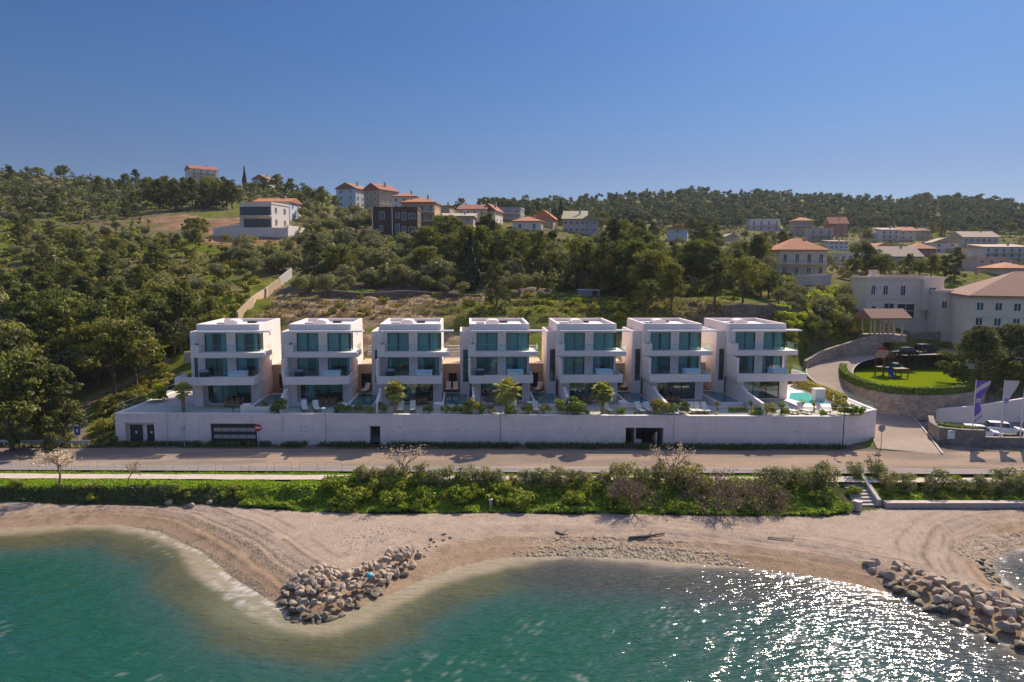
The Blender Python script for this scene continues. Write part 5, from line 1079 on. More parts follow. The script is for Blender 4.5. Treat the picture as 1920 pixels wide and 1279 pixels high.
# ------------------------------------------------------------------ hillside and valley houses
for n_, c in (('h_white', (0.74, 0.66, 0.58)), ('h_cream', (0.66, 0.54, 0.39)), ('h_blue', (0.52, 0.56, 0.62)), ('h_tan', (0.45, 0.34, 0.25)), ('h_ochre', (0.55, 0.37, 0.18)), ('h_pink', (0.58, 0.42, 0.36)), ('h_grey', (0.38, 0.36, 0.34)), ('h_brown', (0.12, 0.062, 0.045)), ('h_beige', (0.72, 0.62, 0.50)), ('h_red', (0.42, 0.17, 0.12))):
    pmat(n_, c, 0.9, 0.07, 0.4)
tilemat('tile_orange', (0.46, 0.17, 0.075), (0.62, 0.28, 0.14)); tilemat('tile_red', (0.30, 0.115, 0.075), (0.42, 0.18, 0.12)); tilemat('tile_pale', (0.42, 0.31, 0.22), (0.55, 0.43, 0.32)); tilemat('tile_brown', (0.28, 0.15, 0.10), (0.38, 0.22, 0.15)); tilemat('tile_green', (0.32, 0.30, 0.16), (0.42, 0.38, 0.24))
pmat('shade_glass', (0.035, 0.05, 0.06), 0.15, 0.3, 1.0, spec=0.6)
def roof_mesh(kind, w, d, z, rise, ov=0.5):
    mb = MB(); x0, x1, y0, y1 = -w/2-ov, w/2+ov, -ov, d+ov; t = 0.22
    if kind == 'hip':
        k = min(w, d)/2+ov; 
        if w >= d: r0, r1 = (x0+k, (y0+y1)/2), (x1-k, (y0+y1)/2)
        else: r0, r1 = ((x0+x1)/2, y0+k), ((x0+x1)/2, y1-k)
        if w >= d: F = [(0, 1, 5, 4), (1, 2, 5), (2, 3, 4, 5), (3, 0, 4)]
        else: F = [(0, 1, 4), (1, 2, 5, 4), (2, 3, 5), (3, 0, 4, 5)]
        mb.add([(x0, y0, z+t), (x1, y0, z+t), (x1, y1, z+t), (x0, y1, z+t), (r0[0], r0[1], z+t+rise), (r1[0], r1[1], z+t+rise)], F)
        mb.box(x0, x1, y0, y1, z, z+t-.004)
    elif kind == 'gable_x':
        ym = (y0+y1)/2; mb.xprism([(y0, z), (y1, z), (y1, z+t), (ym, z+t+rise), (y0, z+t)][::1], x0, x1)
    elif kind == 'gable_y':
        xm = 0; mb.yprism([(x0, z), (x1, z), (x1, z+t), (xm, z+t+rise), (x0, z+t)], y0, y1)
    elif kind == 'mono':
        mb.xprism([(y0, z), (y1, z), (y1, z+t+rise), (y0, z+t)], x0, x1)
    else:
        mb.box(-w/2-.15, w/2+.15, -.15, 0.1, z, z+0.5); mb.box(-w/2-.15, w/2+.15, d-.1, d+.15, z, z+0.5); mb.box(-w/2-.15, -w/2+.1, .1, d-.1, z, z+0.5); mb.box(w/2-.1, w/2+.15, .1, d-.1, z, z+0.5); mb.box(-w/2+.1, w/2-.1, .1, d-.1, z, z+.2)
    return mb
def win(parent, x, z, w, h, y=0.0, side=0, W_=0):
    """window set on a wall: side 0 front, 1 right wall, -1 left wall"""
    mb = MB(); f = 0.10
    def bx(a0, a1, b0, b1, o0, o1):
        if side == 0: mb.box(a0, a1, y-o1, y-o0, b0, b1)
        elif side == 1: mb.box(W_+o0, W_+o1, a0, a1, b0, b1)
        else: mb.box(-W_-o1, -W_-o0, a0, a1, b0, b1)
    mb.mat(0); bx(x-w/2, x-w/2+f, z, z+h, 0.004, .09); bx(x+w/2-f, x+w/2, z, z+h, 0.004, .09); bx(x-w/2+f, x+w/2-f, z+h-f, z+h, 0.004, .09); bx(x-w/2+f, x+w/2-f, z, z+f, 0.004, .09); bx(x-f*.4, x+f*.4, z+f, z+h-f, 0.004, .08)
    mb.mat(1); bx(x-w/2+f, x+w/2-f, z+f, z+h-f, 0.004, .04)
    return mb.build('window', [MATS['white_metal'], MATS['shade_glass']], parent)
def house(label, cx, base, D, wpx, eave, rise, depth, rz, roof, wall, rmat, floors, cols, balc=(), side=2, cat='house', name='house', chim=True, group=None, ww=1.1, dark=False):
    p = atY(cx, base, D); dist = D; w = wpx/1280*dist; h = eave/1280*dist; rs = rise*1.35/1280*dist; fh = h/floors
    r = empty(name, (p[0], p[1], p[2]), math.radians(rz), label, cat, group)
    mb = MB(); mb.box(-w/2, w/2, 0, depth, -4.0, h)
    mb.build('wall', MATS[wall], r)
    rf = roof_mesh(roof, w, depth, h+.003, rs).build('roof', MATS[rmat] if rmat else MATS[wall], r)
    if chim and roof != 'flat': MB().box(w*.18, w*.18+.6, depth*.5, depth*.5+.6, h+rs*.4, h+rs+1.0).build('chimney', MATS['h_grey'], rf)
    for f in range(floors):
        z = f*fh+fh*0.28; hh = fh*0.5
        for c in range(cols):
            x = -w/2+w*(c+.5)/cols
            win(r, x, z if f not in balc else f*fh+.15, min(ww, w/cols*.7), hh if f not in balc else fh*.72)
        for c in range(side):
            y = depth*(c+.5)/side
            win(r, y, z, ww, hh, side=1 if rz <= 0 else -1, W_=w/2)
    for f in balc:
        if f >= floors: continue
        b = MB().box(-w/2+.2, w/2-.2, -1.4, -0.003, f*fh-.12, f*fh+.08).build('balcony', MATS['h_white'], r)
        mb = MB(); mb.box(-w/2+.2, w/2-.2, -1.4, -1.34, f*fh+.95, f*fh+1.02); n = max(6, int(w/0.35))
        for k in range(n+1): x = -w/2+.2+(w-.4)*k/n; mb.box(x-.025, x+.025, -1.39, -1.35, f*fh+.082, f*fh+.95)
        mb.build('railing', MATS['grey_metal'], b)
    return r, w, h, fh
HL = [
 ('white apartment block with a red roof, alone on the left skyline', 384, 341, 430, 46, 21, 6, 12, 36, 'gable_x', 'h_white', 'tile_red', 4, 4, (1, 2, 3), 2),
 ('small white gabled house half hidden by pines, right of the skyline cypress', 487, 346, 420, 30, 9, 6, 9, -15, 'gable_y', 'h_white', 'tile_red', 1, 2, (), 1),
 ('white house with a low orange roof behind the modern white house', 511, 412, 226, 66, 31, 6, 9, -8, 'gable_x', 'h_blue', 'tile_orange', 2, 2, (), 2),
 ('grey-blue gabled house, leftmost of the hilltop houses', 649, 389, 280, 40, 33, 8, 11, -22, 'gable_y', 'h_blue', 'tile_brown', 3, 2, (), 3),
 ('tan gabled house with balconies, right of the grey-blue gabled house', 697, 391, 276, 36, 33, 9, 12, -32, 'gable_y', 'h_tan', 'tile_red', 3, 2, (), 4),
 ('white house with stacked tiled roofs above the ochre villa', 758, 396, 256, 44, 26, 6, 9, -6, 'hip', 'h_white', 'tile_orange', 2, 3, (), 2),
 ('ochre three-storey house with several orange tiled roofs and balconies', 784, 432, 215, 62, 50, 8, 10, -8, 'hip', 'h_ochre', 'tile_orange', 3, 4, (1, 2), 2),
 ('tan house behind the right edge of the ochre house', 830, 404, 262, 26, 17, 3, 8, -10, 'mono', 'h_tan', 'tile_brown', 2, 2, (), 2),
 ('brownish-pink house with a plain pale tiled roof and bluish windows', 856, 433, 215, 62, 26, 7, 10, -5, 'mono', 'h_pink', 'tile_pale', 2, 3, (), 2),
 ('pale house with a broad red gabled roof behind the brownish-pink house', 884, 416, 240, 52, 22, 8, 11, -14, 'gable_x', 'h_white', 'tile_red', 2, 4, (), 2),
 ('pale house with a red gable facing the sea, right of the broad red roof', 915, 417, 242, 28, 20, 10, 10, -18, 'gable_y', 'h_white', 'tile_red', 2, 2, (), 2),
 ('grey-tan house with orange framed balconies and a flat roof', 955, 419, 270, 42, 27, 0, 9, -14, 'flat', 'h_grey', None, 3, 3, (1, 2), 2),
 ('white house with a low tiled roof and two dark windows', 988, 434, 230, 54, 18, 7, 9, -10, 'hip', 'h_white', 'tile_orange', 1, 2, (), 2),
 ('tan house with a wide orange gable, right of the low white house', 1018, 427, 245, 38, 16, 12, 10, -16, 'gable_y', 'h_tan', 'tile_orange', 2, 2, (), 2),
 ('pink house with a tall pale greenish roof beside the dark cypress', 1076, 438, 235, 42, 26, 14, 10, -12, 'mono', 'h_pink', 'tile_green', 2, 4, (), 1),
 ('grey-white house with a slanting roof, right of the pink house', 1107, 438, 234, 30, 25, 8, 9, -8, 'gable_y', 'h_grey', 'tile_green', 2, 2, (), 1),
 ('blue-grey gabled house standing alone among the pines of the valley slope', 1270, 450, 260, 36, 20, 6, 9, -20, 'gable_y', 'h_blue', 'tile_orange', 2, 1, (), 1),
 ('small tan-roofed hut right of the blue-grey gable', 1372, 451, 300, 24, 6, 5, 7, 0, 'gable_y', 'h_cream', 'tile_pale', 1, 1, (), 1),
 ('white flat-roofed modern house high on the far right hill', 1434, 434, 420, 56, 22, 0, 9, -6, 'flat', 'h_white', None, 2, 4, (1,), 1),
 ('brown-grey house with an orange roof, left of two high valley houses', 1506, 441, 380, 36, 27, 5, 9, -8, 'hip', 'h_tan', 'tile_orange', 3, 3, (2,), 1),
 ('brick-red house with a tiled attic roof, right of two high valley houses', 1572, 442, 370, 34, 22, 10, 9, -8, 'gable_x', 'h_red', 'tile_orange', 3, 3, (), 1),
 ('pinkish-white flat-roofed house with two long balconies', 1539, 453, 330, 44, 24, 0, 8, -12, 'flat', 'h_pink', None, 2, 3, (1,), 1),
 ('large yellow house with a broad orange hipped roof and a grey lower storey', 1504, 520, 165, 92, 51, 17, 10, -4, 'hip', 'h_cream', 'tile_orange', 2, 4, (1,), 2),
 ('small white house with three rows of small windows behind the large yellow house', 1572, 474, 280, 36, 21, 2, 7, -4, 'mono', 'h_white', 'tile_pale', 3, 4, (), 1),
 ('white house with pale roof and blue balconies, centre of the valley', 1668, 457, 330, 34, 26, 4, 9, -8, 'mono', 'h_white', 'tile_pale', 3, 3, (1, 2), 1),
 ('orange-roofed house joined to the right side of the white house with blue balconies', 1700, 457, 331, 30, 24, 6, 9, -8, 'gable_x', 'h_cream', 'tile_orange', 3, 2, (1,), 1),
 ('narrow tan house with a small tiled roof, right of the joined valley houses', 1734, 451, 340, 20, 18, 4, 7, -6, 'hip', 'h_tan', 'tile_brown', 2, 2, (), 1),
 ('low house with a wide grey roof in front of the valley', 1692, 490, 208, 80, 8, 15, 10, 0, 'gable_x', 'h_grey', 'tile_pale', 1, 3, (), 1),
 ('small house with an orange roof and grey gable, left of the wide grey roof', 1655, 478, 225, 44, 10, 9, 9, -10, 'gable_y', 'h_grey', 'tile_orange', 1, 2, (), 1),
 ('red-walled house with an orange hipped roof', 1732, 480, 240, 44, 13, 9, 9, -8, 'hip', 'h_red', 'tile_orange', 1, 3, (), 1),
 ('white house with a plain pale roof, right of the red-walled house', 1772, 475, 260, 46, 20, 7, 10, -16, 'gable_y', 'h_white', 'tile_pale', 2, 2, (), 2),
 ('long cream house with a wide pale roof below the far right wood', 1838, 465, 290, 68, 20, 9, 11, -6, 'gable_x', 'h_cream', 'tile_pale', 2, 6, (1,), 1),
 ('white three-storey house with long balconies at the right edge', 1888, 493, 230, 86, 30, 5, 11, -10, 'mono', 'h_white', 'tile_pale', 3, 6, (1, 2), 1),
 ('pinkish-white flat-roofed block behind the hotel', 1858, 510, 180, 56, 26, 0, 9, -6, 'flat', 'h_pink', None, 2, 3, (), 1),
 ('low orange roof just above the flat terrace of the hotel, right edge', 1905, 509, 165, 58, 5, 8, 9, -6, 'hip', 'h_cream', 'tile_orange', 1, 2, (), 1),
 ('low white building left of the white house with blue balconies', 1638, 447, 336, 28, 9, 0, 6, -4, 'flat', 'h_white', None, 1, 3, (), 1),
 ('tan flat-roofed house below the long cream house', 1812, 480, 248, 34, 13, 0, 8, -6, 'flat', 'h_tan', None, 2, 3, (), 1),
 ('small white flat-roofed building just right of the large yellow house', 1588, 487, 200, 26, 10, 0, 6, -2, 'flat', 'h_white', None, 1, 2, (), 1),
 ('low annex with an orange roof, left of the large yellow house', 1446, 500, 172, 30, 16, 5, 8, -2, 'gable_x', 'h_cream', 'tile_orange', 1, 2, (), 1),
]
for hh in HL: house(*hh)
# modern white house on its terrace of bare orange earth
r, w, h, fh = house('modern white house with long glazed storeys on a white terrace wall, bare earth around', 480, 428, 210, 64, 43, 0, 10, -15, 'flat', 'h_white', None, 2, 0, (), 2)
for z0, x0 in ((fh+.35, -w/2+.3), (.35, -w/2+1.4)):
    wn_ = MB(); n = 6; x1 = w/2-.4
    for k in range(n+1): x = x0+(x1-x0)*k/n; wn_.box(x-.05, x+.05, -.08, -.004, z0, z0+2.3)
    wn_.box(x0, x1, -.07, -.004, z0-.08, z0-.001); wn_.box(x0, x1, -.07, -.004, z0+2.301, z0+2.4); f_ = wn_.build('glazing', MATS['frame_metal'], r)
    MB().quad((x0, -.03, z0), (x1, -.03, z0), (x1, -.03, z0+2.3), (x0, -.03, z0+2.3)).build('pane', MATS['shade_glass'], f_)
MB().box(-w/2, w/2+.1, -1.3, -.09, fh-.15, fh+.12).build('balcony', MATS['h_white'], r)
p = atY(482, 437, 203); tw = MB(); tw.box(-13, 9.5, -0.4, 0, -4, 1.5); tw.box(9.1, 9.5, 0.0, 13, -4, 2.2); tw.prism([(-13, 0), (-12.6, 0), (-6, 9), (-6.4, 9)], -4, [1.5, 1.5, 3.4, 3.4])
o = tw.build('terrace_wall', MATS['h_white'], None, loc=tuple(p), rz=math.radians(-10)); tag(o, 'white retaining wall wrapped round the modern white house', 'wall')
# brown clad block with white strips
r, w, h, fh = house('dark brown flat-roofed block with white framed windows and white vertical strips', 741, 439, 200, 82, 46, 0, 9, -3, 'flat', 'h_brown', None, 2, 0, (), 2)
for x in (-w/2-.12, -w*.07): MB().box(x, x+.22, -.16, -.004, -.5, h+.6).build('white_strip', MATS['white_metal'], r)
for x, z, a, b_ in ((-w*.36+.9, fh+.6, 1.5, 2.2), (-w*.36+.7, .6, 1.0, 1.8), (w*.06, fh+.9, 1.2, 1.5), (w*.2, fh+.4, 1.3, 2.2), (w*.06, .3, 1.2, 2.6), (w*.2, .7, 1.2, 1.5), (w*.38, fh+.7, 1.9, 1.6), (w*.38, .5, 1.9, 1.6)): win(r, x, z, a, b_)
# far ramp wall of the high white house, stone banks, walls on the slope
brickmat('rubble', (0.42, 0.36, 0.29), (0.27, 0.225, 0.18), (0.16, 0.13, 0.10), 1, 1.5, 2.2); brickmat('pale_stone', (0.62, 0.51, 0.40), (0.40, 0.31, 0.24), (0.24, 0.19, 0.15), 1, 1.8, 2.0, bump=0.25); brickmat('dark_stone', (0.27, 0.225, 0.18), (0.15, 0.125, 0.105), (0.09, 0.08, 0.07), 1, 1.5, 2.0)
def wall_line(name, pts, top, mat, label, thick=0.45, cap=None, cat='wall', below=1.5, top_is_abs=False):
    """a free-standing wall following ground points; top is its height above each point"""
    P = np.array(pts, float); n = len(P); mb = MB(); mc = MB()
    tops = np.array([(top if np.isscalar(top) else top[i]) + (0 if top_is_abs else P[i][2]) for i in range(n)])
    def offs(o):
        Q = []
        for i in range(n):
            d0 = unit((P[i]-P[max(i-1, 0)])[:2]) if i else unit((P[1]-P[0])[:2]); d1 = unit((P[min(i+1, n-1)]-P[i])[:2]) if i < n-1 else d0
            m_ = unit(np.array([-(d0+d1)[1], (d0+d1)[0]])); k = 1/max(0.4, float(m_@np.array([-d1[1], d1[0]]))); Q.append(P[i][:2]+m_*o*k)
        return np.array(Q)
    def shell(mb, A, B, z0, z1):
        V = []; F = []
        for i in range(n): V += [(A[i][0], A[i][1], z0[i]), (A[i][0], A[i][1], z1[i]), (B[i][0], B[i][1], z1[i]), (B[i][0], B[i][1], z0[i])]
        for i in range(n-1):
            a = 4*i; b_ = a+4; F += [(a, b_, b_+1, a+1), (a+1, b_+1, b_+2, a+2), (a+2, b_+2, b_+3, a+3), (a+3, b_+3, b_, a)]
        F += [(0, 1, 2, 3), (4*n-1, 4*n-2, 4*n-3, 4*n-4)]; mb.add(V, F)
    shell(mb, offs(0), offs(thick), P[:, 2]-below, tops)
    r = empty(name, (0, 0, 0), 0, label, cat); mb.build('wall', MATS[mat], r)
    if cap: shell(mc, offs(-.05), offs(thick+.05), tops+.003, tops+.1); mc.build('coping', MATS[cap], r)
    return r
P, _ = cast([447, 476, 503, 527], [602, 575, 556, 538]); wall_line('boundary_wall', P, [1.5, 1.7, 1.8, 1.8], 'tan_stone', 'long pale concrete boundary wall climbing the slope behind the leftmost villa', 0.3)
P, _ = cast([525, 548], [540, 520]); wall_line('boundary_wall', P, [2.0, 2.0], 'h_grey', 'short grey wall at the shaded upper end of the pale boundary wall', 0.3)
P, _ = cast([560, 620, 680, 760, 840, 905], [556, 557, 556, 557, 557, 557]); wall_line('stone_bank', P, [0.4, 1.2, 0.6, 1.2, 0.7, 0.3], 'dark_stone', 'dark dry-stone bank along the top of the field, under the wood', 1.2)
P, _ = cast([1360, 1400, 1460, 1525], [600, 600, 601, 602]); wall_line('stone_bank', P, [2.4, 2.6, 2.4, 1.8], 'dark_stone', 'dark rubble wall behind the two rightmost villas', 0.8)
P, _ = cast([1405, 1440, 1475], [419, 427, 437]); wall_line('ramp_wall', P, [3, 3, 2.0], 'h_white', 'slanting white ramp wall below the modern house on the far hill', 0.5)
P, _ = cast([1425, 1470, 1520, 1558], [536, 536, 535, 532]); wall_line('garden_wall', P, 2.2, 'h_grey', 'grey retaining wall at the foot of the large yellow house', 0.4)
P = [atZ(u, v, z) for u, v, z in ((1512, 690, 6.4), (1540, 683, 6.5), (1580, 676, 6.9), (1620, 669, 7.6), (1654, 665, 8.0))]; wall_line('retaining_wall', P, [1.2, 2.2, 2.8, 3.3, 3.4], 'pale_stone', 'pale stone retaining wall curving along the upper road behind the rightmost villa', 0.5)
P = [atZ(u, v, 8.2) for u, v in ((1655, 655), (1700, 651), (1760, 650), (1800, 650))]; wall_line('retaining_wall', P, [3.0, 2.6, 2.8, 3.0], 'pale_stone', 'pale stone wall behind the two parked dark cars', 0.6)
# hotel, two wings
r, w, h, fh = house('cream two-storey hotel wing with a flat terrace roof behind the gazebo', 1692, 622, 125, 146, 102, 0, 7, -6, 'flat', 'h_beige', None, 3, 0, (), 0, 'hotel', 'hotel_building')
for x, z, a, b_ in ((-.42, .70, .9, 1.9), (-.26, .70, 1.0, 1.9), (-.33, .80, .4, .7), (-.38, .80, .4, .7), (-.03, .69, 1.0, 2.0), (.30, .76, 1.4, 1.4), (-.40, .36, 1.0, 1.4), (-.2, .33, 2.0, 2.2), (.02, .24, 3.4, 3.0), (.36, .22, 2.4, 2.6), (.46, .62, .8, 1.4)):
    win(r, x*w, z*h, a, b_)
MB().box(w*.2, w*.42, -1.1, -.003, h*.42, h-.02).build('bay', MATS['h_beige'], r); win(r, w*.31, h*.72, 1.4, 1.4, y=-1.1)
for z in (.40, .62): MB().box(-w/2-.06, w*.195, -.07, -.003, h*z, h*z+.14).build('string_course', MATS['h_cream'], r)
mb = MB(); [mb.box(-w*.3+k*w*.6/16, -w*.3+k*w*.6/16+.35, 1.0, 6.0, h+.55+.0, h+.75) for k in range(16)]; mb.box(-w*.3, w*.3, .9, .999, h+.45, h+.8); mb.box(-w*.3, w*.3, 6.001, 6.1, h+.2, h+.8); mb.build('roof_canopy', MATS['tile_pale'], r); MB().box(-w*.42, -w*.34, 1, 2.2, h+.2, h+1.8).build('chimney', MATS['h_beige'], r)
r, w, h, fh = house('large cream hotel wing with a hipped pinkish tiled roof at the right edge', 1940, 690, 104, 236, 140, 36, 16, -24, 'hip', 'h_beige', 'tile_brown', 3, 0, (), 0, 'hotel', 'hotel_building', chim=False)
for k in range(7):
    for z in (.80, .58, .30): win(r, -w*.43+k*w*.135, h*z, 1.1, 1.4)
for z in (.98, .72, .50): MB().box(-w/2-.08, w/2+.08, -.09, -.003, h*z-.15, h*z).build('string_course', MATS['h_cream'], r)
r, w, h, fh = house('lower cream link building with a roof terrace between the two hotel wings', 1792, 640, 119, 74, 95, 0, 8, -14, 'flat', 'h_beige', None, 3, 0, (), 0, 'hotel', 'hotel_building')
for x, z in ((-.35, .68), (-.05, .66), (.0, .34)): win(r, x*w, z*h, .95, 1.4)
# ------------------------------------------------------------------ rocks of the two spits, stones on the beach
pmat('boulder_mat', (0.29, 0.215, 0.14), 0.9, 0.4, 1.0, bump=0.6, bscale=5, col2=(0.55, 0.44, 0.32)); pmat('wet_boulder_mat', (0.10, 0.085, 0.05), 0.6, 0.4, 1.5, bump=0.6, bscale=5, col2=(0.24, 0.20, 0.13))
import bmesh
def rock_mesh(seed, mat, sub=3):
    rng = np.random.default_rng(seed); bm = bmesh.new(); bmesh.ops.create_icosphere(bm, subdivisions=sub, radius=1.0)
    pl = [(unit(rng.normal(0, 1, 3)), rng.uniform(0.48, 0.74)) for _ in range(9)]; sc = np.array([1.0, rng.uniform(0.7, 0.95), rng.uniform(0.55, 0.8)])
    for v in bm.verts:
        p = np.array(v.co)
        for n_, d_ in pl:
            q = p@n_
            if q > d_: p = p-n_*(q-d_)*0.92
        p = p*(1+0.12*(fbm(np.array(p[0]*2+seed), np.array(p[1]*2+p[2]*1.7), seed, 3)-0.5)); v.co = p*sc
    me = bpy.data.meshes.new('boulder'); bm.to_mesh(me); bm.free(); me.materials.append(MATS[mat]); me.polygons.foreach_set('use_smooth', [False]*len(me.polygons)); return me
RK = [rock_mesh(300+k, 'boulder_mat', 2) for k in range(7)]; WRK = [rock_mesh(320+k, 'wet_boulder_mat', 2) for k in range(4)]
def boulders(poly, n, rr_, label, wlabel, group, seed, mound=0.0, mind=0.75, wet=0.35):
    rng = np.random.default_rng(seed); pts = []
    for q in inpx(poly, rng, n*12):
        p = atZ(q[0], q[1], 0.4)
        r = rr_[0]+(rr_[1]-rr_[0])*rng.uniform(0, 1)**1.2
        if all((p[0]-a[0])**2+((p[1]-a[1])*0.9)**2 > ((r+a[2])*mind)**2 for a in pts): pts.append((p[0], p[1], r))
        if len(pts) >= n: break
    W_ = np.array([atZ(u, v, 0.4)[:2] for u, v in poly])
    for x, y, r in pts:
        d = float(pdist(np.array([x]), np.array([y]), W_, True)[0][0]); z = max(float(height(x, y)), -0.35)+min(d, 1.6)*mound
        w = z < wet; me = (WRK if w else RK)[int(rng.integers(4 if w else 7))]
        o = bpy.data.objects.new('boulder', me); COL.objects.link(o); o.location = (x, y, z+r*0.18); o.scale = (r*rng.uniform(.9, 1.3), r, r*rng.uniform(.8, 1.1)); o.rotation_euler = (rng.uniform(-.4, .4), rng.uniform(-.4, .4), rng.uniform(0, 6.28))
        tag(o, wlabel if w else label, 'rock', group+(' at the waterline' if w else ''))
boulders([(528, 1108), (545, 1086), (600, 1068), (640, 1082), (700, 1060), (752, 1032), (792, 1040), (792, 1058), (742, 1086), (700, 1112), (655, 1140), (600, 1160), (548, 1158), (526, 1132)], 150, (0.24, 0.46), 'pale limestone boulder heaped on the central rock spit of the beach', 'dark wet boulder at the water edge of the central rock spit', 'boulders of the central spit', 401, 0.42, 0.46)
boulders([(1612, 1062), (1640, 1058), (1690, 1066), (1760, 1088), (1835, 1112), (1895, 1122), (1990, 1130), (2030, 1215), (1970, 1232), (1900, 1206), (1830, 1176), (1745, 1140), (1690, 1112), (1650, 1084)], 112, (0.30, 0.62), 'pale angular boulder on the rock spit at the right edge of the beach', 'dark wet boulder at the water edge of the right rock spit', 'boulders of the right spit', 402, 0.26, 0.57)
boulders([(1780, 1022), (1850, 1040), (1875, 1075), (1905, 1115), (1860, 1095), (1830, 1062)], 20, (0.16, 0.36), 'grey stone along the small bay at the right edge', 'dark wet stone along the small bay at the right edge', 'stones of the right bay', 403, 0.0)
boulders([(782, 1040), (800, 1018), (850, 1003), (862, 1010), (815, 1032), (795, 1050)], 12, (0.12, 0.26), 'small pale stone in the line trailing up the beach from the central spit', 'small pale stone trailing from the central spit', 'stones trailing from the spit', 404, 0.0, 0.9)
for px, py, r, lab in ((316, 945, 0.45, 'upright pale rock at the foot of the low bank, left one of three'), (358, 950, 0.40, 'pale slanted rock at the foot of the low bank, middle one of three'), (392, 944, 0.36, 'pale rock beside the small path cutting the bank, right one of three')):
    p, _ = cast([px], [py]); o = bpy.data.objects.new('boulder', RK[2]); COL.objects.link(o); o.location = tuple(p[0]+[0, 0, r*.3]); o.scale = (r, r, r*1.3); tag(o, lab, 'rock')
pmat('stone_mat', (0.20, 0.15, 0.10), 0.9, 0.4, 1.0, col2=(0.44, 0.345, 0.25))
def pebbles(name, poly, n, rr_, mat, seed):
    rng = np.random.default_rng(seed); q = inpx(poly, rng, n); P, ok = cast(q[:, 0], q[:, 1]); P = P[ok]; n = len(P); r = rng.uniform(*rr_, n)**1.0
    base = unit(np.array([[-1, -1, 0], [1, -1, 0], [1, 1, 0], [-1, 1, 0], [0, 0, 1.0], [0, 0, -.6]])*1.0); T0 = np.array([[0, 1, 4], [1, 2, 4], [2, 3, 4], [3, 0, 4]])
    a = rng.uniform(0, 6.28, n); sc = np.stack([r*rng.uniform(.8, 1.4, n), r*rng.uniform(.6, 1.1, n), r*rng.uniform(.4, .8, n)], 1)
    B = base[None]*sc[:, None]*rng.uniform(0.8, 1.2, (n, 6, 1)); c, s_ = np.cos(a)[:, None], np.sin(a)[:, None]
    V = np.stack([B[..., 0]*c-B[..., 1]*s_, B[..., 0]*s_+B[..., 1]*c, B[..., 2]], -1)+P[:, None]
    T = (T0[None]+6*np.arange(n)[:, None, None]).reshape(-1, 3); return tag(mesh_np(name, V.reshape(-1, 3), None, MATS[mat], T=T), kind='stuff')
pebbles('beach_stones', [(960, 1040), (1000, 1012), (1100, 1000), (1250, 1006), (1350, 1030), (1420, 1062), (1300, 1058), (1180, 1048), (1050, 1044)], 800, (0.05, 0.2), 'stone_mat', 411)
pebbles('dark_stones', [(985, 1040), (1060, 1022), (1180, 1018), (1300, 1036), (1400, 1060), (1300, 1056), (1180, 1046), (1050, 1046)], 560, (0.06, 0.24), 'wet_boulder_mat', 412)
pebbles('bay_stones', [(1785, 1030), (1830, 1005), (1930, 995), (2050, 990), (2050, 1006), (1930, 1020), (1868, 1042), (1856, 1070), (1830, 1060)], 1000, (0.06, 0.22), 'stone_mat', 413)
pebbles('shingle', [(230, 985), (300, 990), (440, 1060), (520, 1115), (500, 1120), (430, 1080), (370, 1030), (290, 997)], 900, (0.03, 0.09), 'wet_boulder_mat', 414)
pebbles('seaweed_scraps', [(330, 965), (480, 990), (560, 1060), (600, 1090), (540, 1100), (440, 1020)], 600, (0.03, 0.10), 'wet_boulder_mat', 415)
pebbles('wrack', [(640, 1000), (760, 985), (780, 1000), (640, 1040)], 130, (0.04, 0.12), 'wet_boulder_mat', 416)
pmat('turquoise', (0.05, 0.42, 0.50), 0.5, 0.2, 3); pmat('driftwood', (0.16, 0.12, 0.085), 0.9, 0.3, 4, stretch=(1, 6, 6)); pmat('pale_wood', (0.35, 0.29, 0.22), 0.9, 0.2, 4)
p = atZ(693, 1084, 1.0); tag(MB().lathe([(0.04, 0), (0.18, 0.05), (0.25, 0.16), (0.25, 0.24), (0.17, 0.34), (0.04, 0.38)], 14).build('buoy', MATS['turquoise'], None, True, loc=tuple(p)), 'turquoise rounded buoy lying on the central rock spit', 'buoy')
for a, b_, r, lab in (((1180, 1010), (1246, 1002), 0.12, 'long dark driftwood log lying on the central beach'), ((1042, 999), (1064, 1005), 0.09, 'short dark driftwood branch, left of the long log')):
    P, _ = cast([a[0], (a[0]+b_[0])/2, b_[0]], [a[1], (a[1]+b_[1])/2+1.5, b_[1]]); mb = MB(); mb.path([tuple(q+[0, 0, 0.1]) for q in P], [r, r*0.9, r*.5], 8); mb.path([tuple(P[1]+[0, 0, .1]), tuple(P[1]+[0.5, 0.3, 0.35])], [r*.5, r*.2], 5); tag(mb.build('driftwood', MATS['driftwood']), lab, 'driftwood')
P, _ = cast([1440, 1487], [1009, 1013]); mb = MB(); mb.path([tuple(P[0]+[0, 0, .06]), tuple(P[1]+[0, 0, .08])], [0.05, 0.04], 6); mb.path([tuple(P[1]+[0, 0, .08]), tuple(P[1]+[0.1, 0.2, 0.35])], [.04, .03], 5); tag(mb.build('driftwood', MATS['pale_wood']), 'thin pale pole lying on the right part of the beach', 'driftwood')
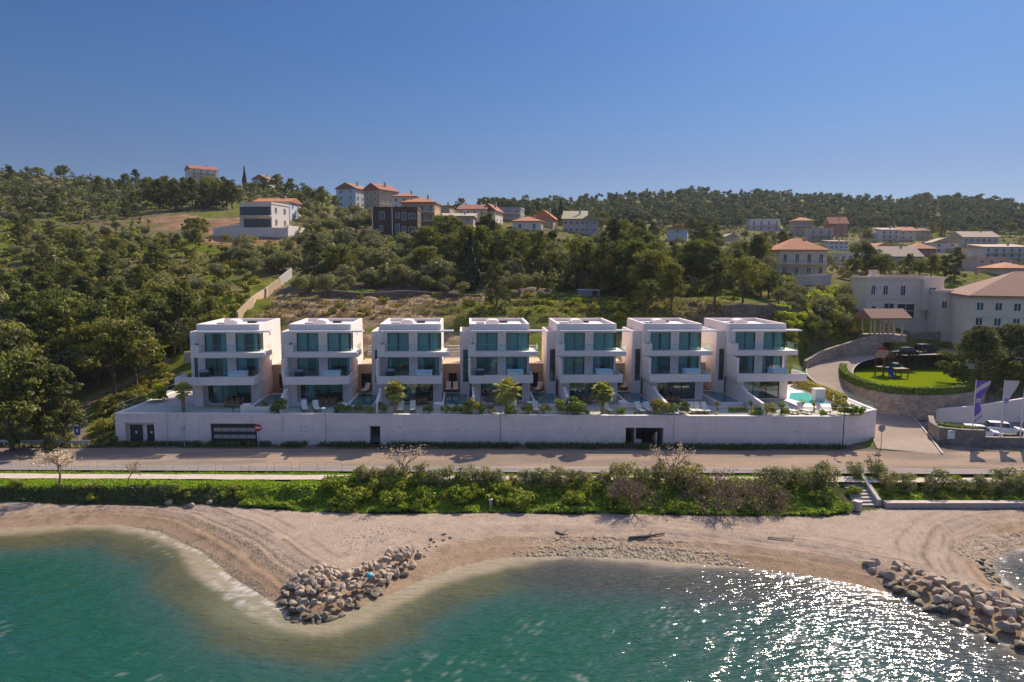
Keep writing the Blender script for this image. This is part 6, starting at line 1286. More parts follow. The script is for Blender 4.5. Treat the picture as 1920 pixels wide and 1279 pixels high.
# concrete litter bin, white post, beach stairs, low kerb wall
P, _ = cast([1608], [957]); r = empty('litter_bin', tuple(P[0]), 0, 'round concrete litter bin at the foot of the beach stairs', 'bin')
MB().lathe([(0.30, -0.1), (0.32, 0.05), (0.34, 0.6), (0.36, 0.75), (0.36, 0.85)], 16).build('barrel', MATS['kerb_stone'], r); MB().lathe([(0.37, 0.853), (0.37, 0.92), (0.27, 0.92), (0.27, 0.86)], 16).build('rim', MATS['white_render'], r)
P, _ = cast([920], [952]); r = empty('post', tuple(P[0]), 0, 'short whitish post at the foot of the green bank, centre of the beach', 'post'); MB().box(-.14, .14, -.14, .14, -.2, .75).build('shaft', MATS['kerb_stone'], r); MB().box(-.19, .19, -.19, .19, .752, .84).build('cap', MATS['white_render'], r)
a, b_ = atZ(1640, 949, 0.8), atZ(1606, 897, 1.9); r = empty('beach_stairs', (a[0], a[1], 0), 0, 'concrete stairs going down from the road to the beach', 'stairs')
mb = MB(); d = (b_-a)[:2]; n_ = 9
for k in range(n_): f = k/n_; x, y = d*f; mb.prism([(x-1.9, y), (x+.25, y), (x+d[0]/n_+.25, y+d[1]/n_-.002), (x+d[0]/n_-1.9, y+d[1]/n_-.002)], -0.3, 0.92+k*0.15)
mb.build('steps', MATS['concrete'], r); mb = MB(); mb.prism([(0.26, 0), (0.62, 0), (d[0]+.62, d[1]), (d[0]+.26, d[1])], -.3, [1.4, 1.4, 2.5, 2.5]); mb.build('side_wall', MATS['kerb_stone'], r)
P, _ = cast([1662, 1720, 1800, 1920, 2100], [953, 953, 953, 953, 953]); wall_line('kerb_wall', P, 0.42, 'concrete', 'low concrete wall between the green bank and the beach, right of the stairs', 0.6, 'dust_path')
# ------------------------------------------------------------------ street furniture
def place_v(px, v): p = at_v(px, v, 850); return (float(p[0]), float(p[1]), ROADZ)
pmat('sign_red', (0.55, 0.03, 0.03), 0.5, 0.05, 3); pmat('sign_blue', (0.03, 0.10, 0.40), 0.5, 0.05, 3); pmat('sign_white', (0.80, 0.80, 0.78), 0.5, 0.04, 3); pmat('lamp_grey', (0.42, 0.43, 0.44), 0.5, 0.08, 3)
LL = [(316, 764, 842, 'grey street lamp by the two dark service doors', 'lamp_grey'), (612, 768, 842, 'grey street lamp between the garage door and the narrow stair door', 'lamp_grey'), (938, 776, 846, 'slim dark street lamp standing against the middle of the white wall', 'grey_metal'), (1262, 772, 842, 'slim street lamp just right of the open garage', 'lamp_grey'), (1579, 757, 840, 'dark street lamp near the right end of the white wall', 'dark_metal')]
for px, t_, b_, lab, mt in LL:
    q = place_v(px, -0.5); hgt = (b_-t_)/1280*q[1]*1.0; r = empty('street_lamp', q, 0, lab, 'street lamp', 'street lamps along the white wall')
    MB().lathe([(0.12, 0), (0.12, 0.08), (0.06, 0.1), (0.055, hgt*.5), (0.042, hgt)], 10).build('pole', MATS[mt], r)
    MB().box(-.05, .05, -0.9, 0.0, hgt-.02, hgt+.05).build('arm', MATS[mt], r); MB().box(-.16, .16, -1.35, -0.75, hgt+.053, hgt+.15).build('lamp_head', MATS[mt], r)
def sign_post(px, v, h, label, build):
    q = place_v(px, v); r = empty('road_sign', q, 0, label, 'sign'); MB().tube((0, 0, 0), (0, 0, h), .04, .04, 8).build('pole', MATS['lamp_grey'], r); build(r, h)
def b1(r, h):
    s = MB().disc_y(0, -.07, h-.35, .42, .03).build('sign_plate', MATS['sign_red'], r); MB().box(-.30, .30, -.078, -.072, h-.43, h-.27).build('white_bar', MATS['sign_white'], s)
sign_post(486, -0.9, 2.55, 'round red no-entry sign at the right edge of the garage door', b1)
def b2(r, h): 
    s = MB().disc_y(0, .04, h-.4, .42, .03).build('sign_back', MATS['grey_metal'], r)
sign_post(1651, -1.2, 2.9, 'round grey sign seen from behind at the junction by the wall end', b2)
def b3(r, h): s = MB().tube((-.14, -.05, h-.35), (.06, -.10, h-.35), .34, .34, 18).build('mirror', MATS['lamp_grey'], r); 
sign_post(347, -1.1, 2.5, 'grey sign turned sideways between the service doors and the garage door', b3)
def b4(r, h):
    s = MB().disc_y(0, -.07, h-.35, .36, .03).build('no_parking_disc', MATS['sign_red'], r); MB().disc_y(0, -.08, h-.35, .28, .008).build('blue_disc', MATS['sign_blue'], s); MB().add([(-.22, -.084, h-.17), (-.16, -.084, h-.11), (.22, -.084, h-.53), (.16, -.084, h-.59)], [(0, 1, 2, 3)]).build('red_slash', MATS['sign_red'], s)
    MB().box(-.3, .3, -.07, -.045, h-1.25, h-.78).build('white_plate', MATS['sign_white'], r); MB().box(-.32, .36, -.07, -.045, h-2.35, h-1.32).build('blue_panel', MATS['sign_blue'], r)
    MB().box(-.12, .14, -.075, -.072, h-2.0, h-1.6).build('white_symbol', MATS['sign_white'], r)
sign_post(148, 0.2, 3.3, 'tall sign with a blue and red disc, white plate and blue panel by the footpath', b4)
for k in range(14): # hoop rails along the pavement
    x = -47.5+k*2.55; r = MB(); y0 = float(wally(x))-10.35; y1 = float(wally(x+1.75))-10.35
    for zz in (0.82,): r.tube((x, y0, ROADZ+.11+zz), (x+1.75, y1, ROADZ+.11+zz), .028, .028, 6)
    r.tube((x, y0, ROADZ+.1), (x, y0, ROADZ+.95), .03, .03, 6); r.tube((x+1.75, y1, ROADZ+.1), (x+1.75, y1, ROADZ+.95), .03, .03, 6); r.tube((x, y0, ROADZ+.5), (x+1.75, y1, ROADZ+.5), .02, .02, 6)
    tag(r.build('hoop_railing', MATS['white_metal']), 'thin white hoop railing between the pavement and the grass strip at the left', 'railing', 'hoop railings along the pavement')
xa, xb = float(at_v(-60, -1.7, 850)[0]), float(at_v(168, -1.7, 850)[0]); r = empty('crash_barrier', (xa, float(wally(xa))-1.5, ROADZ), math.atan(WSL), 'grey crash barrier along the road below the dark pine wood', 'barrier'); Lb = xb-xa
MB().xprism([(-.02, .45), (-.08, .52), (-.02, .6), (-.08, .68), (-.02, .76), (.02, .76), (.02, .45)], 0, Lb).build('rail', MATS['lamp_grey'], r)
for k in range(8): MB().box(Lb*k/7.2+.1, Lb*k/7.2+.2, .025, .12, -.1, .74).build('post', MATS['lamp_grey'], r)
for px, b_, t_, D, lab in ((648, 500, 420, 168, 'tall wooden utility pole on the slope left of the central wood'), (845, 506, 478, 165, 'grey lamp post with a bright top inside the central wood'), (105, 520, 482, 155, 'slim grey pole on the left hillside'), (1049, 505, 462, 165, 'slim dark pole in the central wood, left of the tallest pine')):
    P, _ = cast([px], [b_]); hh = (b_-t_)/1280*P[0][1]; r = empty('utility_pole', tuple(P[0]), 0, lab, 'pole'); MB().tube((0, 0, -.5), (0, 0, hh), .14, .09, 8).build('pole', MATS['driftwood' if px == 648 else 'lamp_grey'], r); MB().box(-.8, .8, -.05, .05, hh-.5, hh-.38).build('cross_arm', MATS['driftwood' if px == 648 else 'lamp_grey'], r) if px == 648 else MB().box(-.1, .1, -.7, .1, hh+.003, hh+.12).build('lamp_head', MATS['white_metal'], r)
P, _ = cast([1107], [556]); r = empty('shed', tuple(P[0]), 0.1, 'small whitish flat-roofed shed at the edge of the field', 'shed'); MB().box(-1.9, 1.9, 0, 2.2, -.5, 1.15).build('wall', MATS['h_grey'], r); MB().box(-2.05, 2.05, -.15, 2.35, 1.153, 1.33).build('roof', MATS['white_metal'], r); MB().box(.4, 1.3, -.03, -.003, 0, 1.0).build('door', MATS['dark_metal'], r)
# ------------------------------------------------------------------ cars
pmat('car_black', (0.012, 0.013, 0.016), 0.25, 0.1, 2, spec=0.6); pmat('car_white', (0.72, 0.73, 0.75), 0.3, 0.03, 2, spec=0.6); pmat('tyre', (0.015, 0.015, 0.015), 0.8, 0.2, 5); pmat('car_glass', (0.02, 0.025, 0.03), 0.06, 0.2, 2, spec=0.8); pmat('lamp_lens', (0.7, 0.7, 0.68), 0.2, 0.1, 3); pmat('tail_lens', (0.4, 0.02, 0.02), 0.3, 0.1, 3)
def car(loc, rz, paint, label, group, wagon=False):
    r = empty('parked_car', loc, rz, label, 'car', group)
    body = [(-2.15, .28), (2.1, .28), (2.15, .55), (2.05, .72), (1.1, .90), (-1.9, .95), (-2.18, .85), (-2.2, .5)]
    b = MB().yprism(body, -.86, .86).build('body', MATS[paint], r, bevel=.09)
    rb = -1.95 if wagon else -1.55
    cab = [(1.05, .90), (.30, 1.40), (-.9, 1.46), (rb+.2, 1.38 if not wagon else 1.42), (rb-.25, .94)]
    m = MB(); n = len(cab); V = [(x, -.80, z) if z < 1.0 else (x, -.62, z) for x, z in cab]+[(x, .80, z) if z < 1.0 else (x, .62, z) for x, z in cab]
    m.add(V, [tuple(range(n)), tuple(range(2*n-1, n-1, -1))]+[((i+1) % n, i, n+i, n+(i+1) % n) for i in range(n)]); m.build('windows', MATS['car_glass'], r, bevel=.04)
    m = MB(); V = [(x, -.60, z+.012) for x, z in cab[1:4]]+[(x, .60, z+.012) for x, z in cab[1:4]]; m.add(V, [(0, 1, 4, 3), (1, 2, 5, 4)]); m.build('roof', MATS[paint], r)
    m = MB()
    for x in (0.28, -.75): 
        for s in (-1, 1): m.tube((x, s*.635, 1.38), (x+.12, s*.81, .93), .035, .035, 5)
    m.build('pillars', MATS[paint], r)
    for x in (1.35, -1.35):
        for s in (-1, 1):
            w = MB().tube((x, s*.72, .32), (x, s*.89, .32), .32, .32, 18).build('wheel', MATS['tyre'], r); MB().tube((x, s*.892, .32), (x, s*.90, .32), .2, .2, 12).build('rim', MATS['grey_metal'], w)
    for s in (-1, 1):
        MB().box(2.02, 2.155, s*.6-.17, s*.6+.17, .58, .70).build('headlight', MATS['lamp_lens'], r); MB().box(-2.215, -2.15, s*.62-.14, s*.62+.14, .66, .84).build('tail_light', MATS['tail_lens'], r)
        MB().box(.62, .78, s*.93-.09, s*.93+.09, .98, 1.10).build('mirror', MATS[paint], r)
    MB().box(2.15, 2.17, -.25, .25, .38, .5).build('number_plate', MATS['sign_white'], r)
    return r
p = atZ(1693, 668, 8.15); car((p[0], p[1], 8.22), 2.95, 'car_black', 'black parked saloon car by the pale stone wall, left one of two', 'dark parked cars'); p = atZ(1737, 661, 8.35); car((p[0], p[1], 8.4), 0.25, 'car_black', 'dark grey parked estate car by the pale stone wall, right one of two', 'dark parked cars', True)
p = atZ(1838, 814, 2.6); car((p[0], p[1], 2.25), -0.28, 'car_white', 'white parked car behind the purple flag, nearer the stone wall', 'white parked cars', True); p = atZ(1884, 806, 2.8); car((p[0], p[1], 2.3), -0.40, 'car_white', 'white parked car behind the white flag, beside the ramp wall', 'white parked cars', True)
# ------------------------------------------------------------------ flags
pmat('flag_purple', (0.20, 0.11, 0.42), 0.8, 0.1, 4); pmat('flag_white', (0.60, 0.57, 0.56), 0.8, 0.06, 4)
def flag(px, label, pattern):
    q = atZ(px, 806, 3.9); hz = 5.9; r = empty('flag', (float(q[0]), float(q[1]), 2.2), 0.0, label, 'flag')
    MB().lathe([(0.07, -0.2), (0.06, 3), (0.045, 1.7+hz)], 8).build('pole', MATS['white_metal'], r)
    nx, nz = 30, 96; Wd = 1.65; V = []; Qd = []; mi = []
    for j in range(nz+1):
        t = j/nz; z = 1.65+hz-5.1*t
        wid = Wd*(1-0.55*sstep(0.1, 0.55, t)+0.12*sstep(0.6, 0.8, t)-0.35*sstep(0.82, 1.0, t))
        for i in range(nx+1): s = i/nx; V.append((.07+wid*s, 0.16*math.sin(5*s+4*t)*s+0.25*s*math.sin(6*t), z-0.05*s*0+0.35*s*sstep(0.8, 1, t)))
    for j in range(nz):
        for i in range(nx): a = j*(nx+1)+i; Qd.append((a, a+nx+1, a+nx+2, a+1)); mi.append(pattern((i+.5)/nx, (j+.5)/nz))
    mesh_np('cloth', V, Qd, [MATS['flag_purple'], MATS['flag_white']], r, True, mi=mi); return r
def pat1(s, t):
    if 0.16 < t+0.14*s-0.02 and False: return 0
    if 0.20 < t+0.22*s < 0.32: return 1
    if 0.84 < t+0.17*s < 0.96: return 1
    if 0.42 < t < 0.485 and 0.12 < s < 0.92: return 0 if (0.445 < t < 0.465 and int(s*14) % 3 == 0) else 1
    if 0.505 < t < 0.525 and 0.12 < s < 0.85 and int(s*22) % 4: return 1
    return 0
def pat2(s, t):
    if 0.42 < t < 0.475 and 0.12 < s < 0.92: return 1 if (0.44 < t < 0.455 and int(s*14) % 3 == 0) else 0
    if 0.505 < t < 0.522 and 0.12 < s < 0.85 and int(s*22) % 4: return 0
    return 1
flag(1823, 'purple hanging flag with pale diagonal bands on a white pole', pat1); flag(1876, 'white hanging flag with a small purple block on a white pole', pat2); flag(1914, 'purple and white flag on the pole at the right edge of the photo', lambda s, t: 0 if t < 0.5 else 1)
# ------------------------------------------------------------------ lower right: stone wall, ramp wall, hedges
def hedge_mesh(name, P, half, h, leaf, dens, seed, size=0.16):
    rng = np.random.default_rng(seed); Vs = []; Ns = []
    for i in range(len(P)-1):
        a, b_ = np.array(P[i]), np.array(P[i+1]); L_ = np.hypot(*(b_-a)[:2]); d = unit((b_-a)[:2]); nn_ = np.array([-d[1], d[0]]); n = int(L_*dens)
        t = rng.uniform(0, 1, n); u = rng.uniform(-1, 1, n); w = rng.uniform(0, 1, n); top = rng.uniform(0, 1, n) < 0.45
        o = np.where(top, u*half, np.sign(u)*half*rng.uniform(0.8, 1.05, n)); z = np.where(top, h*rng.uniform(0.9, 1.06, n), w*h)
        c = a+(b_-a)*t[:, None]; Vs.append(np.stack([c[:, 0]+nn_[0]*o, c[:, 1]+nn_[1]*o, c[:, 2]+z], 1)); Ns.append(np.stack([np.where(top, 0, np.sign(u)*nn_[0]), np.where(top, 0, np.sign(u)*nn_[1]), np.where(top, 1.0, 0.2)], 1))
    V, Qd = leaf_quads(np.vstack(Vs), np.vstack(Ns), size, rng, 0.9, 0.45); return mesh_np(name, V, Qd, MATS[leaf])
sw = [atZ(u, v, 2.1) for u, v in ((1738, 806), (1741, 820), (1760, 831), (1800, 836), (1846, 838))]; o = wall_line('stone_wall', sw, [1.9, 1.9, 1.9, 1.95, 1.95], 'rubble', 'grey-brown rubble stone wall with a white plaque, below the flags', 0.6)
q = atZ(1783, 834, 2.1); pq = MB().box(-.55, .55, -.12, -.05, .75, 1.75).build('plaque', MATS['sign_white'], o, loc=(float(q[0]), float(q[1])-0.05, 2.1))
MB().box(-.3, .3, -.127, -.123, 1.5, 1.62).build('lettering', MATS['grey_metal'], pq)
sw2 = [atZ(u, v, 2.1) for u, v in ((1847, 838), (1890, 839), (1960, 840))]; wall_line('stone_wall', sw2, 1.15, 'rubble', 'lower rubble stone wall in front of the two white cars, right of the plaque wall', 0.6)
hp = [np.array([q[0]+.4, q[1]+1.0, 3.4]) for q in (atZ(1762, 829, 2.1), atZ(1800, 835, 2.1), atZ(1836, 837, 2.1))]; tag(hedge_mesh('hedge', hp, 0.55, 0.75, 'hedge_leaf', 420, 501), 'low clipped hedge on top of the stone wall with the plaque', 'hedge')
rw = [atZ(u, v, 2.6) for u, v in ((1733, 786), (1760, 790), (1830, 792), (1960, 790))]; wall_line('ramp_wall', rw, [0.9, 1.7, 2.2, 3.6], 'h_white', 'white rendered ramp wall rising to the right behind the flags', 0.35)
# ------------------------------------------------------------------ lawn, its wall and hedge, playground
mb = MB(); mb.add([(p[0], p[1], LAWNZ) for p in LAWN], [tuple(range(len(LAWN)))]); pmat('lawn_mat', (0.115, 0.16, 0.004), 1.0, 0.2, 0.7, bump=0.4, bscale=12, spec=0.0, col2=(0.16, 0.195, 0.006)); lw = mb.build('lawn', MATS['lawn_mat']); tag(lw, kind='structure')
FR = smooth_line(np.array([(p[0], p[1], LAWNZ) for p in [np.r_[LAWN[10]], *LAWN[0:7]]]), 4)
wall_line('lawn_wall', [(p[0], p[1], LAWNZ) for p in FR], 0.12, 'pale_stone', 'curved pale stone retaining wall round the playground lawn', -0.5, None, below=3.2)
tag(hedge_mesh('hedge', [np.array([p[0], p[1]+0.25, LAWNZ]) for p in FR], 0.5, 1.0, 'hedge_leaf', 520, 502), 'clipped hedge curving along the top of the lawn wall', 'hedge')
q = atZ(1655, 748, 4.0); MBp = empty('notice_board', (float(q[0])-.2, float(q[1])-.65, 4.2), 0.0, 'white notice plate with a small blue sign on the curved lawn wall', 'sign'); MB().box(-.4, .4, -.04, 0, .1, .95).build('plate', MATS['sign_white'], MBp); MB().box(-.95, -.6, -.04, 0, .4, .75).build('blue_sign', MATS['sign_blue'], MBp)
bk = [np.array([p[0], p[1], 6.0]) for p in (LAWN[10], LAWN[9], LAWN[8])]; wall_line('ramp_wall', [tuple(b_+[0, .5, 0]) for b_ in bk], [0.5, 1.1, 1.6], 'h_grey', 'low grey wall along the back of the playground lawn', 0.3)
fn = empty('fence', (0, 0, 0), 0, 'thin metal fence behind the playground, below the parked dark cars', 'fence'); mb = MB()
fp = [np.array([p[0], p[1]+.65, z]) for p, z in ((LAWN[10], 6.5), (LAWN[9], 7.1), (LAWN[8], 7.6))]
for i in range(2):
    for k in range(8): c = fp[i]+(fp[i+1]-fp[i])*k/8; MB().tube(tuple(c), tuple(c+[0, 0, 1.15]), .03, .03, 5).build('post', MATS['dark_metal'], fn)
    for dz in (.55, 1.12): mb.tube(tuple(fp[i]+[0, 0, dz]), tuple(fp[i+1]+[0, 0, dz]), .02, .02, 5)
mb.build('rails', MATS['dark_metal'], fn)
pmat('play_green', (0.015, 0.13, 0.085), 0.5, 0.15, 3); pmat('play_blue', (0.02, 0.09, 0.42), 0.4, 0.1, 3); pmat('play_wood', (0.17, 0.085, 0.04), 0.7, 0.25, 4)
q = atZ(1656, 704, LAWNZ); r = empty('playground_tower', (float(q[0]), float(q[1]), LAWNZ), 0.25, 'wooden playground tower with a gabled roof, green tube and blue slide', 'playground')
for x in (-.8, .8):
    for y in (-.8, .8): MB().box(x-.07, x+.07, y-.07, y+.07, 0, 3.0).build('post', MATS['play_wood'], r)
MB().box(-.9, .9, -.9, .9, 1.25, 1.37).build('platform', MATS['play_wood'], r); MB().yprism([(-1.2, 2.9), (1.2, 2.9), (0, 4.0)], -1.1, 1.1).build('roof', MATS['play_wood'], r)
m = MB(); m.box(-.73, .73, -.86, -.80, 1.5, 2.1); m.build('panel', MATS['play_green'], r); MB().path([(.3, -.9, 1.8), (1.4, -1.3, 1.7), (2.3, -1.0, 1.2), (2.7, -.4, .6)], [.42, .42, .42, .42], 10).build('tube_slide', MATS['play_green'], r)
MB().add([(-.5, -.9, 1.35), (.1, -.9, 1.35), (-1.5, -2.9, .2), (-.9, -2.9, .2), (-.5, -.95, 1.6), (-1.5, -2.95, .45), (.1, -.95, 1.6), (-.9, -2.95, .45)], [(0, 2, 3, 1), (0, 4, 5, 2), (1, 3, 7, 6)]).build('slide', MATS['play_blue'], r)
q = atZ(1684, 708, LAWNZ); r2 = empty('play_table', (float(q[0]), float(q[1]), LAWNZ), 0, 'square wooden play platform right of the playground tower', 'playground'); MB().box(-1.1, 1.1, -.9, .9, 1.35, 1.5).build('top', MATS['play_wood'], r2)
for x in (-1, 1):
    for y in (-.8, .8): MB().box(x-.06, x+.06, y-.06, y+.06, 0, 1.348).build('post', MATS['play_wood'], r2)
q = atZ(1672, 697, LAWNZ); r3 = empty('swing_frame', (float(q[0])+1.0, float(q[1])+1.5, LAWNZ), 0.2, 'wooden swing frame between the playground tower and the play platform', 'playground'); MB().tube((-1.2, 0, 2.5), (1.6, 0, 2.5), .07, .07, 8).build('beam', MATS['play_wood'], r3)
for x in (-1.2, 1.6):
    for y in (-1, 1): MB().tube((x, y, 0), (x, 0, 2.5), .06, .06, 7).build('leg', MATS['play_wood'], r3)
for x in (-.3, .9):
    s = MB().box(x-.25, x+.25, -.1, .1, .55, .6).build('seat', MATS['play_blue'], r3); MB().tube((x-.22, 0, .6), (x-.22, 0, 2.45), .015, .015, 5).build('chain', MATS['grey_metal'], s); MB().tube((x+.22, 0, .6), (x+.22, 0, 2.45), .015, .015, 5).build('chain', MATS['grey_metal'], s)
# gazebo below the hotel
q = atY(1665, 625, 113); gz = float(height(q[0], q[1])); gz = max(gz, float(q[2])-0.3); r = empty('gazebo', (float(q[0]), float(q[1]), gz), 0.05, 'open timber gazebo with a tiled roof in front of the cream hotel wing', 'gazebo')
for x in (-2.6, -.9, .9, 2.6):
    for y in (0, 3.4): MB().box(x-.11, x+.11, y-.11, y+.11, -.6, 2.55).build('post', MATS['h_cream'], r)
MB().box(-2.9, 2.9, -.2, .0, 2.553, 2.75).build('beam', MATS['h_cream'], r); rf = roof_mesh('gable_x', 6.6, 4.0, 2.753, 1.5, .5); o = rf.build('roof', MATS['tile_brown'], r, loc=(0, -.3, 0))
m = MB()
for k in range(6): m.box(-1.2, 2.4, 1.6, 1.66, .4+.33*k, .52+.33*k)
m.box(-1.3, -1.2, 1.58, 1.68, 0, 2.5); m.box(2.4, 2.5, 1.58, 1.68, 0, 2.5); m.build('slat_screen', MATS['h_cream'], r); MB().box(-3.2, 3.2, -.5, 4.2, -1.2, -.02).build('plinth', MATS['pale_stone'], r)
q = atZ(1656, 667, 8.1); r = empty('waste_bin', (float(q[0]), float(q[1])+.4, 8.1), 0, 'red wheeled bin at the end of the pale stone wall, left of the dark cars', 'bin'); MB().prism([(-.45, -.4), (.45, -.4), (.45, .4), (-.45, .4)], 0.1, 1.2).build('body', MATS['sign_red'], r); MB().box(-.5, .5, -.45, .45, 1.203, 1.3).build('lid', MATS['sign_red'], r)
ribbon('kerb', UPR, -3.62, -3.42, 0.16, MATS['kerb_stone'], None, 2); ribbon('kerb', UPR[14:], 3.02, 3.2, 0.16, MATS['kerb_stone'], None, 2)
# ------------------------------------------------------------------ on the terraces
VD = ['leftmost villa', 'second villa from the pine wood', 'third villa from the pine wood', 'middle villa', 'villa with the tall slim palm', 'second villa from the turquoise pool', 'villa by the turquoise pool']
def make_lounger():
    r = empty('sun_lounger'); f = MB(); f.box(-.33, -.29, -1.0, .75, .26, .31); f.box(.29, .33, -1.0, .75, .26, .31); f.box(-.29, .29, -1.0, -.96, .26, .31); f.box(-.29, .29, .71, .75, .26, .31); f.build('frame', MATS['teak'], r)
    for x in (-.31, .31):
        for y in (-.85, .6): MB().box(x-.025, x+.025, y-.025, y+.025, 0, .258).build('leg', MATS['teak'], r)
    MB().box(-.28, .28, -.95, .18, .31, .37).build('seat', MATS['sling'], r)
    MB().add([(-.28, .18, .35), (.28, .18, .35), (.28, .62, 1.0), (-.28, .62, 1.0), (-.28, .24, .31), (.28, .24, .31), (.28, .68, .96), (-.28, .68, .96)], [(0, 1, 2, 3), (7, 6, 5, 4), (0, 4, 5, 1), (1, 5, 6, 2), (2, 6, 7, 3), (3, 7, 4, 0)]).build('backrest', MATS['sling'], r)
    return r
LG0 = make_lounger(); first = [True]
def lounger(px, py, z, rz, label, group):
    o = LG0 if first[0] else copy_tree(LG0); first[0] = False; p = atZ(px, py, z+.2); p[1] = max(p[1], float(wally(p[0]))+2.1); o.location = (float(p[0]), float(p[1]), z); o.rotation_euler = (0, 0, rz); o.scale = (1.15, 1.15, 1.15); tag(o, label, 'sun lounger', group)
LO = [(562, 775, .35, 'cream lounger on the front terrace of the second villa from the left, left of two'), (588, 772, .4, 'cream lounger on the front terrace of the second villa from the left, right of two'), (748, 776, .05, 'cream lounger right of the palm of the third villa, left of two'), (771, 776, .05, 'cream lounger right of the palm of the third villa, right of two'),
      (966, 775, 0, 'cream lounger just right of the broadest palm'), (1007, 775, 0, 'cream lounger on the middle terrace, farther right of the broadest palm'), (1144, 774, .25, 'cream lounger just right of the tall slim palm'), (1203, 773, .2, 'cream lounger before the teal pool, left of a close pair'), (1220, 773, .2, 'cream lounger before the teal pool, right of a close pair'),
      (1300, 772, 0, 'white lounger under the yellow spiky plant, left of three side by side'), (1312, 772, 0, 'white lounger under the yellow spiky plant, middle of three side by side'), (1325, 772, 0, 'white lounger under the yellow spiky plant, right of three side by side'),
      (1495, 778, .3, 'white lounger before the turquoise pool, left of three'), (1524, 779, .3, 'white lounger before the turquoise pool, middle of three'), (1557, 778, .3, 'white lounger before the turquoise pool, right of three')]
for px, py, rz, lab in LO: lounger(px, py, TERZ, rz, lab, 'loungers along the front terraces')
for px, py, rz, lab in ((686, 733, -.3, 'lounger on the wooden deck behind the second pool from the left'), (841, 730, 0, 'lounger on the deck behind the third pool, left of two'), (854, 730, 0, 'lounger on the deck behind the third pool, right of two'), (1010, 730, -.4, 'low lounger on the deck behind the green-blue pool'), (1172, 726, -.6, 'lounger on the deck behind the teal pool by the slim palm')): lounger(px, py, TERZ+.70, rz, lab, 'loungers on the back decks')
pmat('tub_white', (0.74, 0.75, 0.76), 0.5, 0.05, 2); pmat('tub_cover', (0.42, 0.58, 0.66), 0.6, 0.08, 2); pmat('grill_dark', (0.02, 0.022, 0.026), 0.4, 0.2, 4); pmat('cushion', (0.62, 0.62, 0.64), 0.9, 0.06, 3)
for i in range(7):
    x, y, z = VX0+i*VS, VY, TERZ
    r = empty('hot_tub', (x+5.6, y-2.4, z+3.14), 0, 'covered white hot tub on the lower balcony of the '+VD[i], 'hot tub', 'hot tubs on the balconies'); MB().box(-.95, .95, -.8, .8, 0, 1.02).build('shell', MATS['tub_white'], r, bevel=.06); MB().box(-1.0, 1.0, -.85, .85, 1.023, 1.15).build('cover', MATS['tub_cover'], r, bevel=.03)
    if i < 4:
        r = empty('barbecue', (x+(1.25 if i else 1.0), y-.75, z+3.14), 0, 'dark barbecue grill on the lower balcony of the '+VD[i], 'barbecue', 'barbecues on the balconies'); MB().box(-.5, .5, -.3, .3, .1, .85).build('cabinet', MATS['grill_dark'], r); MB().xprism([(-.33, .853), (.33, .853), (.3, 1.1), (0, 1.2), (-.3, 1.1)], -.55, .55).build('hood', MATS['grey_metal'], r); MB().box(-.48, -.4, -.28, -.2, 0, .098).box(.4, .48, -.28, -.2, 0, .098).box(-.48, -.4, .2, .28, 0, .098).box(.4, .48, .2, .28, 0, .098).build('feet', MATS['grill_dark'], r)
    if i < 6:
        r = empty('dining_table', (x+(5.0 if i < 3 else 3.0), y-2.3, z), 0, 'dark dining table under the balcony of the '+VD[i], 'table', 'dining tables under the balconies'); MB().box(-1.1, 1.1, -.5, .5, .70, .76).build('tabletop', MATS['teak'], r)
        for a in (-1, 1):
            for b_ in (-.4, .4): MB().box(a-.05, a+.05, b_-.05, b_+.05, 0, .698).build('leg', MATS['teak'], r)
        for s in (-1, 1):
            for a in (-.7, 0, .7):
                c = empty('dining_chair', (x+(5.0 if i < 3 else 3.0)+a, y-2.3+s*.85, z), 0 if s > 0 else PI, 'dark wooden chair pushed to the dining table of the '+VD[i], 'chair', 'dining chairs of the '+VD[i]); MB().box(-.23, .23, -.22, .22, .42, .47).build('seat', MATS['teak'], c); MB().box(-.23, .23, .18, .22, .473, .9).build('backrest', MATS['teak'], c)
                for u in (-.2, .2):
                    for w in (-.19, .19): MB().box(u-.025, u+.025, w-.025, w+.025, 0, .418).build('leg', MATS['teak'], c)
for px, py, lab in ((379, 757, 'round white sofa on the shaded terrace of the leftmost villa'), (917, 757, 'round white sofa on the terrace left of the broadest palm')):
    p = atZ(px, py, TERZ); r = empty('daybed', (float(p[0]), float(p[1]), TERZ), 0, lab, 'sofa', 'round white sofas'); MB().lathe([(1.15, 0), (1.25, .12), (1.2, .35), (1.0, .38)], 24).build('base', MATS['cushion'], r)
    m = MB(); 
    for k in range(10): a = .15+k*.29; m.box(1.0*math.cos(a)-.17, 1.0*math.cos(a)+.17, 1.0*math.sin(a)-.17+.1, 1.0*math.sin(a)+.17, .383, .78+.002*k)
    m.build('back_cushion', MATS['cushion'], r)
p = atZ(557, 760, TERZ); r = empty('daybed', (float(p[0]), float(p[1]), TERZ), .1, 'square pale-grey covered daybed behind the loungers of the second villa', 'sofa'); MB().box(-1.2, 1.2, -.9, .9, 0, .45).build('base', MATS['cushion'], r, bevel=.08); MB().box(-1.1, 1.1, .3, .8, .453, .75).build('back_cushion', MATS['cushion'], r, bevel=.08)
p = atZ(922, 779, TERZ); p[1] = max(p[1], float(wally(p[0]))+1.3); r = empty('armchair', (float(p[0]), float(p[1]), TERZ), .2, 'small wooden armchair on the gravel left of the broadest palm', 'chair'); MB().box(-.4, .4, -.4, .4, .35, .45).build('seat', MATS['teak'], r); MB().box(-.4, .4, .32, .4, .453, .95).build('backrest', MATS['teak'], r)
for u in (-.35, .35):
    for w in (-.35, .35): MB().box(u-.04, u+.04, w-.04, w+.04, 0, .348).build('leg', MATS['teak'], r)
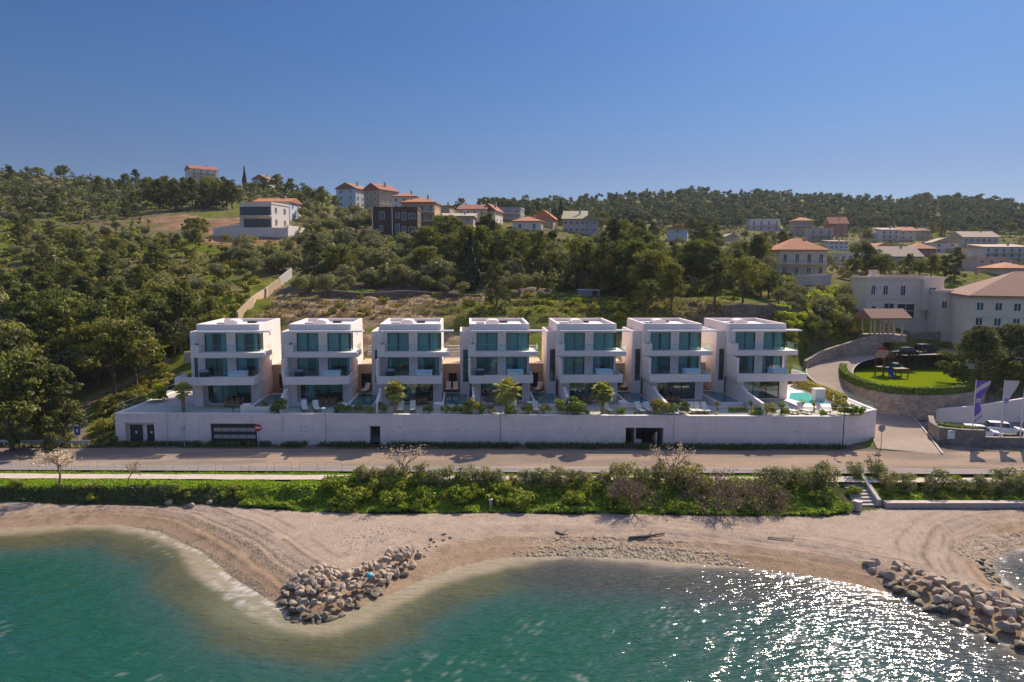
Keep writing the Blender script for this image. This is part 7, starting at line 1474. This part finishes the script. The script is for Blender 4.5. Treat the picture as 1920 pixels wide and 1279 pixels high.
# right-hand pool at terrace level
pc = [atZ(u, v, TERZ)[:2] for u, v in ((1470, 752), (1500, 765), (1562, 765), (1580, 760), (1512, 732), (1476, 733))]; pw = [atZ(u, v, TERZ)[:2] for u, v in ((1479, 748), (1512, 757.5), (1560, 758.5), (1508, 736.5), (1482, 737.5))]
r = empty('swimming_pool', (0, 0, TERZ), 0, 'bright turquoise pool with white paving at the right end of the terrace', 'pool'); MB().prism([tuple(q) for q in pc], 0.006, .06).build('coping', MATS['white_render'], r); MB().prism([tuple(q) for q in pw], .02, .068).build('water', MATS['pool_water_bright'], r)
p = atZ(1538, 753, TERZ); tag(MB().box(-.65, .65, -.5, .5, 0, 1.5).box(-.7, .7, -.55, .55, 1.503, 1.62).build('pillar', MATS['white_render'], None, loc=(float(p[0]), float(p[1])+.5, TERZ)), 'square white pillar behind the turquoise pool, in front of the hedge', 'pillar')
hp = [np.array([*atZ(u, v, TERZ)[:2], TERZ-.3]) for u, v in ((1490, 722), (1530, 738), (1582, 761))]; tag(hedge_mesh('hedge', hp, .45, 1.5, 'shrub_leaf', 260, 503, .2), 'row of upright green plants along the road side of the turquoise pool', 'hedge')
# planting on the terraces
PALMS = [palm_proto(601), palm_proto(602, 2.7, 40, 1.4), palm_proto(603, 2.9, 60, 1.9)]
GS_ = [bushy_proto('garden_shrub', 610+k, 1.5, .9, 9, 80, .16, ('bramble_leaf', 'shrub_leaf', 'hedge_leaf')[k], asp=.6) for k in range(3)]
YU = [spiky_proto('yucca', 620, 60, .95, .05, 'palm_leaf', .7), spiky_proto('yucca', 621, 70, 1.0, .04, 'hedge_leaf', .5)]
SPK = [spiky_proto('spiky_plant', 630, 60, .8, .035, 'yellow_shrub_leaf'), spiky_proto('spiky_plant', 631, 45, .7, .05, 'hedge_leaf')]
rng = np.random.default_rng(9)
def tput(pr, px, py, sc, lab, cat, group=None, k=None):
    p = atZ(px, py, TERZ); p[1] = max(p[1], float(wally(p[0]))+1.0); put(pr, (float(p[0]), float(p[1]), TERZ-.03), sc*(1.2 if pr is GS_ else 1.0), lab, cat, group, rng, k)
tput(PALMS, 340, 775, .92, 'fan palm standing left of the leftmost villa', 'palm', None, 1); tput(PALMS, 740, 777, 1.0, 'fan palm with a bare reddish trunk before the third villa', 'palm', None, 0); tput(PALMS, 950, 779, .98, 'broadest fan palm, with a full yellow-green crown, before the middle villa', 'palm', None, 2); tput(PALMS, 1133, 780, 1.02, 'tall slim fan palm left of three loungers', 'palm', None, 0)
def vi(px, py): return int(np.clip(round((atZ(px, py, TERZ)[0]-VX0-3.5)/VS), 0, 6))
for px, py, s in ((436, 774, .85), (498, 771, 1.0), (804, 775, .95), (873, 772, .95), (992, 777, 1.0), (1345, 771, .9), (1408, 769, .8), (1437, 776, 1.0), (1465, 777, 1.25), (1505, 768, .8), (1526, 770, .95)): tput(YU, px, py, s, 'stiff-leaved yucca on the terrace of the '+VD[vi(px, py)], 'plant', 'yuccas of the '+VD[vi(px, py)])
for px, py, s in ((522, 777, 1.2), (510, 779, .7), (634, 778, .8), (650, 779, .7), (668, 779, .8), (690, 779, .7), (712, 778, .9), (800, 780, .7), (835, 779, .6), (855, 779, .75), (870, 780, .7), (890, 778, 1.1), (903, 779, .8), (958, 781, .8), (990, 779, .7), (1025, 778, .7), (1062, 778, 1.25), (1078, 779, 1.45), (1090, 780, 1.0), (1165, 778, .6), (1237, 776, 1.1), (1255, 778, 1.0), (1262, 779, .9), (1282, 777, 1.1), (1372, 772, .5), (1384, 772, .5), (1396, 772, .5), (1425, 779, .8), (1448, 780, .8), (1480, 782, .6), (1583, 781, 1.0), (1598, 780, .9), (1612, 778, .8), (1560, 785, .5), (297, 752, 1.5)): tput(GS_, px, py, s, 'leafy shrub on the terrace edge of the '+VD[vi(px, py)], 'bush', 'shrubs of the '+VD[vi(px, py)])
for px, py, s in ((1302, 767, 1.3), (1416, 780, 1.2), (1330, 780, .6), (1350, 781, .6), (1510, 784, .6), (1165, 780, .5)): tput(SPK, px, py, s, 'yellow spiky plant on the terrace of the '+VD[vi(px, py)], 'plant', 'spiky plants of the '+VD[vi(px, py)], 0)
for px, py, s in ((1105, 781, 1.0), (625, 780, .8), (880, 781, .7), (1195, 780, .6), (1275, 781, .8)): tput(SPK, px, py, s, 'green spiky plant on the terrace of the '+VD[vi(px, py)], 'plant', 'green spiky plants of the '+VD[vi(px, py)], 1)
for i in range(7):
    o = put(GS_, (VX0+i*VS+.25, VY-.8, TERZ+7.05), .45, 'trailing plant in the balcony planter of the '+VD[i], 'plant', 'balcony planter plants', rng, 0)

# ------------------------------------------------------------------ the air
hz = bpy.data.materials.new('haze_air'); hz.use_nodes = True; t = hz.node_tree; t.nodes.remove(t.nodes['Principled BSDF'])
pv = N(t, 'ShaderNodeVolumePrincipled'); pv.inputs['Color'].default_value = (0.80, 0.88, 1.0, 1); pv.inputs['Density'].default_value = 0.00009; pv.inputs['Anisotropy'].default_value = 0.2
t.links.new(pv.outputs[0], t.nodes['Material Output'].inputs['Volume'])
tag(MB().box(-1700, 1700, -1700, 1700, -6, 175).build('haze', hz), kind='stuff')
